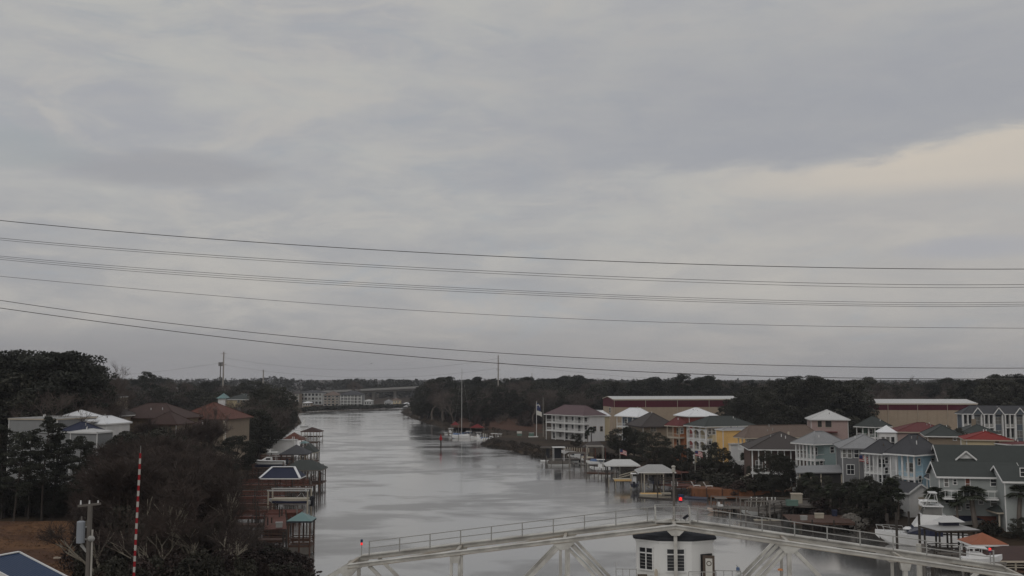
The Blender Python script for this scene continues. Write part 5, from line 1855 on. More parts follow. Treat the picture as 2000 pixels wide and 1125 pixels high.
for k, (px, py, lab) in enumerate([(945, 860, 'left pale mooring pile among the marina boats'), (949, 861, 'middle pale mooring pile among the marina boats'), (955, 862, 'right dark mooring pile among the marina boats')]):
    b_ = G(px, py, 0)
    o = thing('mooring_pile', lab, 'mooring pile', (b_.x, b_.y - 3, 0))
    MB().tube((0, 0, -1.6), (0, 0, 3.0), .2, .17, 7).build('pile', 'pile_pale' if k < 2 else 'pile_dark', o)
for px, py, w, lab in ((889, 823, 3.2, 'left small red pointed canopy behind the marina'), (932, 828, 6.0, 'right larger red pointed canopy behind the marina')):
    Y = 425
    zt, ze = D(px, py, Y).z, D(px, py + 7, Y).z
    x = XY(px, Y)
    z0 = gz(x, Y)
    o = thing('canopy_tent', lab, 'canopy tent', (x, Y, z0))
    MB().quads([(-w / 2, -1.6, ze - z0), (w / 2, -1.6, ze - z0), (w / 2, 1.6, ze - z0), (-w / 2, 1.6, ze - z0), (0, 0, zt - z0)], [(0, 1, 4), (1, 2, 4), (2, 3, 4), (3, 0, 4), (3, 2, 1, 0)]).build('roof', 'canvas_red', o)
    for sx_ in (-1, 1):
        for sy_ in (-1, 1):
            MB().tube((sx_ * (w / 2 - .2), sy_ * 1.4, -.1), (sx_ * (w / 2 - .2), sy_ * 1.4, ze - z0), .06, .06, 5).build('pole', 'pile_grey', o)

b_ = G(1014.5, 855, 1.9)
o = thing('notice_sign', 'pale green and white notice sign on the bank left of the flagpole', 'sign', (b_.x, b_.y, gz(b_.x, b_.y)))
w_ = 0.95
h0, h1 = D(1014, 854, b_.y).z - o.location.z, D(1014, 842.5, b_.y).z - o.location.z
MB().b2((-w_, -.06, h0 * .9 + .6), (w_, .06, h1 * .64)).build('lower_board', 'sign_green', o)
MB().b2((-w_, -.06, h1 * .68), (w_, .06, h1)).build('upper_board', 'flag_white', o)
for x in (-w_ + .05, w_ - .05):
    MB().b2((x - .05, .07, -.1), (x + .05, .17, h1)).build('post', 'pile_grey', o)


def flag(parent, name, m, x0, z0, w, h, stripes=None, canton=None, droop=0.35, ang=0.0, cres=False):
    nx, nz = 10, 7
    P = []
    for j in range(nz + 1):
        for i in range(nx + 1):
            u, v = i / nx, j / nz
            P.append((x0 + w * u, .16 * math.sin(u * 6 + v) * u * w * .6, z0 + h * (v - 1) - droop * w * u * u + ang * u))
    F = [(j * (nx + 1) + i, j * (nx + 1) + i + 1, (j + 1) * (nx + 1) + i + 1, (j + 1) * (nx + 1) + i) for j in range(nz) for i in range(nx)]
    me = bpy.data.meshes.new(name)
    me.from_pydata(P, [], F)
    for q in (m, stripes, canton):
        if q:
            me.materials.append(MATS[q])
    if stripes:
        for k, p_ in enumerate(me.polygons):
            i, j = k % nx, k // nx
            p_.material_index = 2 if (canton and i < 4 and j >= 3) else (j % 2)
    o = bpy.data.objects.new(name, me)
    COL.objects.link(o)
    o.parent = parent
    s_ = o.modifiers.new('thickness', 'SOLIDIFY')
    s_.thickness = .03
    if cres:
        mb = MB()
        c_ = (x0 + w * .35, z0 - h * .42 - droop * w * .12)
        n = 12
        for i in range(n + 1):
            t = PI * .15 + 1.7 * PI * i / n - PI * .5
            th = math.sin(PI * i / n)
            for r_ in (h * .27, h * (.27 - .13 * th)):
                mb.v.append((c_[0] + r_ * math.cos(t), -.22, c_[1] + r_ * math.sin(t)))
        for i in range(n):
            mb.f.append((2 * i, 2 * i + 1, 2 * i + 3, 2 * i + 2))
        mb.build('crescent', 'flag_white', o)
    return o


b_ = G(1048, 851, 2.6)
o = thing('flagpole', 'white flagpole flying a navy flag above a white one beside the white house', 'flagpole', (b_.x, b_.y, gz(b_.x, b_.y)))
zt = D(1049, 784, b_.y).z - o.location.z
MB().tube((0, 0, 0), (0, 0, zt), .13, .08, 8).build('pole', 'trim_white', o)
MB().ball((0, 0, zt), .16).build('finial', 'trim_tan', o)
flag(o, 'navy_flag', 'flag_navy', .1, zt - .6, 1.5, 2.6, droop=.9, cres=True)
flag(o, 'white_flag', 'flag_white', .1, zt - 3.6, 2.0, 1.7, droop=.35)
b2_ = XY(1061, b_.y + 3)
o = thing('mast_pole', 'slim bare pole just right of the flagpole', 'pole', (b2_, b_.y + 3, 1.9))
MB().tube((0, 0, 0), (0, 0, D(1061, 776, b_.y + 3).z - 1.9), .1, .07, 6).build('pole', 'pile_pale', o)
MB().ball((0, 0, 4), (.12, .12, .1)).build('cleat', 'rail_galv', o)
b_ = G(1040, 853, 2.2)
o = thing('memorial_plinth', 'white low plinth with a plaque at the foot of the flagpole', 'plinth', (b_.x, b_.y, gz(b_.x, b_.y)))
MB().b2((-1.6, -.6, 0), (2.2, .8, .35)).build('base', 'trim_white', o)
MB().b2((-1.4, -.2, .35), (.5, .1, 1.6)).build('plaque', 'sign_green', o)
MB().b2((-1.45, -.22, 1.6), (.55, .12, 1.72)).build('cap', 'trim_white', o)


def us_flag(px, py, pyb, Y, label, pole=True):
    x = XY(px, Y)
    z0 = gz(x, Y)
    o = thing('flagpole', label, 'flag', (x, Y, z0))
    zt = D(px, py, Y).z - z0
    MB().tube((0, 0, 0), (0, 0, zt + .3), .07, .05, 6).build('pole', 'pile_pale', o)
    flag(o, 'striped_flag', 'flag_red', .05, zt, 1.7, 1.15, 'flag_white', 'flag_navy', droop=.28)


us_flag(1211, 878, 897, 262, 'red and white striped flag on a pole behind the pale boathouse')
us_flag(1358, 880, 905, 236, 'red and white striped flag before the round dark trees')
us_flag(1680, 889, 900, 196, 'faded striped flag before the dark grey house')

# ---- right bank docks
b_ = G(1070, 904, 0)
cl = canopy('dark netted boat lift with a small white float, first on the right bank', 1056, 1076, 874, 872, 309, 4, 'pile_dark', post='pile_dark', fascia='timber_grey', nx=2, floorless=True)
MB().b2((-1.6, -2.6, .1), (1.0, -1, .5)).build('float', 'gelcoat', cl)
MB().b2((0, -1.2, 1.2), (1.3, 1.2, 4.2)).build('tarp', 'canvas_black', cl)
dock('low grey pier of the first right bank boat lifts', [g15(1072, 897), g15(1130, 895)], 3, m='timber_grey', pilem='pile_grey', pile_up=1.0)
pb = thing('pontoon_boat', 'pontoon boat under a white framed dark canopy on the right bank', 'boat', (XY(1091, 296), 296, .1), math.radians(5))
MB().tube((-3, -.9, .1), (3.4, -.9, .1), .35, .35, 8).tube((-3, .9, .1), (3.4, .9, .1), .35, .35, 8).build('pontoon', 'alu', pb)
MB().b2((-3.1, -1.25, .45), (3.3, 1.25, .6)).build('deck', 'timber_grey', pb)
MB().b2((-3, -1.2, .6), (3, -1.12, 1.3)).b2((-3, 1.12, .6), (3, 1.2, 1.3)).build('fence_panel', 'timber_grey', pb)
zt = D(1091, 874, 296).z - .1
fr = MB()
for x in (-1.5, 1.5):
    for y in (-1.15, 1.15):
        fr.bar((x, y, .6), (x, y, zt), .09)
fr.build('frame', 'trim_white', pb)
MB().b2((-1.8, -1.3, zt), (1.8, 1.3, zt + .18)).build('canopy', 'trim_white', pb)
MB().b2((-1.2, .6, 2.0), (.9, .9, zt - .05)).build('dark_curtain', 'canvas_black', pb)
for k, (px, py, L, st, cv, lab) in enumerate([(1117, 890, 7.5, 'cover', 'timber_grey', 'grey covered boat beside the pontoon boat'), (1112, 901, 5.5, 'cover', 'canvas_black', 'dark low skiff moored below the pontoon boat'), (1145, 897, 5, 'cover', 'timber_pale', 'small pale covered boat left of the white posted lift')]):
    b_ = G(px, py, .6)
    motorboat(lab, b_, L, math.radians(182 - 4 * k), 'gelcoat', st, z=.1 if k else 1.0, cover=cv)
# row of pale bulkhead posts
b0, b1 = g15(1104, 884), g15(1150, 886)
o = thing('bulkhead_fence', 'row of pale upright posts along the bank below the white house', 'fence', (b0.x, b0.y, 1.4))
for k in range(11):
    p_ = b0.lerp(b1, k / 10)
    MB().tube((p_.x, p_.y, .8), (p_.x, p_.y, 3.2 + R.uniform(-.1, .1)), .17, .15, 6).build('post', 'timber_pale', o, world=True)
MB().bar(b0 + Vector((0, .3, .4)), b1 + Vector((0, .3, .4)), .2, 1.6).build('board_wall', 'timber_brown', o, world=True)
# boardwalk and roof behind it
x_ = XY(1165, 300)
o = canopy('brown roofed deck shelter behind the row of pale posts', 1140, 1186, 874, 862, 300, 6, 'roof_dark_brown', post='timber_red', fascia=None, nx=2)
wl = lift('white posted boat lift with a blue cover on the right bank', (XY(1163, 276), 277), 4.2, 4, D(1163, 871, 276).z, 0, 'pile_pale', 'pile_pale', .07)
motorboat('boat under a blue cover hanging in the white posted lift', (XY(1163, 276), 277), 4.8, math.radians(180), 'gelcoat', 'cover', z=2.0, cover='canvas_blue')
dock('grey railed dock in front of the white posted lift', [g15(1140, 908), g15(1205, 905)], 3, m='timber_grey', pilem='pile_grey', rail=1)
dock('brown pier with white fenders left of the pale boathouse', [g15(1148, 922), g15(1196, 924)], 2.4, m='timber_brown', pilem='pile_grey', pile_up=.8)
bh = canopy('boathouse with a pale grey hip roof on dark piles, nearest the middle of the river', 1183, 1251, 909, 897, 240, 6, 'roof_pale_metal', floorless=True, nx=2, hipk=2.0)
MB().bar((-1.0, -3.3, 2.5), (3.0, -3.3, 3.6), .12, .2).bar((-1.0, -3.3, 2.0), (3.0, -3.3, 3.1), .12, .2).build('ramp_rail', 'timber_pale', bh)
yd = thing('yellow_dock', 'dock with a bright yellow-orange edge board below the pale boathouse', 'dock', (XY(1216, 236), 236, 0))
zb_ = D(1216, 936, 236).z
MB().b2((-2.0, -1.2, zb_ - .32), (2.0, -1.08, zb_ + .1)).build('edge_board', 'timber_yellow', yd)
MB().b2((-2.0, -1.08, zb_ - .1), (2.0, 2.5, zb_)).build('deck', 'timber_pale', yd)
for x in (-1.9, -1.7, 1.7, 1.95):
    MB().tube((x, -1, -1.6), (x, -1, zb_ + (1.6 if x > 0 else 0)), .1, .1, 6).build('pile', 'pile_dark' if x < -1.8 else 'timber_pale', yd)
for k, (px, lab) in enumerate(((1184.5, 'thin dark pile at the river corner of the pale boathouse'), (1189, 'pale pile right beside the thin dark pile'))):
    o = thing('mooring_pile', lab, 'mooring pile', (XY(px, 238), 238, 0))
    MB().tube((0, 0, -1.6), (0, 0, D(px, 934, 238).z), .12, .1, 6).build('pile', 'pile_dark' if k == 0 else 'timber_pale', o)
canopy('boathouse with a darker grey hip roof beside the pale one on the right bank', 1246, 1321, 922, 907, 226, 6.5, 'roof_grey_metal', floorless=True, nx=2, hipk=2.6)
lift('pale boat lift frame under the darker grey boathouse roof', (XY(1278, 226), 229), 4.2, 5, D(1278, 925, 226).z, 0, 'timber_pale', 'timber_pale')
motorboat('dark hulled boat with big outboard between the two grey roofed boathouses', (XY(1241, 232), 233), 6.5, math.radians(80), 'hull_navy', 'console', z=.7)
motorboat('white console boat in the pale lift under the darker grey roof', (XY(1276, 229), 230), 6, math.radians(95), 'hull_navy', 'cover', z=1.6, cover='canvas_black')
yd2 = thing('float_dock', 'low floating dock with a pale yellow edge below the darker grey boathouse', 'dock', (XY(1271, 221), 222, 0))
MB().b2((-2.2, -1.2, .05), (2.4, .8, .38)).build('edge_board', 'timber_pale', yd2)
MB().b2((-2.1, -1.1, .38), (2.3, .7, .45)).build('deck', 'timber_yellow', yd2)
MB().b2((2.4, -.4, .2), (4.4, .6, .55)).build('step', 'timber_pale', yd2)
dock('red-brown deck right of the darker grey boathouse', [g15(1300, 950), g15(1345, 948)], 6, z=1.7, m='timber_red', rail=1, pile_up=.3)
dock('dark boardwalk along the bank behind the grey roofed boathouses', [G(1255, 912, 1.9), G(1345, 925, 1.9)], 4, z=2.1, m='timber_red', pile_up=0)

# orange-brown boarded bulkhead
b0, b1 = G(1349, 966, .8), G(1553, 974, .8)
o = thing('bulkhead_deck', 'long boarded bulkhead deck glowing orange-brown along the right bank', 'deck', (b0.x, b0.y, 0))
n_ = 26
dv = (b1 - b0) / n_
for k in range(n_):
    a_ = b0 + dv * k
    MB().bar(a_ + Vector((0, 0, .45 + R.uniform(-.03, .03))), a_ + dv * .95 + Vector((0, 0, .45)), .12, 1.7).build('wall_board', 'timber_orange' if k < 20 else 'timber_brown', o, world=True)
MB().bar(b0 + Vector((0, 2.6, 1.25)), b1 + Vector((0, 2.6, 1.25)), 5.0, .14).build('deck', 'timber_orange', o, world=True)
for k in range(0, n_ + 1, 4):
    a_ = b0 + dv * k
    MB().tube((a_.x, a_.y - .2, -1.6), (a_.x, a_.y - .2, 2.3), .13, .12, 6).build('pile', 'timber_brown', o, world=True)
for px, py, lab in ((1357, 947, 'white slatted lounge chair at the left end of the orange bulkhead deck'), (1381, 948, 'second white lounge chair on the orange bulkhead deck')):
    b_ = G(px, py + 4, 2.1)
    o = thing('lounge_chair', lab, 'chair', (b_.x, b_.y, 2.05), math.radians(10))
    MB().b2((-.3, -.3, .32), (1.2, .3, .4)).build('seat', 'trim_white', o)
    MB().bar((-.3, 0, .38), (-.75, 0, 1.15), .6, .07).build('backrest', 'trim_white', o)
    for x in (-.25, 1.1):
        for y in (-.25, .25):
            MB().b2((x - .03, y - .03, -.05), (x + .03, y + .03, .32)).build('leg', 'trim_white', o)

# covered kayak rack / long grey pier with leaning poles
b0, b1 = G(1388, 986, 1.2), G(1506, 992, 1.2)
pr_ = thing('long_pier', 'long weathered pier with thin top rail and leaning white-tipped poles', 'pier', (b0.x, b0.y, 0))
zt = D(1440, 969, b0.y).z
nb_ = 14
for k in range(nb_ + 1):
    p_ = b0.lerp(b1, k / nb_)
    MB().tube((p_.x, p_.y, -1.6), (p_.x + R.uniform(-.15, .15), p_.y, zt if k % 3 == 0 else 1.6), .13, .1, 6).build('pile', 'pile_grey', pr_, world=True)
    p2 = p_ + Vector((0, -3.2, 0))
    MB().tube((p2.x, p2.y, -1.6), (p2.x, p2.y, .9), .13, .11, 6).build('pile', 'pile_dark', pr_, world=True)
ta, tb_ = Vector((b0.x, b0.y, zt)), D(1603, 975, b0.y - 3)
MB().bar(ta, tb_, .18, .12).build('top_rail', 'pile_grey', pr_, world=True)
MB().bar(b0 + Vector((0, -1.6, -.1)), b1 + Vector((0, -1.6, -.1)), 3.4, .14).build('deck', 'timber_grey', pr_, world=True)
for k, u in enumerate((.62, .70, .78, .86, .93, .98)):
    p_ = ta.lerp(tb_, u * .6)
    L_ = [2.6, 3.4, 1.6, 2.8, 2.0, 1.3][k]
    MB().tube((p_.x, p_.y - .2, zt - .1), (p_.x - .45, p_.y - 1.0, zt - L_), .06, .07, 6).build('leaning_pole', 'pile_pale', pr_, world=True)
    MB().tube((p_.x, p_.y - .2, zt + .02), (p_.x - .03, p_.y - .3, zt - .5), .12, .09, 6).build('white_tip', 'trim_white', pr_, world=True)
b_ = G(1406, 999, .2)
motorboat('small pinkish-cream open boat at the end of the long weathered pier', (b_.x, b_.y), 4.6, math.radians(176), 'hull_cream', 'console', z=-.1, topm='pile_grey')
dock('gangway sloping from the long pier to the brown deck', [g15(1490, 1003), g15(1560, 984)], 1.5, m='timber_grey', rail=1)
b_ = G(1498, 1020, 0)
o = thing('float_dock', 'low grey floating platform in front of the broad brown decks', 'dock', (b_.x, b_.y, 0), -.05)
MB().b2((-2.2, -.7, -.2), (2.2, .7, .35)).build('float', 'timber_grey', o)
MB().b2((-2.25, -.75, .35), (2.25, .75, .45)).build('deck', 'timber_pale', o)
dock('broad brown deck reaching over the water in front of the palms', [G(1536, 1012, 1.7), G(1660, 1014, 1.7)], 9.5, z=1.7, m='timber_brown', pilem='pile_dark', pile_up=.3)
dock('upper grey-brown deck behind the broad brown deck', [G(1500, 982, 2.1), G(1592, 984, 2.1)], 8, z=2.2, m='timber_grey', pile_up=0)
b_ = G(1528, 985, 2.2)
o = thing('deck_box', 'faded green box standing on the upper deck', 'deck box', (b_.x + 1.2, b_.y - 2, 2.22))
MB().b2((-1.0, -.5, 0), (1.0, .5, .9)).build('case', 'sign_green', o)
MB().b2((-1.05, -.55, .9), (1.05, .55, 1.0)).build('lid', 'sign_green', o)
for px, py, lab in ((1683, 996, 'white plastic chair on the bank before the palm clump'), (1553, 962, 'pale garden chair beside the brick house steps')):
    b_ = G(px, py, 2.3)
    o = thing('garden_chair', lab, 'chair', (b_.x, b_.y, gz(b_.x, b_.y)), .4)
    MB().b2((-.35, -.35, .5), (.35, .35, .58)).build('seat', 'trim_white', o)
    MB().b2((-.35, .28, .58), (.35, .35, 1.35)).build('backrest', 'trim_white', o)
    for x in (-.3, .3):
        for y in (-.3, .3):
            MB().b2((x - .04, y - .04, -.05), (x + .04, y + .04, .5)).build('leg', 'trim_white', o)
b_ = G(1556, 985, 2.0)
o = thing('planter_wall', 'pale stone corner pillar at the end of the orange bulkhead', 'pillar', (b_.x, b_.y, 1.5))
MB().b2((-.9, -.6, 0), (.9, .6, 2.3)).build('shaft', 'timber_pale', o)
MB().b2((-1.0, -.7, 2.3), (1.0, .7, 2.5)).build('cap', 'trim_tan', o)
# pale low walls behind the bulkhead
for a_, b_2, lab in (((1483, 958), (1500, 958), 'short pale wall panel behind the orange bulkhead, left'), ((1521, 958), (1545, 958), 'short pale wall panel behind the orange bulkhead, right')):
    p0, p1 = G(*a_, 2.0), G(*b_2, 2.0)
    o = thing('low_wall', lab, 'wall', (p0.x, p0.y, 1.7))
    MB().bar(p0 + Vector((0, 0, .3)), p1 + Vector((0, 0, .3)), .3, 1.3).build('panel', 'timber_pale', o, world=True)
    MB().bar(p0 + Vector((0, 0, 1.0)), p1 + Vector((0, 0, 1.0)), .42, .14).build('coping', 'trim_tan', o, world=True)

# riprap
c_ = G(1680, 1036, 0)
rm = MB()
for k in range(260):
    a = R.random() * 2 * PI
    rr = math.sqrt(R.random())
    x, y = c_.x + 4.4 * rr * math.cos(a), c_.y + 3 + 3.5 * rr * math.sin(a)
    z = 2.3 * (1 - rr ** 1.6)
    s_ = R.uniform(.25, .5)
    rm.box((x, y, z), (s_ * R.uniform(.8, 1.5), s_ * R.uniform(.8, 1.3), s_ * .8), R.random() * 3)
    j = len(rm.v) - 8
    for q in range(8):
        v = rm.v[j + q]
        rm.v[j + q] = tuple(v[i] + R.uniform(-.09, .09) for i in range(3))
ro = rm.build('rock_heap', 'rock')
tag(ro, 'heap of broken grey rock on the bank left of the yacht', 'rocks', kind='stuff')

# ---- the sport fishing yacht
bow, stern = G(1720, 1066, 0), G(1908, 1073, 0)
yc = (bow + stern) / 2
yd_ = (bow - stern)
YL = yd_.length
ya = math.atan2(yd_.y, yd_.x)
o = thing('fishing_yacht', 'big white sport fishing yacht with flybridge moored at the right', 'boat', (yc.x, yc.y + 2.2, -.5), ya)
k_ = YL / 17
mb, pf = hull_mesh(YL, 4.7, 2.1, sheer=.55, flare=.72, n=16)
mb.build('hull', 'gelcoat', o)
MB().quads([(-YL * .06, -2.0, 2.10), (YL * .17, -1.5, 2.44), (YL * .17, 1.5, 2.44), (-YL * .06, 2.0, 2.10), (-YL * .06, -1.9, 3.45), (YL * .085, -1.35, 3.38), (YL * .085, 1.35, 3.38), (-YL * .06, 1.9, 3.45)],
           [(4, 5, 6, 7), (0, 1, 5, 4), (1, 2, 6, 5), (2, 3, 7, 6), (3, 0, 4, 7)]).build('windshield', 'hull_navy', o)
MB().b2((-YL * .20, -2.0, 2.00), (-YL * .06, 2.0, 3.45)).build('saloon_side', 'hull_navy', o)
MB().quads([(-YL * .24, -2.15, 3.45), (YL * .095, -1.5, 3.40), (YL * .095, 1.5, 3.40), (-YL * .24, 2.15, 3.45), (-YL * .24, -2.0, 5.20), (YL * .0, -1.35, 5.20), (YL * .0, 1.35, 5.20), (-YL * .24, 2.0, 5.20)],
           [(3, 2, 1, 0), (4, 5, 6, 7), (0, 1, 5, 4), (1, 2, 6, 5), (2, 3, 7, 6), (3, 0, 4, 7)]).build('flybridge', 'gelcoat', o)
MB().quads([(-YL * .2, -1.9, 5.20), (YL * .0, -1.3, 5.20), (YL * .0, 1.3, 5.20), (-YL * .2, 1.9, 5.20), (-YL * .2, -1.75, 6.40), (-YL * .03, -1.2, 6.40), (-YL * .03, 1.2, 6.40), (-YL * .2, 1.75, 6.40)],
           [(0, 1, 5, 4), (1, 2, 6, 5), (2, 3, 7, 6), (3, 0, 4, 7)]).build('clear_curtain', 'glass_pale', o)
t = MB()
for x, y in ((-.2, 1.75), (-.2, -1.75), (-.115, 1.5), (-.115, -1.5), (-.01, 1.2), (-.01, -1.2)):
    t.bar((YL * x, y, 5.20), (YL * (x - (.02 if x > -.05 else 0)), y * .95, 6.40), .1)
t.build('curtain_frame', 'gelcoat', o)
MB().b2((-YL * .22, -1.9, 6.40), (YL * .0, 1.9, 6.52)).build('hard_top', 'gelcoat', o)
t = MB()
for y in (-1.5, 1.5):
    t.bar((-YL * .17, y, 6.52), (-YL * .15, y * .6, 8.30), .1).bar((-YL * .03, y, 6.52), (-YL * .1, y * .6, 8.30), .08).bar((-YL * .16, y * .8, 7.08), (-YL * .07, y * .8, 7.08), .07)
t.build('tower_frame', 'alu', o)
MB().b2((-YL * .165, -1.2, 7.05), (YL * .02, 1.2, 7.15)).build('tower_platform', 'gelcoat', o)
MB().b2((-YL * .165, -1.0, 8.30), (-YL * .08, 1.0, 8.42)).build('tower_top', 'gelcoat', o)
for x, y in ((-.06, -.3), (.0, .5)):
    MB().ball((YL * x, y, 6.80), (.42, .42, .5)).build('radar_dome', 'gelcoat', o)
MB().b2((-YL * .09, -.9, 6.70), (-YL * .03, -.3, 6.95)).build('antenna_box', 'hull_navy', o)
t = MB()
pv = [(YL * .47, .15), (YL * .40, .9), (YL * .32, 1.45), (YL * .24, 1.85), (YL * .17, 2.1)]
for sg in (-1, 1):
    for i, (x, y) in enumerate(pv):
        zz = 2.1 + .55 * max(0, (x + YL / 2) / YL - .3) ** 2 * 2
        t.bar((x, sg * y, zz), (x + .25, sg * y, zz + .75), .05)
        if i:
            x2, y2 = pv[i - 1]
            z2 = 2.1 + .55 * max(0, (x2 + YL / 2) / YL - .3) ** 2 * 2
            t.bar((x + .25, sg * y, zz + .75), (x2 + .25, sg * y2, z2 + .75), .05)
t.build('bow_rail', 'alu', o)
MB().quads([(YL * .1, -.6, 2.75), (YL * .2, -.4, 2.85), (YL * .2, .4, 2.85), (YL * .1, .6, 2.75), (YL * .12, -.4, 3.15), (YL * .17, -.3, 3.15), (YL * .17, .3, 3.15), (YL * .12, .4, 3.15)], [(4, 5, 6, 7), (0, 1, 5, 4), (1, 2, 6, 5), (2, 3, 7, 6), (3, 0, 4, 7)]).build('deck_locker', 'gelcoat', o)
for k, (px, y0, y1, lab) in enumerate([(1735, 1003, 1040, 'left thin dark pile behind the yacht bow'), (1752.5, 1001, 1062, 'tall dark pile standing before the yacht bow'), (1776.5, 999, 1035, 'dark pile behind the middle of the yacht foredeck'), (1797, 1003, 1063, 'dark pile standing before the yacht deckhouse')]):
    Yp = yc.y - 1.6 if y1 > 1050 else yc.y + 6.5
    o = thing('mooring_pile', lab, 'mooring pile', (XY(px, Yp, 0), Yp, 0))
    MB().tube((0, 0, -1.8), (0, 0, D(px, y0, Yp).z), .2, .17, 7).build('pile', 'pile_dark', o)
# pale fence on the quay behind the yacht
p0, p1 = G(1738, 1007, 2.0), G(1816, 1007, 2.0)
o = thing('quay_fence', 'pale timber fence along the quay behind the yacht', 'fence', (p0.x, p0.y, 1.7))
nb_ = 24
for k in range(nb_):
    a_, c2 = p0.lerp(p1, (k + .06) / nb_), p0.lerp(p1, (k + .94) / nb_)
    MB().bar(a_ + Vector((0, 0, .55)), c2 + Vector((0, 0, .55)), .05, 1.1 + R.uniform(-.03, .03)).build('slat', 'timber_pale', o, world=True)
for k in range(0, nb_ + 1, 4):
    a_ = p0.lerp(p1, k / nb_)
    MB().tube((a_.x, a_.y - .12, 1.4), (a_.x, a_.y - .12, 3.4), .1, .1, 6).build('post', 'trim_tan', o, world=True)
o = thing('quay_wall', 'dark timber quay wall below the pale fence behind the yacht', 'wall', (p0.x, p0.y, 0))
q0, q1 = G(1718, 1046, 1.2), G(1935, 1054, 1.2)
for k in range(20):
    a_, c2 = q0.lerp(q1, k / 20), q0.lerp(q1, (k + .96) / 20)
    MB().bar(Vector((a_.x, a_.y, .5)), Vector((c2.x, c2.y, .5)), .25, 2.6).build('plank', 'pile_dark', o, world=True)

# two-tier pavilion
pv = canopy('two-tiered grey roofed pavilion on dark posts in front of the yacht', 1825, 1914, 1036, 1024, 139, 5.2, 'roof_grey_metal', a=6, post='pile_dark', fascia='pile_dark', nx=3, hipk=2.35, name='pavilion', cat='pavilion', railing='pile_dark', o=.6, z=1.3, floor='timber_grey')
zc_ = pv['zc']
zr_ = D(1000, 1024, 141.6).z
zt0, zt1 = D(1870, 1018, 141.6).z, D(1870, 1007, 141.6).z
MB().b2((-1.15, -.6, zr_ - .25), (1.15, .6, zt0)).build('lantern_wall', 'hull_navy', pv)
MB().quads([(-1.75, -1.2, zt0), (1.75, -1.2, zt0), (1.75, 1.2, zt0), (-1.75, 1.2, zt0), (-.6, 0, zt1), (.6, 0, zt1)], [(0, 1, 5, 4), (1, 2, 5), (2, 3, 4, 5), (3, 0, 4), (3, 2, 1, 0)]).build('upper_roof', 'roof_pale_metal', pv)
canopy('small gazebo with orange hip roof and white posts at the lower right', 1898, 1971, 1064, 1040, 132.5, 4.4, 'roof_orange', a=0, post='trim_white', fascia='trim_white', nx=2, name='gazebo', cat='gazebo', o=.45, z=1.6, floor='timber_brown', railing='timber_brown')
dock('brown walkway under the orange roofed gazebo and the pavilion', [g15(1828, 1092), g15(1960, 1098)], 2.6, m='timber_grey', pilem='pile_dark', rail=1)
lb = canopy('low maroon-brown hip roof with pale eaves in the lower right corner', 1944, 2100, 1095, 1066, 128, 7.5, 'roof_red_brown', a=0, post='timber_pale', fascia='trim_tan', nx=4, name='boathouse', z=1.4, floor='timber_brown', railing='timber_pale')
b_ = D(1918, 1100, 126)
o = thing('center_boat', 'white boat raised on a lift beside the maroon-brown roof at lower right', 'boat', (b_.x, 126, b_.z - .2), math.radians(-12))
mb, _ = hull_mesh(4.6, 1.9, .85, sheer=.5)
mb.build('hull', 'gelcoat', o)
MB().b2((-1.6, -.7, .85), (-.2, .7, 1.5)).quads([(-.2, -.7, .85), (1.0, -.4, .9), (1.0, .4, .9), (-.2, .7, .85), (-.2, -.7, 1.5), (-.2, .7, 1.5)], [(0, 1, 4), (1, 2, 5, 4), (2, 3, 5)]).build('cabin', 'gelcoat', o)
t = MB()
for x in (-1.5, -.1):
    for y in (-.6, .6):
        t.bar((x, y, 1.4), (x, y, 2.0), .06)
t.b2((-1.8, -.8, 2.0), (.5, .8, 2.08))
t.build('hard_top', 'gelcoat', o)
lift('dark lift frame under the white boat at lower right', (b_.x + .2, 126), 3.6, 3.2, b_.z + .4, 0, 'pile_grey', 'pile_grey')
o = motorboat('dark red skiff moored behind the bridge railing near the pavilion', G(1835, 1088, 0), 4.2, math.radians(170), 'brick_red', 'cover', z=-.1, cover='canvas_black')
for k, (px, Yp, y0, m_, lab) in enumerate([(1798, 118, 1062, 'pile_pale', 'stout pale pile seen under the bridge chord at the right'), (1806, 119, 1062, 'pile_grey', 'grey pile beside the stout pale pile at the right'), (1823, 121, 1085, 'pile_dark', 'dark pile right of the stout pale pile')]):
    o = thing('mooring_pile', lab, 'mooring pile', (XY(px, Yp, 0), Yp, 0))
    MB().tube((0, 0, -1.8), (0, 0, D(px, y0, Yp).z), .34 if k == 0 else .22, .3 if k == 0 else .2, 8).build('pile', m_, o)
canopy('dark roofed garden shelter before the large grey-green house at the right edge', 1948, 2030, 1001, 985, 158, 5, 'roof_dark_green', post='trim_tan', fascia='trim_tan', nx=2, name='garden_shelter', cat='shelter', z=2.2, floor='timber_grey')
p0 = G(1905, 1030, 2)
o = thing('tarp_boat', 'boat hidden under a dark blue tarpaulin on the bank behind the pavilion', 'boat', (p0.x + .5, p0.y + 2, gz(p0.x, p0.y)), .2)
mb, _ = hull_mesh(5.5, 2, .8)
mb.build('hull', 'alu', o)
MB().quads([(-2.6, -1, .85), (2.2, -.8, .95), (2.2, .8, .95), (-2.6, 1, .85), (-2.4, 0, 1.5), (1.8, 0, 1.7)], [(0, 1, 5, 4), (1, 2, 5), (2, 3, 4, 5), (3, 0, 4)]).build('tarpaulin', 'hull_navy', o)
o = thing('wooden_stair', 'pale outside stair on the bank behind the dark blue tarpaulin', 'stair', (p0.x + 1, p0.y + 6, gz(p0.x, p0.y + 6)))
for k in range(10):
    MB().b2((k * .42, -.6, 2.6 - k * .26), (k * .42 + .42, .6, 2.7 - k * .26)).build('step', 'timber_pale', o)
MB().bar((0, -.6, 3.6), (4.2, -.6, 1.1), .1, .14).bar((0, -.6, 2.6), (4.2, -.6, 0), .1, .3).bar((0, -.6, 0), (0, -.6, 3.6), .14).bar((4.2, -.6, 0), (4.2, -.6, 1.1), .14).build('stringer', 'timber_pale', o)

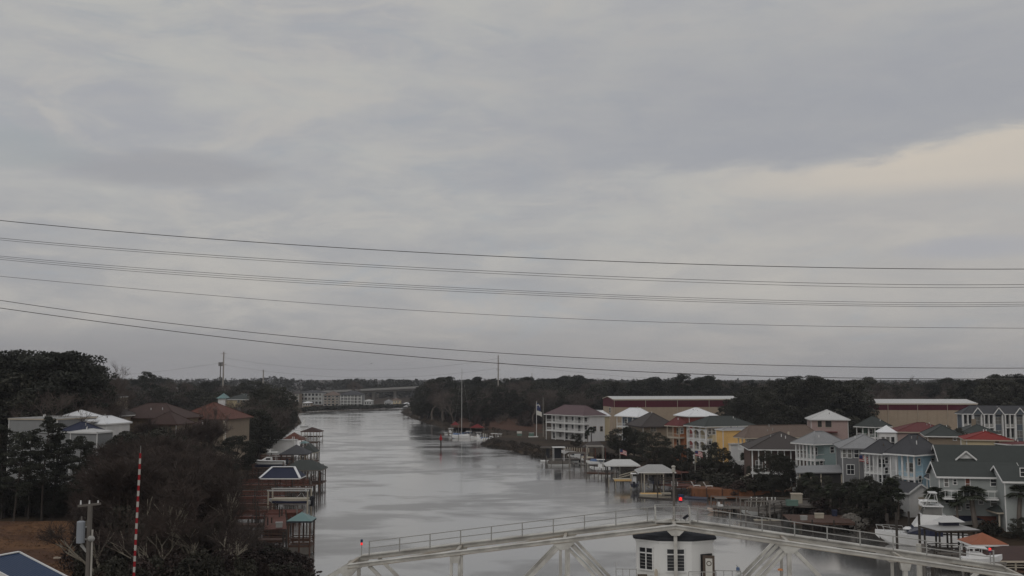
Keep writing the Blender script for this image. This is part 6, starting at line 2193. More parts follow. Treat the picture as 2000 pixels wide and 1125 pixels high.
# floating timber boom in the river behind the mast
p0, p1 = G(1247, 971, .1), G(1321, 977, .1)
o = thing('timber_boom', 'long thin dark timber boom lying on the water left of the mast', 'boom', (p0.x, p0.y, 0))
MB().tube((p0.x, p0.y, .12), (p1.x, p1.y, .12), .1, .3, 8).build('log', 'pile_dark', o, world=True)
MB().tube((p1.x - .1, p1.y - .3, -1.5), (p1.x - .1, p1.y - .3, .9), .16, .14, 6).build('pile', 'pile_dark', o, world=True)
p0, p1 = G(1338, 973, .1), G(1382, 976, .1)
o = thing('timber_boom', 'short thick dark timber boom on the water right of the mast', 'boom', (p0.x, p0.y, 0))
MB().tube((p0.x, p0.y, .2), (p1.x, p1.y, .2), .4, .4, 8).build('log', 'hull_navy', o, world=True)
MB().tube((p1.x, p1.y - .3, -1.5), (p1.x, p1.y - .3, 1.2), .16, .14, 6).build('pile', 'pile_dark', o, world=True)
b_ = D(725, 710, 220)
o = thing('gull', 'tiny dark gull flying above the far trees', 'bird', b_)
MB().quads([(-.5, 0, .14), (-.2, .12, .12), (0, .1, 0), (0, -.14, 0), (-.22, -.1, .14), (.5, 0, .14), (.2, .12, .12), (.22, -.1, .14)], [(0, 4, 3, 2, 1), (5, 6, 2, 3, 7)]).build('wing', 'canvas_black', o)
MB().ball((0, 0, 0), (.09, .26, .08)).build('body', 'canvas_black', o)

# slim piles standing off the docks
for k in range(26):
    if k < 15:
        px = 1062 + k * 20 + R.uniform(-6, 6)
        y0 = float(np.interp(px, [1060, 1150, 1250, 1345], [908, 926, 948, 974]))
        lab, grp = 'slim mooring pile standing off the right bank docks', 'mooring piles off the right bank docks'
    else:
        y0 = 850 + (k - 15) * 19
        px = float(np.interp(y0, [850, 940, 1060], [622, 622, 606])) + R.uniform(-34, 3)
        lab, grp = 'slim mooring pile standing among the left bank docks', 'mooring piles among the left bank docks'
    b_ = G(px, y0, 0)
    o = thing('mooring_pile', lab, 'mooring pile', (b_.x, b_.y, 0), 0, grp)
    MB().tube((0, 0, -1.6), (R.uniform(-.08, .08), 0, R.uniform(1.8, 3.4)), .13, .11, 6).build('pile', R.choice(['pile_dark', 'pile_grey', 'pile_dark']), o)
for k, (px, py, dims, m, lab) in enumerate([(1128, 893, (1.6, .8, .9), 'gelcoat', 'white dock box on the grey pier beside the covered boat'), (1200, 906, (1.2, .7, .8), 'timber_pale', 'pale dock box on the railed dock left of the pale boathouse'), (1318, 949, (1.2, .8, .9), 'trim_white', 'white dock box on the red-brown deck'),
                                         (1600, 1012, (1.4, .8, .8), 'timber_pale', 'pale dock box on the broad brown deck'), (1630, 1008, (.8, .8, 1.0), 'roof_navy', 'small blue bin on the broad brown deck'), (1570, 1016, (1.0, .6, .7), 'rail_galv', 'grey dock box at the left of the broad brown deck'), (545, 1030, (1.0, .7, .8), 'rail_galv', 'grey dock box on the left cross deck behind the gazebo')]):
    b_ = G(px, py, 1.7)
    o = thing('dock_box', lab, 'dock box', (b_.x, b_.y, 1.72), R.uniform(-.2, .2))
    MB().b2((-dims[0] / 2, -dims[1] / 2, 0), (dims[0] / 2, dims[1] / 2, dims[2] * .85)).build('case', m, o)
    MB().b2((-dims[0] / 2 - .05, -dims[1] / 2 - .05, dims[2] * .85), (dims[0] / 2 + .05, dims[1] / 2 + .05, dims[2])).build('lid', m, o)

for k, (x0, x1, y, w_, rl, m, lab) in enumerate([(458, 548, 1009, 1.6, 1, 'timber_red', 'red-brown railed walkway just above the second left walkway'), (462, 540, 997, 1.6, 1, 'timber_brown', 'narrow brown railed walkway beneath the left boat lift'), (470, 560, 970, 1.6, 1, 'timber_red', 'red-brown railed walkway level with the blue striped boat'),
                                                 (474, 606, 946, 1.8, 1, 'timber_red', 'long red-brown railed walkway under the navy roofed boathouse'), (480, 590, 938, 1.6, 0, 'timber_brown', 'brown walkway directly beneath the navy roof eaves'), (490, 560, 914, 1.6, 1, 'timber_brown', 'brown railed walkway left of the navy roofed boathouse ridge'), (508, 570, 896, 1.5, 1, 'timber_red', 'red-brown railed walkway behind the white motor cruiser')]):
    dock(lab, [g15(x0, y), g15(x1, y)], w_, rail=rl, m=m, pile_up=.5)
for k, (px, Y, w_, ht, lab) in enumerate([(590, 200, 4.0, 4.2, 'dark empty boat lift beside the blue striped boat'), (603, 252, 4.0, 4.4, 'dark empty boat lift between the green-grey and slate roofs'), (606, 330, 5.0, 4.6, 'dark empty boat lift below the red roofed boathouse')]):
    lift(lab, (XY(px, Y, 1), Y), w_, 4, ht, 0, 'pile_dark', 'timber_brown')
for k, (px, Y, w_, ht, m, lab) in enumerate([(1128, 290, 4.5, 4.2, 'pile_grey', 'grey boat lift frame behind the grey covered boat'), (1200, 258, 4.0, 4.0, 'pile_dark', 'dark boat lift frame left of the pale boathouse'), (1300, 222, 4.0, 3.6, 'pile_dark', 'dark boat lift frame right of the darker grey boathouse'), (1475, 182, 4.2, 3.8, 'pile_grey', 'grey boat lift frame at the right end of the long pier')]):
    lift(lab, (XY(px, Y, 1), Y), w_, 4, ht, 0, m, m)
for k, (px, py, L, st, hm_, cv, lab) in enumerate([(1128, 893, 6, 'cover', 'gelcoat', 'canvas_black', 'boat under a black cover in the grey lift frame'), (1172, 916, 5.5, 'console', 'gelcoat', None, 'white console boat left of the pale boathouse'), (1476, 1004, 5, 'cover', 'alu', 'timber_grey', 'grey covered skiff in the lift frame by the long pier')]):
    b_ = G(px, py, .8)
    motorboat(lab, b_, L, math.radians(178), hm_, st, z=.5, cover=cv)
# ------------------------------------------------------------------ plants
rng = np.random.default_rng(21)


def cards(pts, size, flat=0.0, aspect=1.0):
    """leaf-sized quads at random attitudes"""
    n = len(pts)
    d = rng.normal(size=(n, 3))
    d[:, 2] *= (1 - flat)
    d /= np.linalg.norm(d, axis=1, keepdims=True) + 1e-9
    e = rng.normal(size=(n, 3))
    e -= d * (d * e).sum(1, keepdims=True)
    e /= np.linalg.norm(e, axis=1, keepdims=True) + 1e-9
    s = size * rng.uniform(.6, 1.3, (n, 1))
    a, b = d * s * aspect, e * s
    v = np.stack([pts - a - b * .6, pts + a * .2 - b, pts + a + b * .5, pts - a * .3 + b], 1).reshape(-1, 3)
    return v, np.arange(4 * n).reshape(n, 4)


def clumps(centres, radii, per, size, shell=.55):
    out = []
    for c_, r in zip(centres, radii):
        p = rng.normal(size=(per, 3))
        p /= np.linalg.norm(p, axis=1, keepdims=True)
        p *= (shell + (1 - shell) * rng.random((per, 1)) ** .7)
        out.append(np.asarray(c_) + p * np.asarray(r))
    return cards(np.concatenate(out), size)


def limb_mesh(name, segs, m, n=5):
    mb = MB()
    for p, q, r0, r1 in segs:
        mb.tube(p, q, r0, r1, n, False)
    return mb.mesh(name, m)


def wander(p, d, L, r0, r1, k, jit, segs, up=0.0):
    """a crooked tapering limb; returns its end points"""
    pts = [Vector(p)]
    d = Vector(d).normalized()
    for i in range(k):
        d = (d + Vector((R.uniform(-jit, jit), R.uniform(-jit, jit), R.uniform(-jit, jit) + up))).normalized()
        q = pts[-1] + d * (L / k)
        segs.append((pts[-1], q, r0 + (r1 - r0) * i / k, r0 + (r1 - r0) * (i + 1) / k))
        pts.append(q)
    return pts, d


def make_pine(k, young=False):
    segs = []
    H = 20.0
    pts, _ = wander((0, 0, 0), (R.uniform(-.05, .05), R.uniform(-.05, .05), 1), H * .96, .30 if not young else .2, .06, 10, .035, segs)
    C, Rd = [], []
    nb_ = 26 if not young else 34
    lo = .50 if not young else .30
    for i in range(nb_):
        u = lo + (1 - lo) * (i + .5) / nb_
        p = pts[0].lerp(pts[-1], 0) if False else pts[min(9, int(u * 10))].lerp(pts[min(10, int(u * 10) + 1)], u * 10 - int(u * 10))
        a = R.random() * 2 * PI
        env = math.sin(min(1, (1 - u) / (1 - lo) * 1.25) * PI * .5) ** .7
        L = (R.uniform(2.2, 5.0) if not young else R.uniform(1.2, 3.4)) * (.35 + .65 * env)
        e, d = wander(p, (math.cos(a), math.sin(a), R.uniform(.05, .5)), L, .09, .03, 3, .2, segs, .06)
        C.append(e[-1])
        s_ = R.uniform(.9, 1.7) if not young else R.uniform(.6, 1.0)
        Rd.append((s_ * 1.25, s_ * 1.25, s_ * .62))
        if R.random() < .7:
            C.append(e[-2] + Vector((R.uniform(-.8, .8), R.uniform(-.8, .8), R.uniform(.1, .7))))
            Rd.append((s_, s_, s_ * .55))
    C.append(pts[-1])
    Rd.append((.9, .9, .8))
    v, f = clumps([tuple(c_) for c_ in C], Rd, 230 if not young else 120, .135 if not young else .125)
    nm = 'pine_needles' if not young else 'young_pine_needles'
    return limb_mesh(nm + '_trunk', segs, 'bark_dark'), np_mesh(nm, v, f, 'needles' if not young else 'needles_young'), H


def make_oak(k):
    segs = []
    H = 14.0
    pts, _ = wander((0, 0, 0), (0, 0, 1), H * .35, .45, .3, 4, .06, segs)
    C, Rd = [], []
    for i in range(64):
        a, u = R.random() * 2 * PI, R.random()
        z = H * (.16 + .80 * u)
        env = math.sin(PI * (.12 + .80 * u)) ** .65
        rr = 5.4 * env * math.sqrt(R.uniform(.25, 1))
        C.append((rr * math.cos(a), rr * math.sin(a), z))
        s_ = R.uniform(.8, 1.7)
        Rd.append((s_, s_, s_ * .75))
        if i % 4 == 0:
            wander(pts[-1], Vector(C[-1]) - pts[-1], (Vector(C[-1]) - pts[-1]).length, .16, .04, 4, .15, segs)
    v, f = clumps(C, Rd, 230, .135)
    return limb_mesh('oak_trunk', segs, 'bark_dark'), np_mesh('oak_leaves', v, f, 'oak_leaf'), H


def make_bare(k, fine, pale=False, spread=.75, twigm='twig_brown'):
    segs, tips = [], []
    H = 16.0

    def grow(p, d, L, r, lvl):
        e, d2 = wander(p, d, L, r, r * .62, 3, .16, segs if lvl < 4 else fsegs, .05)
        if lvl >= 5:
            tips.append((e[-1], d2))
            return
        n = 3 if lvl in (0, 1, 2) else 2 + (R.random() < .5)
        for i in range(n):
            a = R.random() * 2 * PI
            s_ = spread * R.uniform(.5, 1.25)
            v = (d2 + Vector((math.cos(a) * s_, math.sin(a) * s_, R.uniform(-.1, .35)))).normalized()
            grow(e[-1] if i else e[-1], v, L * R.uniform(.58, .86), r * R.uniform(.5, .66), lvl + 1)
        if lvl in (1, 2, 3):
            a = R.random() * 2 * PI
            grow(e[1], (math.cos(a), math.sin(a), .5), L * .6, r * .4, min(5, lvl + 2))
    fsegs = []
    grow((0, 0, 0), (R.uniform(-.1, .1), R.uniform(-.1, .1), 1), H * .26, .30, 0)
    # fine twigs as slim triangles
    P = np.array([tuple(t[0]) for t in tips] + [tuple(s[1]) for s in fsegs])
    Dr = np.array([tuple(t[1]) for t in tips] + [tuple((s[1] - s[0]).normalized()) for s in fsegs])
    P, Dr = np.repeat(P, fine, 0), np.repeat(Dr, fine, 0)
    n = len(P)
    d = Dr + rng.normal(size=(n, 3)) * .55
    d /= np.linalg.norm(d, axis=1, keepdims=True)
    L = rng.uniform(.5, 1.5, (n, 1))
    side = np.cross(d, rng.normal(size=(n, 3)))
    side /= np.linalg.norm(side, axis=1, keepdims=True) + 1e-9
    w = rng.uniform(.013, .024, (n, 1))
    bend = rng.normal(size=(n, 3)) * .12
    V = np.stack([P - side * w, P + side * w, P + d * L * .55 + bend + side * w * .7, P + d * L * .55 + bend - side * w * .7, P + d * L], 1)
    v4 = np.concatenate([V[:, [0, 1, 2, 3]], V[:, [3, 2, 4, 4]]], 0)
    v4[n:, 3] = v4[n:, 3] + side * .004
    v = v4.reshape(-1, 3)
    f = np.arange(len(v)).reshape(-1, 4)
    fm = MB()
    for p, q, r0, r1 in fsegs:
        fm.tube(p, q, max(r0, .018), max(r1, .012), 3, False)
    fv, ff = np.array(fm.v), np.array(fm.f)
    v = np.concatenate([fv, v])
    f = np.concatenate([ff, f + len(fv)])
    top = max(v[:, 2])
    return limb_mesh('bare_tree_limbs', segs, 'bark_pale' if pale else 'bark_grey', 5), np_mesh('bare_tree_twigs', v, f, twigm), float(top)


def make_shrub(k, m):
    C, Rd, segs = [], [], []
    for i in range(30):
        a, u = R.random() * 2 * PI, R.random()
        rr = 1.9 * math.sqrt(R.random())
        z = .25 + 2.4 * u * (1 - (rr / 2.4) ** 2)
        C.append((rr * math.cos(a), rr * math.sin(a), z))
        s_ = R.uniform(.35, .75)
        Rd.append((s_, s_, s_ * .8))
        if i % 3 == 0:
            segs.append((Vector((0, 0, 0)), Vector(C[-1]), .05, .02))
    v, f = clumps(C, Rd, 80, .115)
    return limb_mesh('shrub_stems', segs, 'bark_dark', 4), np_mesh('shrub_leaves', v, f, m), 3.0


def make_thicket(m, dens=1.0):
    C, Rd, segs = [], [], []
    H = 7.0
    for i in range(46):
        a, u = R.random() * 2 * PI, R.random()
        rr = 2.7 * math.sqrt(R.random()) * (1.15 - .75 * u)
        C.append((rr * math.cos(a), rr * math.sin(a), .3 + (H - .8) * u))
        s_ = R.uniform(.45, .95)
        Rd.append((s_, s_, s_ * 1.1))
        if i % 2 == 0:
            wander((rr * .15 * math.cos(a), rr * .15 * math.sin(a), 0), Vector(C[-1]), Vector(C[-1]).length * 1.08, .055, .015, 4, .12, segs)
    v, f = clumps(C, Rd, int(190 * dens), .105)
    return limb_mesh('thicket_stems', segs, 'bark_grey', 4), np_mesh('thicket_leaves', v, f, m), H


def make_palm(k):
    segs = []
    H = 7.0
    pts, _ = wander((0, 0, 0), (R.uniform(-.06, .06), R.uniform(-.06, .06), 1), H - 1.0, .26, .2, 7, .03, segs)
    top = pts[-1]
    V, F = [], []
    for i in range(60):
        a = 2 * PI * i / 60 * 9.2 + R.uniform(-.2, .2)
        el_ = R.uniform(-.75, 1.35)
        d = Vector((math.cos(a) * math.cos(el_), math.sin(a) * math.cos(el_), math.sin(el_)))
        st = top + d * R.uniform(.55, .85)
        sd_ = d.cross(Vector((0, 0, 1)))
        sd_ = sd_.normalized() if sd_.length > .01 else Vector((1, 0, 0))
        b0 = len(V)
        nl = 11
        for j in range(nl):
            t = (j / (nl - 1) - .5) * 2.1
            dd = (d * math.cos(t) + sd_ * math.sin(t)).normalized()
            L = R.uniform(.95, 1.25) * (1 - .25 * abs(t) / 1.05)
            e = st + dd * L + Vector((0, 0, -.33 * L * L))
            m_ = st + dd * L * .55 + Vector((0, 0, -.05))
            w = dd.cross(d)
            w = (w.normalized() if w.length > .01 else sd_) * .055
            w = sd_ * .085 if abs(t) < .5 else Vector((0, 0, .075)) + d * .03
            k_ = len(V)
            V += [st, m_ + w, e, m_ - w]
            F.append((k_, k_ + 1, k_ + 2, k_ + 3))
        k_ = len(V)
        V += [top - sd_ * .03, top + sd_ * .03, st + sd_ * .03, st - sd_ * .03]
        F.append((k_, k_ + 1, k_ + 2, k_ + 3))
    return limb_mesh('palm_trunk', segs, 'bark_grey', 7), np_mesh('palm_fronds', np.array([tuple(v) for v in V]), np.array(F), 'palm_leaf'), H + .5


PROTO = {
    'pine': [make_pine(i) for i in range(3)],
    'young_pine': [make_pine(i, True) for i in range(3)],
    'oak': [make_oak(i) for i in range(3)],
    'bare': [make_bare(i, 3) for i in range(4)],
    'near_bare': [make_bare(i, 5, twigm='twig_near') for i in range(3)],
    'pale_bare': [make_bare(7, 2, True, .95, twigm='twig_near') for i in range(3)],
    'shrub': [make_shrub(i, 'shrub_leaf') for i in range(3)],
    'brown_shrub': [make_shrub(i, 'shrub_brown') for i in range(2)],
    'thicket': [make_thicket('shrub_leaf') for i in range(2)],
    'brown_thicket': [make_thicket('shrub_brown', .75) for i in range(2)],
    'palm': [make_palm(i) for i in range(3)],
}
NAMES = {'pine': 'pine_tree', 'young_pine': 'pine_tree', 'oak': 'oak_tree', 'bare': 'bare_tree', 'near_bare': 'bare_tree', 'pale_bare': 'bare_tree', 'shrub': 'shrub', 'brown_shrub': 'shrub', 'palm': 'palm_tree', 'thicket': 'shrub', 'brown_thicket': 'shrub'}
CATS = {'thicket': 'shrub', 'brown_thicket': 'shrub', 'shrub': 'shrub', 'brown_shrub': 'shrub', 'palm': 'palm tree'}
COUNT = {}


def plant(kind, x, y, H, label, group=None, wide=1.0, z=None, var=None):
    if kind in ('shrub', 'brown_shrub') and H > 3.2:
        kind = 'thicket' if kind == 'shrub' else 'brown_thicket'
        wide *= .72
    tr, cr, h0 = PROTO[kind][(R.randrange(len(PROTO[kind])) if var is None else var)]
    z = gz(x, y) if z is None else z
    s = H / h0
    o = thing(NAMES[kind], label, CATS.get(kind, 'tree'), (x, y, z - .1), R.random() * 2 * PI, group)
    o.scale = (s * wide, s * wide, s)
    kid('trunk' if NAMES[kind] != 'shrub' else 'stem', tr, o)
    kid('crown', cr, o)
    COUNT[kind] = COUNT.get(kind, 0) + 1
    return o


def at_px(kind, px, ptop, Y, label, group=None, wide=1.0, zb=None, **k):
    x = XY(px, Y, 8)
    while shore_dist(np.array([x]), np.array([Y]))[0] < 1.6:
        Y += 1.5
        x = XY(px, Y, 8)
    z = gz(x, Y) if zb is None else zb
    H = D(px, ptop, Y).z - z
    return plant(kind, x, Y, H, label, group, wide, z, **k)


def belt(kinds, sky, Y0, Y1, n, label, group, lo=.55, wide=1.0, rows_first=.45, minland=2.0):
    """trees whose tops follow a skyline; the front ones stay lower"""
    xs_, ys_ = [p[0] for p in sky], [p[1] for p in sky]
    for i in range(n):
        px = xs_[0] + (xs_[-1] - xs_[0]) * (i + R.random()) / n
        top = float(np.interp(px, xs_, ys_))
        top += R.uniform(-7, 4) if Y0 > 450 else R.uniform(-6, 6)
        Y = Y0 + (Y1 - Y0) * R.random() ** .8
        x = XY(px, Y, 8)
        if float(shore_dist(np.array([x]), np.array([Y]))[0]) < minland:
            continue
        zt = D(px, top, Y).z
        kd = R.choice(kinds)
        f = 1.0 if R.random() < rows_first else R.uniform(lo, .96)
        z = gz(x, Y)
        H = max(3.0, (zt - z) * f)
        lab = label[kd] if isinstance(label, dict) else label
        plant(kd, x, Y, H, lab, group[kd] if isinstance(group, dict) else group, wide * R.uniform(.85, 1.25), z)


# tall pines at the far left
for i, (px, top, Y, lab) in enumerate([(6, 686, 232, 'tallest pine of the left edge group with its top cut by the frame'), (32, 690, 225, 'big dark pine second from the left edge'), (66, 697, 236, 'dark pine between the two highest pines of the left group'), (98, 691, 228, 'wide topped dark pine in the middle of the left group'),
                                   (122, 692, 222, 'dark pine with a flat reddish crown at the right of the left group'), (143, 712, 238, 'lower dark pine on the right shoulder of the left group'), (163, 719, 246, 'small dark pine right of the left group shoulder'), (290, 727, 500, 'lone umbrella shaped pine standing above the far left treeline')]):
    at_px('pine', px, top, Y, lab, None, 1.35 if i < 6 else 1.0)
belt(['pine', 'oak'], [(-60, 700), (40, 705), (120, 705), (150, 730)], 215, 275, 26, 'dark evergreen in the wood behind the white roofed house', 'evergreens of the left edge wood', .5, 1.25, .3)
belt(['bare', 'bare', 'oak'], [(-60, 745), (60, 748), (120, 752), (165, 755)], 214, 250, 22, {'bare': 'bare brown tree in front of the left edge pines', 'oak': 'dark leafy tree low in the left edge wood'}, {'bare': 'bare trees of the left edge wood', 'oak': 'leafy trees of the left edge wood'}, .6, 1.2)
at_px('bare', 229, 700, 330, 'tall bare tree standing up alone above the left treeline', None, .75, var=1)
at_px('bare', 247, 722, 340, 'smaller bare tree right of the tall lone bare tree', None, .9, var=2)
# left middle distance
belt(['oak', 'pine', 'bare'], [(170, 738), (250, 742), (330, 745), (400, 748), (470, 748), (520, 750)], 560, 760, 70, 'dark tree in the middle distance wood on the left bank', 'trees of the left middle distance wood', .7, 1.35)
belt(['oak', 'bare', 'bare'], [(190, 765), (300, 762), (360, 762), (430, 766), (500, 762)], 440, 540, 46, {'bare': 'bare brown tree among the houses of the left bank', 'oak': 'dark leafy tree among the houses of the left bank'}, {'bare': 'bare trees among the left bank houses', 'oak': 'leafy trees among the left bank houses'}, .55, 1.2)
belt(['bare', 'oak', 'bare'], [(492, 800), (500, 785), (512, 762), (540, 762), (560, 775), (580, 812), (590, 830)], 300, 420, 64, {'bare': 'bare brown tree in the dense clump above the left docks', 'oak': 'dark leafy tree in the dense clump above the left docks'}, {'bare': 'bare trees above the left docks', 'oak': 'leafy trees above the left docks'}, .5, 1.2, minland=.5)
at_px('oak', 542, 753, 400, 'round topped dark tree rising highest above the left docks clump', None, 1.1)
at_px('bare', 404, 778, 232, 'bare forked tree before the terracotta roofed house', None, .8, var=0)
at_px('oak', 470, 815, 290, 'round dark tree right of the terracotta roofed house', None, 1.1)
at_px('oak', 505, 822, 300, 'dark tree between the terracotta roofed house and the docks', None, 1.1)
at_px('oak', 418, 868, 228, 'low dark tree before the right end of the terracotta roofed house', None, 1.2)
at_px('oak', 462, 850, 246, 'dark tree below the terracotta roofed house', None, 1.3)
# the far hazy woods: one mass
C, Rd = [], []
sky = [(-100, 741), (150, 741), (300, 744), (420, 741), (500, 742), (520, 739), (540, 738), (560, 742), (600, 745), (640, 746), (660, 743), (700, 742), (740, 743), (760, 743), (800, 745), (850, 744), (1000, 744), (1250, 744), (1500, 745), (2100, 744)]
for i in range(1150):
    px = R.uniform(-150, 2150)
    Y = R.uniform(1150, 1750) if i % 4 else R.uniform(2000, 3300)
    if 560 < px < 820 and R.random() < .35:
        Y = R.uniform(1120, 1250)
    top = float(np.interp(px, [p[0] for p in sky], [p[1] for p in sky])) - 5.5 + R.choice([0, 1, 2, 2, 4, 7])
    zt = D(px, top, Y).z + R.uniform(-1, .6)
    x = XY(px, Y, 10)
    for k in range(9):
        u = R.random()
        rr = 6.5 * math.sqrt(R.random()) * (1 - .5 * u)
        a = R.random() * 2 * PI
        s_ = R.uniform(2.0, 3.6)
        rr *= 1 if Y < 1800 else 2.2
        C.append((x + rr * math.cos(a), Y + rr * math.sin(a), max(3, 3 + (zt - 5.5) * u)))
        Rd.append((s_, s_, s_ * .75))
v, f = clumps(C, Rd, 16, .95)
mat('far_leaf', (0.035, 0.036, 0.028), var=.5, scale=.06)
fo = bpy.data.objects.new('forest', np_mesh('forest', v, f, 'far_leaf'))
COL.objects.link(fo)
tag(fo, 'far hazy woods along the whole horizon', kind='stuff')
# hedge line on the far shore below the condominiums
C = []
for i in range(170):
    px = R.uniform(592, 815)
    p_ = G(px, float(np.interp(px, [592, 640, 700, 760, 815], [800, 798, 796, 794, 793])), 2)
    C.append((p_.x, p_.y + R.uniform(0, 6), 2.4))
v, f = clumps(C, [(2.2, 1.5, 1.5)] * len(C), 26, .6)
fo = bpy.data.objects.new('undergrowth', np_mesh('undergrowth', v, f, 'far_leaf'))
COL.objects.link(fo)
tag(fo, 'dark low undergrowth along the far shore', kind='stuff')

# ragged waterline growth along both shores
mat('reed_leaf', (0.034, 0.027, 0.021), var=.5, scale=.15)
C, Rd = [], []
for a_, b_2, n in (((792, 799), (783, 806), 14), ((783, 806), (806, 817), 30), ((806, 817), (832, 825), 40), ((832, 825), (860, 834), 40), ((860, 834), (920, 843), 60), ((920, 843), (990, 856), 60), ((938, 867), (950, 873), 20), ((950, 873), (1000, 880), 90), ((1000, 880), (1055, 893), 110), ((1055, 893), (1150, 900), 90), ((1150, 900), (1250, 918), 90), ((1250, 918), (1338, 940), 90),
                   ((1500, 984), (1560, 1002), 60), ((1560, 1002), (1640, 1024), 90), ((1640, 1024), (1700, 1040), 50), ((556, 850), (588, 826), 60), ((528, 880), (556, 850), 60), ((498, 930), (528, 880), 90), ((465, 1000), (498, 930), 110), ((448, 1056), (465, 1000), 90), ((480, 1086), (448, 1056), 70), ((560, 1092), (480, 1086), 120), ((598, 1125), (560, 1092), 110)):
    p0, p1 = G(*a_, 0), G(*b_2, 0)
    dv = (p1 - p0).normalized()
    nv_ = Vector((-dv.y, dv.x, 0))
    if shore_dist(np.array([(p0.x + p1.x) / 2 + nv_.x]), np.array([(p0.y + p1.y) / 2 + nv_.y]))[0] < 0:
        nv_ = -nv_
    for i in range(n):
        q = p0.lerp(p1, R.random()) + nv_ * (R.random() ** 1.4 * 5.5 - .25)
        s_ = R.uniform(.35, .85) * (1 + q.y / 900)
        C.append((q.x, q.y, max(.1, gz(q.x, q.y)) + .25))
        Rd.append((s_, s_, s_ * .8))
v, f = clumps(C, Rd, 55, .10)
fo = bpy.data.objects.new('reeds', np_mesh('reeds', v, f, 'reed_leaf'))
COL.objects.link(fo)
tag(fo, 'dark ragged reeds and grass along the waterline', kind='stuff')

# right bank wood behind the marina
belt(['pine', 'oak', 'bare'], [(818, 752), (830, 747), (860, 743), (900, 745), (940, 743), (980, 747), (1000, 743), (1040, 742), (1080, 741), (1110, 738), (1150, 739), (1175, 747), (1200, 749)], 575, 690, 74, 'tree top in the wood behind the marina', 'trees of the wood behind the marina', .75, 1.35, .6)
belt(['bare', 'bare', 'bare', 'oak'], [(812, 770), (840, 762), (900, 760), (1000, 762), (1100, 762), (1190, 764)], 500, 590, 90, {'bare': 'bare brown tree at the front of the wood behind the marina', 'oak': 'dark leafy tree at the front of the wood behind the marina'}, {'bare': 'bare trees behind the marina', 'oak': 'leafy trees behind the marina'}, .6, 1.3)
belt(['bare', 'brown_shrub'], [(806, 808), (850, 814), (950, 812), (1060, 808)], 470, 560, 60, {'bare': 'low bare brown tree along the edge of the marina wood', 'brown_shrub': 'brown shrub along the edge of the marina wood'}, {'bare': 'low bare trees at the marina wood edge', 'brown_shrub': 'brown shrubs at the marina wood edge'}, .6, 1.4)
at_px('oak', 824, 768, 610, 'dark rounded tree at the left end of the right bank wood', None, 1.3)
at_px('oak', 836, 764, 590, 'second dark rounded tree from the left end of the right bank wood', None, 1.3)
# treeline behind the sheds
belt(['oak', 'pine', 'bare', 'oak'], [(1185, 752), (1250, 747), (1290, 744), (1350, 743), (1400, 738), (1430, 746), (1500, 746), (1700, 744), (1800, 747), (1900, 747), (1960, 742), (2080, 742)], 500, 640, 150, 'tree in the long wood behind the tan sheds', 'trees of the long wood behind the sheds', .7, 1.4)
for px, top, w, lab in ((1324, 730, 1.0, 'pine with a broad flat crown sticking up above the left shed'), (1396, 736, 1.0, 'dark domed pine sticking up right of the flat crowned pine')):
    at_px('pine', px, top, 520, lab, None, 1.2)
at_px('bare', 1783, 730, 520, 'bare tree sticking up alone above the right shed', None, .6, var=1)
at_px('bare', 1345, 737, 540, 'wispy bare tree above the left shed', None, .9, var=2)
at_px('bare', 1520, 735, 500, 'wispy bare tree left of the big dark oaks', None, .9, var=3)
belt(['oak', 'oak', 'pine'], [(1900, 748), (1930, 742), (1960, 737), (2060, 738)], 410, 470, 22, 'dark tree in the wood behind the grey apartments', 'trees behind the grey apartments', .7, 1.35)
belt(['bare'], [(1690, 762), (1800, 758), (1900, 760), (2060, 758)], 430, 500, 30, 'bare brown tree behind the right shed', 'bare trees behind the right shed', .7, 1.25)
# the great dark oaks between the sheds
belt(['oak'], [(1432, 800), (1445, 775), (1470, 760), (1510, 752), (1545, 742), (1580, 738), (1620, 741), (1650, 747), (1668, 762), (1680, 785)], 345, 400, 46, 'huge dark evergreen oak in the mass between the two sheds', 'evergreen oaks between the sheds', .55, 1.15, .5)

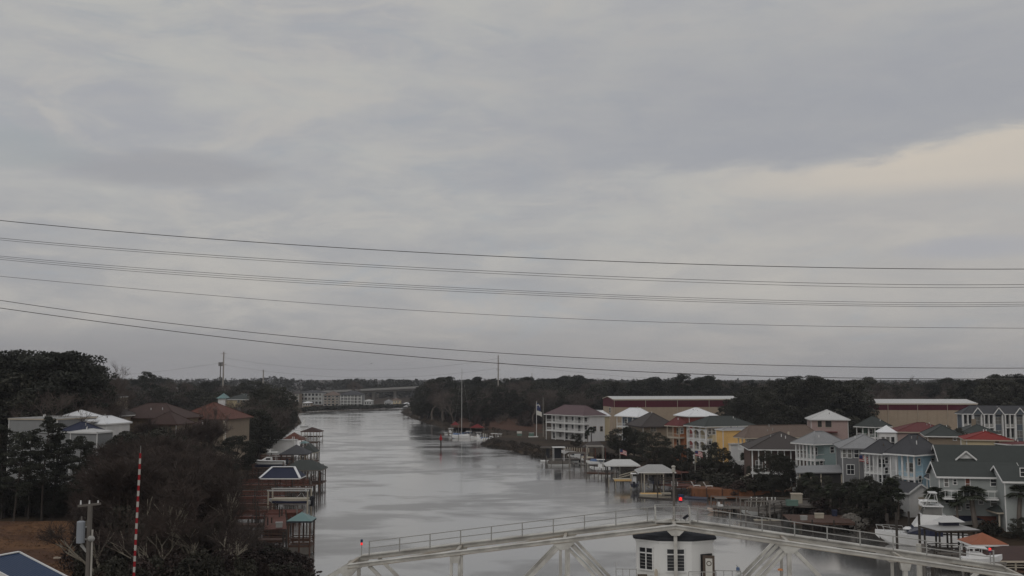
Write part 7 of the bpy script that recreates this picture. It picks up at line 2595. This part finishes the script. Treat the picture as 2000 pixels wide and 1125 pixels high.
# ---- trees and bushes among the right bank houses
for kd, px, top, Y, w, lab in [
    ('oak', 1125, 847, 345, 1.2, 'round dark bush tree before the white three-storey house'), ('oak', 1216, 833, 300, 1.35, 'round dark tree before the white roofed blue porch house'), ('oak', 1238, 836, 296, 1.2, 'second dark tree before the blue porch house, just right of the round one'),
    ('oak', 1277, 842, 280, 1.5, 'wide dark tree before the dark brown hip roofed house'), ('oak', 1330, 868, 262, 1.3, 'round dark tree below the red and orange house'), ('oak', 1312, 878, 258, 1.1, 'low dark tree left below the red and orange house'), ('oak', 1390, 864, 245, 1.05, 'tall dark tree in front of the cream house'),
    ('oak', 1404, 872, 240, 1.1, 'dark tree between the cream house and the outside stair'), ('shrub', 1440, 903, 232, 1.2, 'bush at the foot of the white outside stair'), ('oak', 1510, 880, 208, 1.0, 'dark tree hiding the brick house porch'), ('oak', 1528, 888, 206, .9, 'second dark tree before the brick house porch'),
    ('shrub', 1468, 905, 225, 1.4, 'dark bush left of the brick house porch'), ('shrub', 1568, 925, 200, 1.5, 'dark bush at the foot of the striped porches'), ('oak', 1604, 928, 186, 1.1, 'wide low dark tree before the screened porch'), ('oak', 1640, 942, 180, 1.1, 'wide low dark tree before the dark grey house'),
    ('shrub', 1598, 950, 184, 1.8, 'dark undergrowth bush above the broad brown deck'), ('oak', 1690, 930, 176, 1.2, 'dark tree before the white balcony house'), ('oak', 1720, 940, 170, 1.2, 'dark tree at the foot of the balcony house'), ('shrub', 1665, 968, 176, 2.0, 'dark bush behind the white plastic chair'),
    ('shrub', 1712, 975, 166, 1.6, 'dark bush left of the pale fence'), ('shrub', 1755, 948, 178, 1.6, 'dark bush left of the small white shed'), ('oak', 1990, 1010, 139, 1.3, 'dark tree filling the right edge above the maroon roof'), ('shrub', 1965, 1035, 141, 1.7, 'dark bush behind the orange gazebo'),
    ('shrub', 1365, 915, 236, 1.8, 'dark bush under the striped flag'), ('shrub', 1295, 890, 255, 1.8, 'dark bush above the pale grey boathouses'), ('shrub', 1340, 900, 240, 1.6, 'dark bush above the red-brown deck'), ('shrub', 1240, 888, 268, 1.8, 'dark bush behind the pale boathouse roof'),
    ('shrub', 1490, 925, 208, 1.9, 'dark bush behind the orange bulkhead'), ('shrub', 1420, 925, 220, 1.9, 'dark bush above the left half of the orange bulkhead'), ('brown_shrub', 1190, 880, 282, 2.0, 'brown shrub on the bank behind the first boathouse'), ('brown_shrub', 1270, 900, 246, 2.0, 'brown shrub right behind the boathouse roofs'),
    ('oak', 1862, 832, 255, 1.0, 'small dark tree beside the maroon roof of the second row'), ('oak', 1745, 928, 178, .8, 'slim dark tree between the balcony and blue houses'), ('shrub', 1930, 1012, 150, 1.3, 'bush beside the outside stair on the bank')]:
    at_px(kd, px, top, Y, lab, None, w)
for px, top, Y, w, lab in [(1905, 946, 158, 1.7, 'tall cabbage palm before the middle of the large grey-green house'), (1831, 948, 160, 1.5, 'cabbage palm partly behind the yacht tower'), (1988, 942, 156, 1.5, 'cabbage palm at the right edge before the grey-green house'), (1155, 832, 352, 1.0, 'small palm silhouetted on the white house wall'),
                           (1148, 838, 350, .8, 'smaller palm left of the one on the white house wall'), (1700, 945, 172, 1.2, 'palm in the clump before the balcony house'), (1660, 938, 174, 1.2, 'palm at the left end of the clump above the brown deck'), (1738, 930, 171, 1.1, 'palm at the right end of the clump beside the small shed'),
                           (1455, 880, 238, .9, 'palm beside the white outside stair'), (1583, 918, 192, 1.1, 'palm below the teal house'), (1672, 950, 170, 1.1, 'low palm just right of the left end palm'), (1683, 937, 173, 1.0, 'tall palm in the middle of the clump above the brown deck'), (1715, 955, 166, 1.1, 'low palm before the balcony house stilts'), (1728, 946, 168, 1.0, 'middle palm of the clump left of the small shed'), (1752, 950, 169, 1.0, 'palm touching the corner of the small white shed'), (1640, 955, 176, 1.1, 'low palm between the screened porch and the brown deck'), (1600, 945, 186, 1.0, 'low palm left of the screened porch'), (1870, 962, 150, .9, 'small palm between the yacht tower and the tall cabbage palm'), (1620, 942, 181, 1.2, 'palm before the screened porch')]:
    at_px('palm', px, top, Y, lab, None, w)
# dark planting along the right bank
belt(['brown_shrub', 'shrub'], [(1190, 893), (1260, 905), (1340, 925), (1420, 938), (1500, 950)], 200, 262, 44, {'shrub': 'low dark bush along the right bank gardens', 'brown_shrub': 'low brown bush along the right bank gardens'}, {'shrub': 'dark bushes of the right bank gardens', 'brown_shrub': 'brown bushes of the right bank gardens'}, .7, 1.6, minland=1.5)
belt(['brown_shrub', 'shrub'], [(1560, 965), (1640, 985), (1720, 995)], 165, 190, 26, {'shrub': 'low dark bush under the palm clump', 'brown_shrub': 'low brown bush under the palm clump'}, {'shrub': 'dark bushes under the palms', 'brown_shrub': 'brown bushes under the palms'}, .7, 1.6, minland=1.5)

for px, top, Y, lab in [(305, 808, 226, 'bare tree before the middle of the dull red-brown roofs'), (350, 815, 222, 'bare tree before the gap between the two tile roofed houses'), (388, 806, 228, 'bare tree before the terracotta roof, right of the forked one'), (262, 818, 224, 'bare tree before the left end of the dull red-brown roofs')]:
    at_px('near_bare', px, top, Y, lab, None, .9)
# ---- near left bank
for i, (px, top, Y, lab) in enumerate([(6, 826, 170, 'young pine cut by the left edge of the frame'), (30, 840, 166, 'young pine second from the left edge before the grey house'), (84, 812, 168, 'tallest young pine before the grey gable wall'), (58, 842, 170, 'young pine just left of the tallest young pine'), (106, 846, 172, 'young pine just right of the tallest young pine'),
                                   (148, 850, 168, 'young pine before the navy roof'), (128, 872, 176, 'short young pine between two taller ones by the navy roof'), (176, 858, 178, 'young pine at the right end of the young pine row')]):
    at_px('young_pine', px, top, Y, lab, None, 1.25)
belt(['shrub', 'oak'], [(-40, 935), (60, 940), (120, 945), (200, 930)], 169, 182, 26, {'shrub': 'dark bush in the hedge behind the straw lawn', 'oak': 'low dark tree in the hedge behind the straw lawn'}, {'shrub': 'bushes behind the straw lawn', 'oak': 'low trees behind the straw lawn'}, .6, 1.3)
belt(['oak', 'near_bare', 'near_bare'], [(225, 852), (260, 842), (330, 840), (365, 852), (385, 870), (398, 905)], 160, 200, 42, {'near_bare': 'bare brown tree in the thicket below the tile roofed houses', 'oak': 'dark leafy tree in the thicket below the tile roofed houses'}, {'near_bare': 'bare trees of the left thicket', 'oak': 'leafy trees of the left thicket'}, .65, 1.15, .5, 1.0)
belt(['near_bare'], [(215, 890), (260, 868), (340, 865), (375, 885), (405, 930)], 112, 158, 32, 'bare brown tree in the dense near thicket around the striped barrier', 'bare trees of the near thicket', .6, 1.2, .5, .5)
belt(['shrub', 'brown_shrub', 'brown_shrub', 'near_bare'], [(170, 1000), (260, 985), (370, 975), (400, 990), (418, 1035), (425, 1075)], 100, 158, 90, {'shrub': 'dark bush in the undergrowth of the near thicket', 'brown_shrub': 'brown bush in the undergrowth of the near thicket', 'near_bare': 'low bare tree in the undergrowth of the near thicket'}, {'shrub': 'dark bushes of the near thicket', 'brown_shrub': 'brown bushes of the near thicket', 'near_bare': 'low bare trees of the near thicket'}, .6, 1.25, .5, .3)
belt(['shrub', 'brown_shrub', 'brown_shrub'], [(470, 1090), (520, 1095), (550, 1103), (580, 1116)], 108, 129, 22, {'shrub': 'dark bush on the bank just below the gazebo dock', 'brown_shrub': 'brown bush on the bank just below the gazebo dock'}, {'shrub': 'dark bushes below the gazebo dock', 'brown_shrub': 'brown bushes below the gazebo dock'}, .9, 1.2, .7, -1.0)
belt(['brown_shrub', 'shrub'], [(190, 1095), (300, 1085), (420, 1082), (480, 1088)], 88, 104, 36, {'shrub': 'dark bush at the bottom edge of the near thicket', 'brown_shrub': 'brown bush at the bottom edge of the near thicket'}, {'shrub': 'dark bushes at the bottom edge', 'brown_shrub': 'brown bushes at the bottom edge'}, .8, 1.2, .6, .2)
for px, top, Y, w, v_, lab in [(395, 985, 100, 1.0, 0, 'pale barked bare tree leaning out of the near thicket'), (330, 905, 104, 1.0, 1, 'tall pale limbed bare tree right of the striped barrier'), (215, 955, 100, .9, 2, 'pale bare tree between the utility pole and the striped barrier'), (448, 885, 112, .8, 1, 'tall bare tree at the right edge of the near thicket beside the docks'),
                               (582, 1066, 128, .8, 0, 'small bare sapling at the water edge below the gazebo'), (372, 930, 106, .95, 2, 'pale bare tree in the middle of the thicket behind the leaning one'), (300, 970, 98, .9, 0, 'low pale bare tree just right of the striped barrier foot'), (425, 960, 108, .8, 2, 'slender pale bare tree left of the dock walkways'), (235, 900, 118, .9, 1, 'pale bare tree rising behind the striped barrier on its left'), (475, 1010, 118, .6, 2, 'thin bare tree before the end of the dock walkways')]:
    at_px('pale_bare', px, top, Y, lab, None, w, var=v_)
for px, top, Y, lab in [(1120, 735, 600, 'pine with a high crown at the right end of the marina wood'), (1090, 738, 610, 'pine second from the right end of the marina wood'), (1040, 738, 620, 'pine crown in the middle right of the marina wood'), (940, 738, 620, 'pine crown above the white sailing yacht'), (868, 739, 620, 'pine crown near the left end of the marina wood'), (1262, 739, 560, 'pine crown above the left end of the left shed'), (1292, 737, 560, 'second pine crown above the left shed'), (1860, 740, 540, 'pine crown above the right shed'), (1965, 733, 430, 'highest dark pine behind the grey apartments'), (1545, 736, 380, 'pine crown rising from the great dark oaks'), (1600, 735, 385, 'second pine crown rising from the great dark oaks')]:
    at_px('pine', px, top, Y, lab, None, 1.35)

for px, top, Y in ((1215, 741, 560), (1372, 738, 560), (1455, 740, 520), (1492, 742, 500), (1668, 744, 480), (1712, 742, 500), (1838, 741, 520), (1905, 743, 480), (1150, 738, 590), (1000, 741, 600), (700, 742, 900), (350, 737, 560)):
    at_px('bare', px, top, Y, 'wispy bare tree top standing out of the distant treeline', 'wispy bare trees of the treeline', .9)
mat('straw_tuft', (0.15, 0.085, 0.048), var=.5, scale=.3)
C = []
for i in range(700):
    Y = R.uniform(95, 162)
    px = R.uniform(-60, 195) + R.uniform(0, 25)
    x = XY(px, Y)
    C.append((x, Y, 2.55 + R.uniform(-.1, .5) * .6))
v, f = clumps(C, [(.55, .4, .16)] * len(C), 14, .07)
fo = bpy.data.objects.new('grass', np_mesh('grass', v, f, 'straw_tuft'))
COL.objects.link(fo)
tag(fo, 'dry grass tufts on the straw lawn', kind='stuff')
for px, py, lab in ((112, 1091, 'small pale scrap lying on the straw lawn above the blue roof'), (100, 1040, 'pale twig scrap in the middle of the straw lawn')):
    b_ = G(px, py, 2.7)
    o = thing('litter', lab, 'litter', (b_.x, b_.y, 2.72), .3)
    MB().b2((-.45, -.2, 0), (.45, .2, .12)).b2((-.3, -.15, .12), (.1, .1, .2)).build('scrap', 'trim_tan', o)
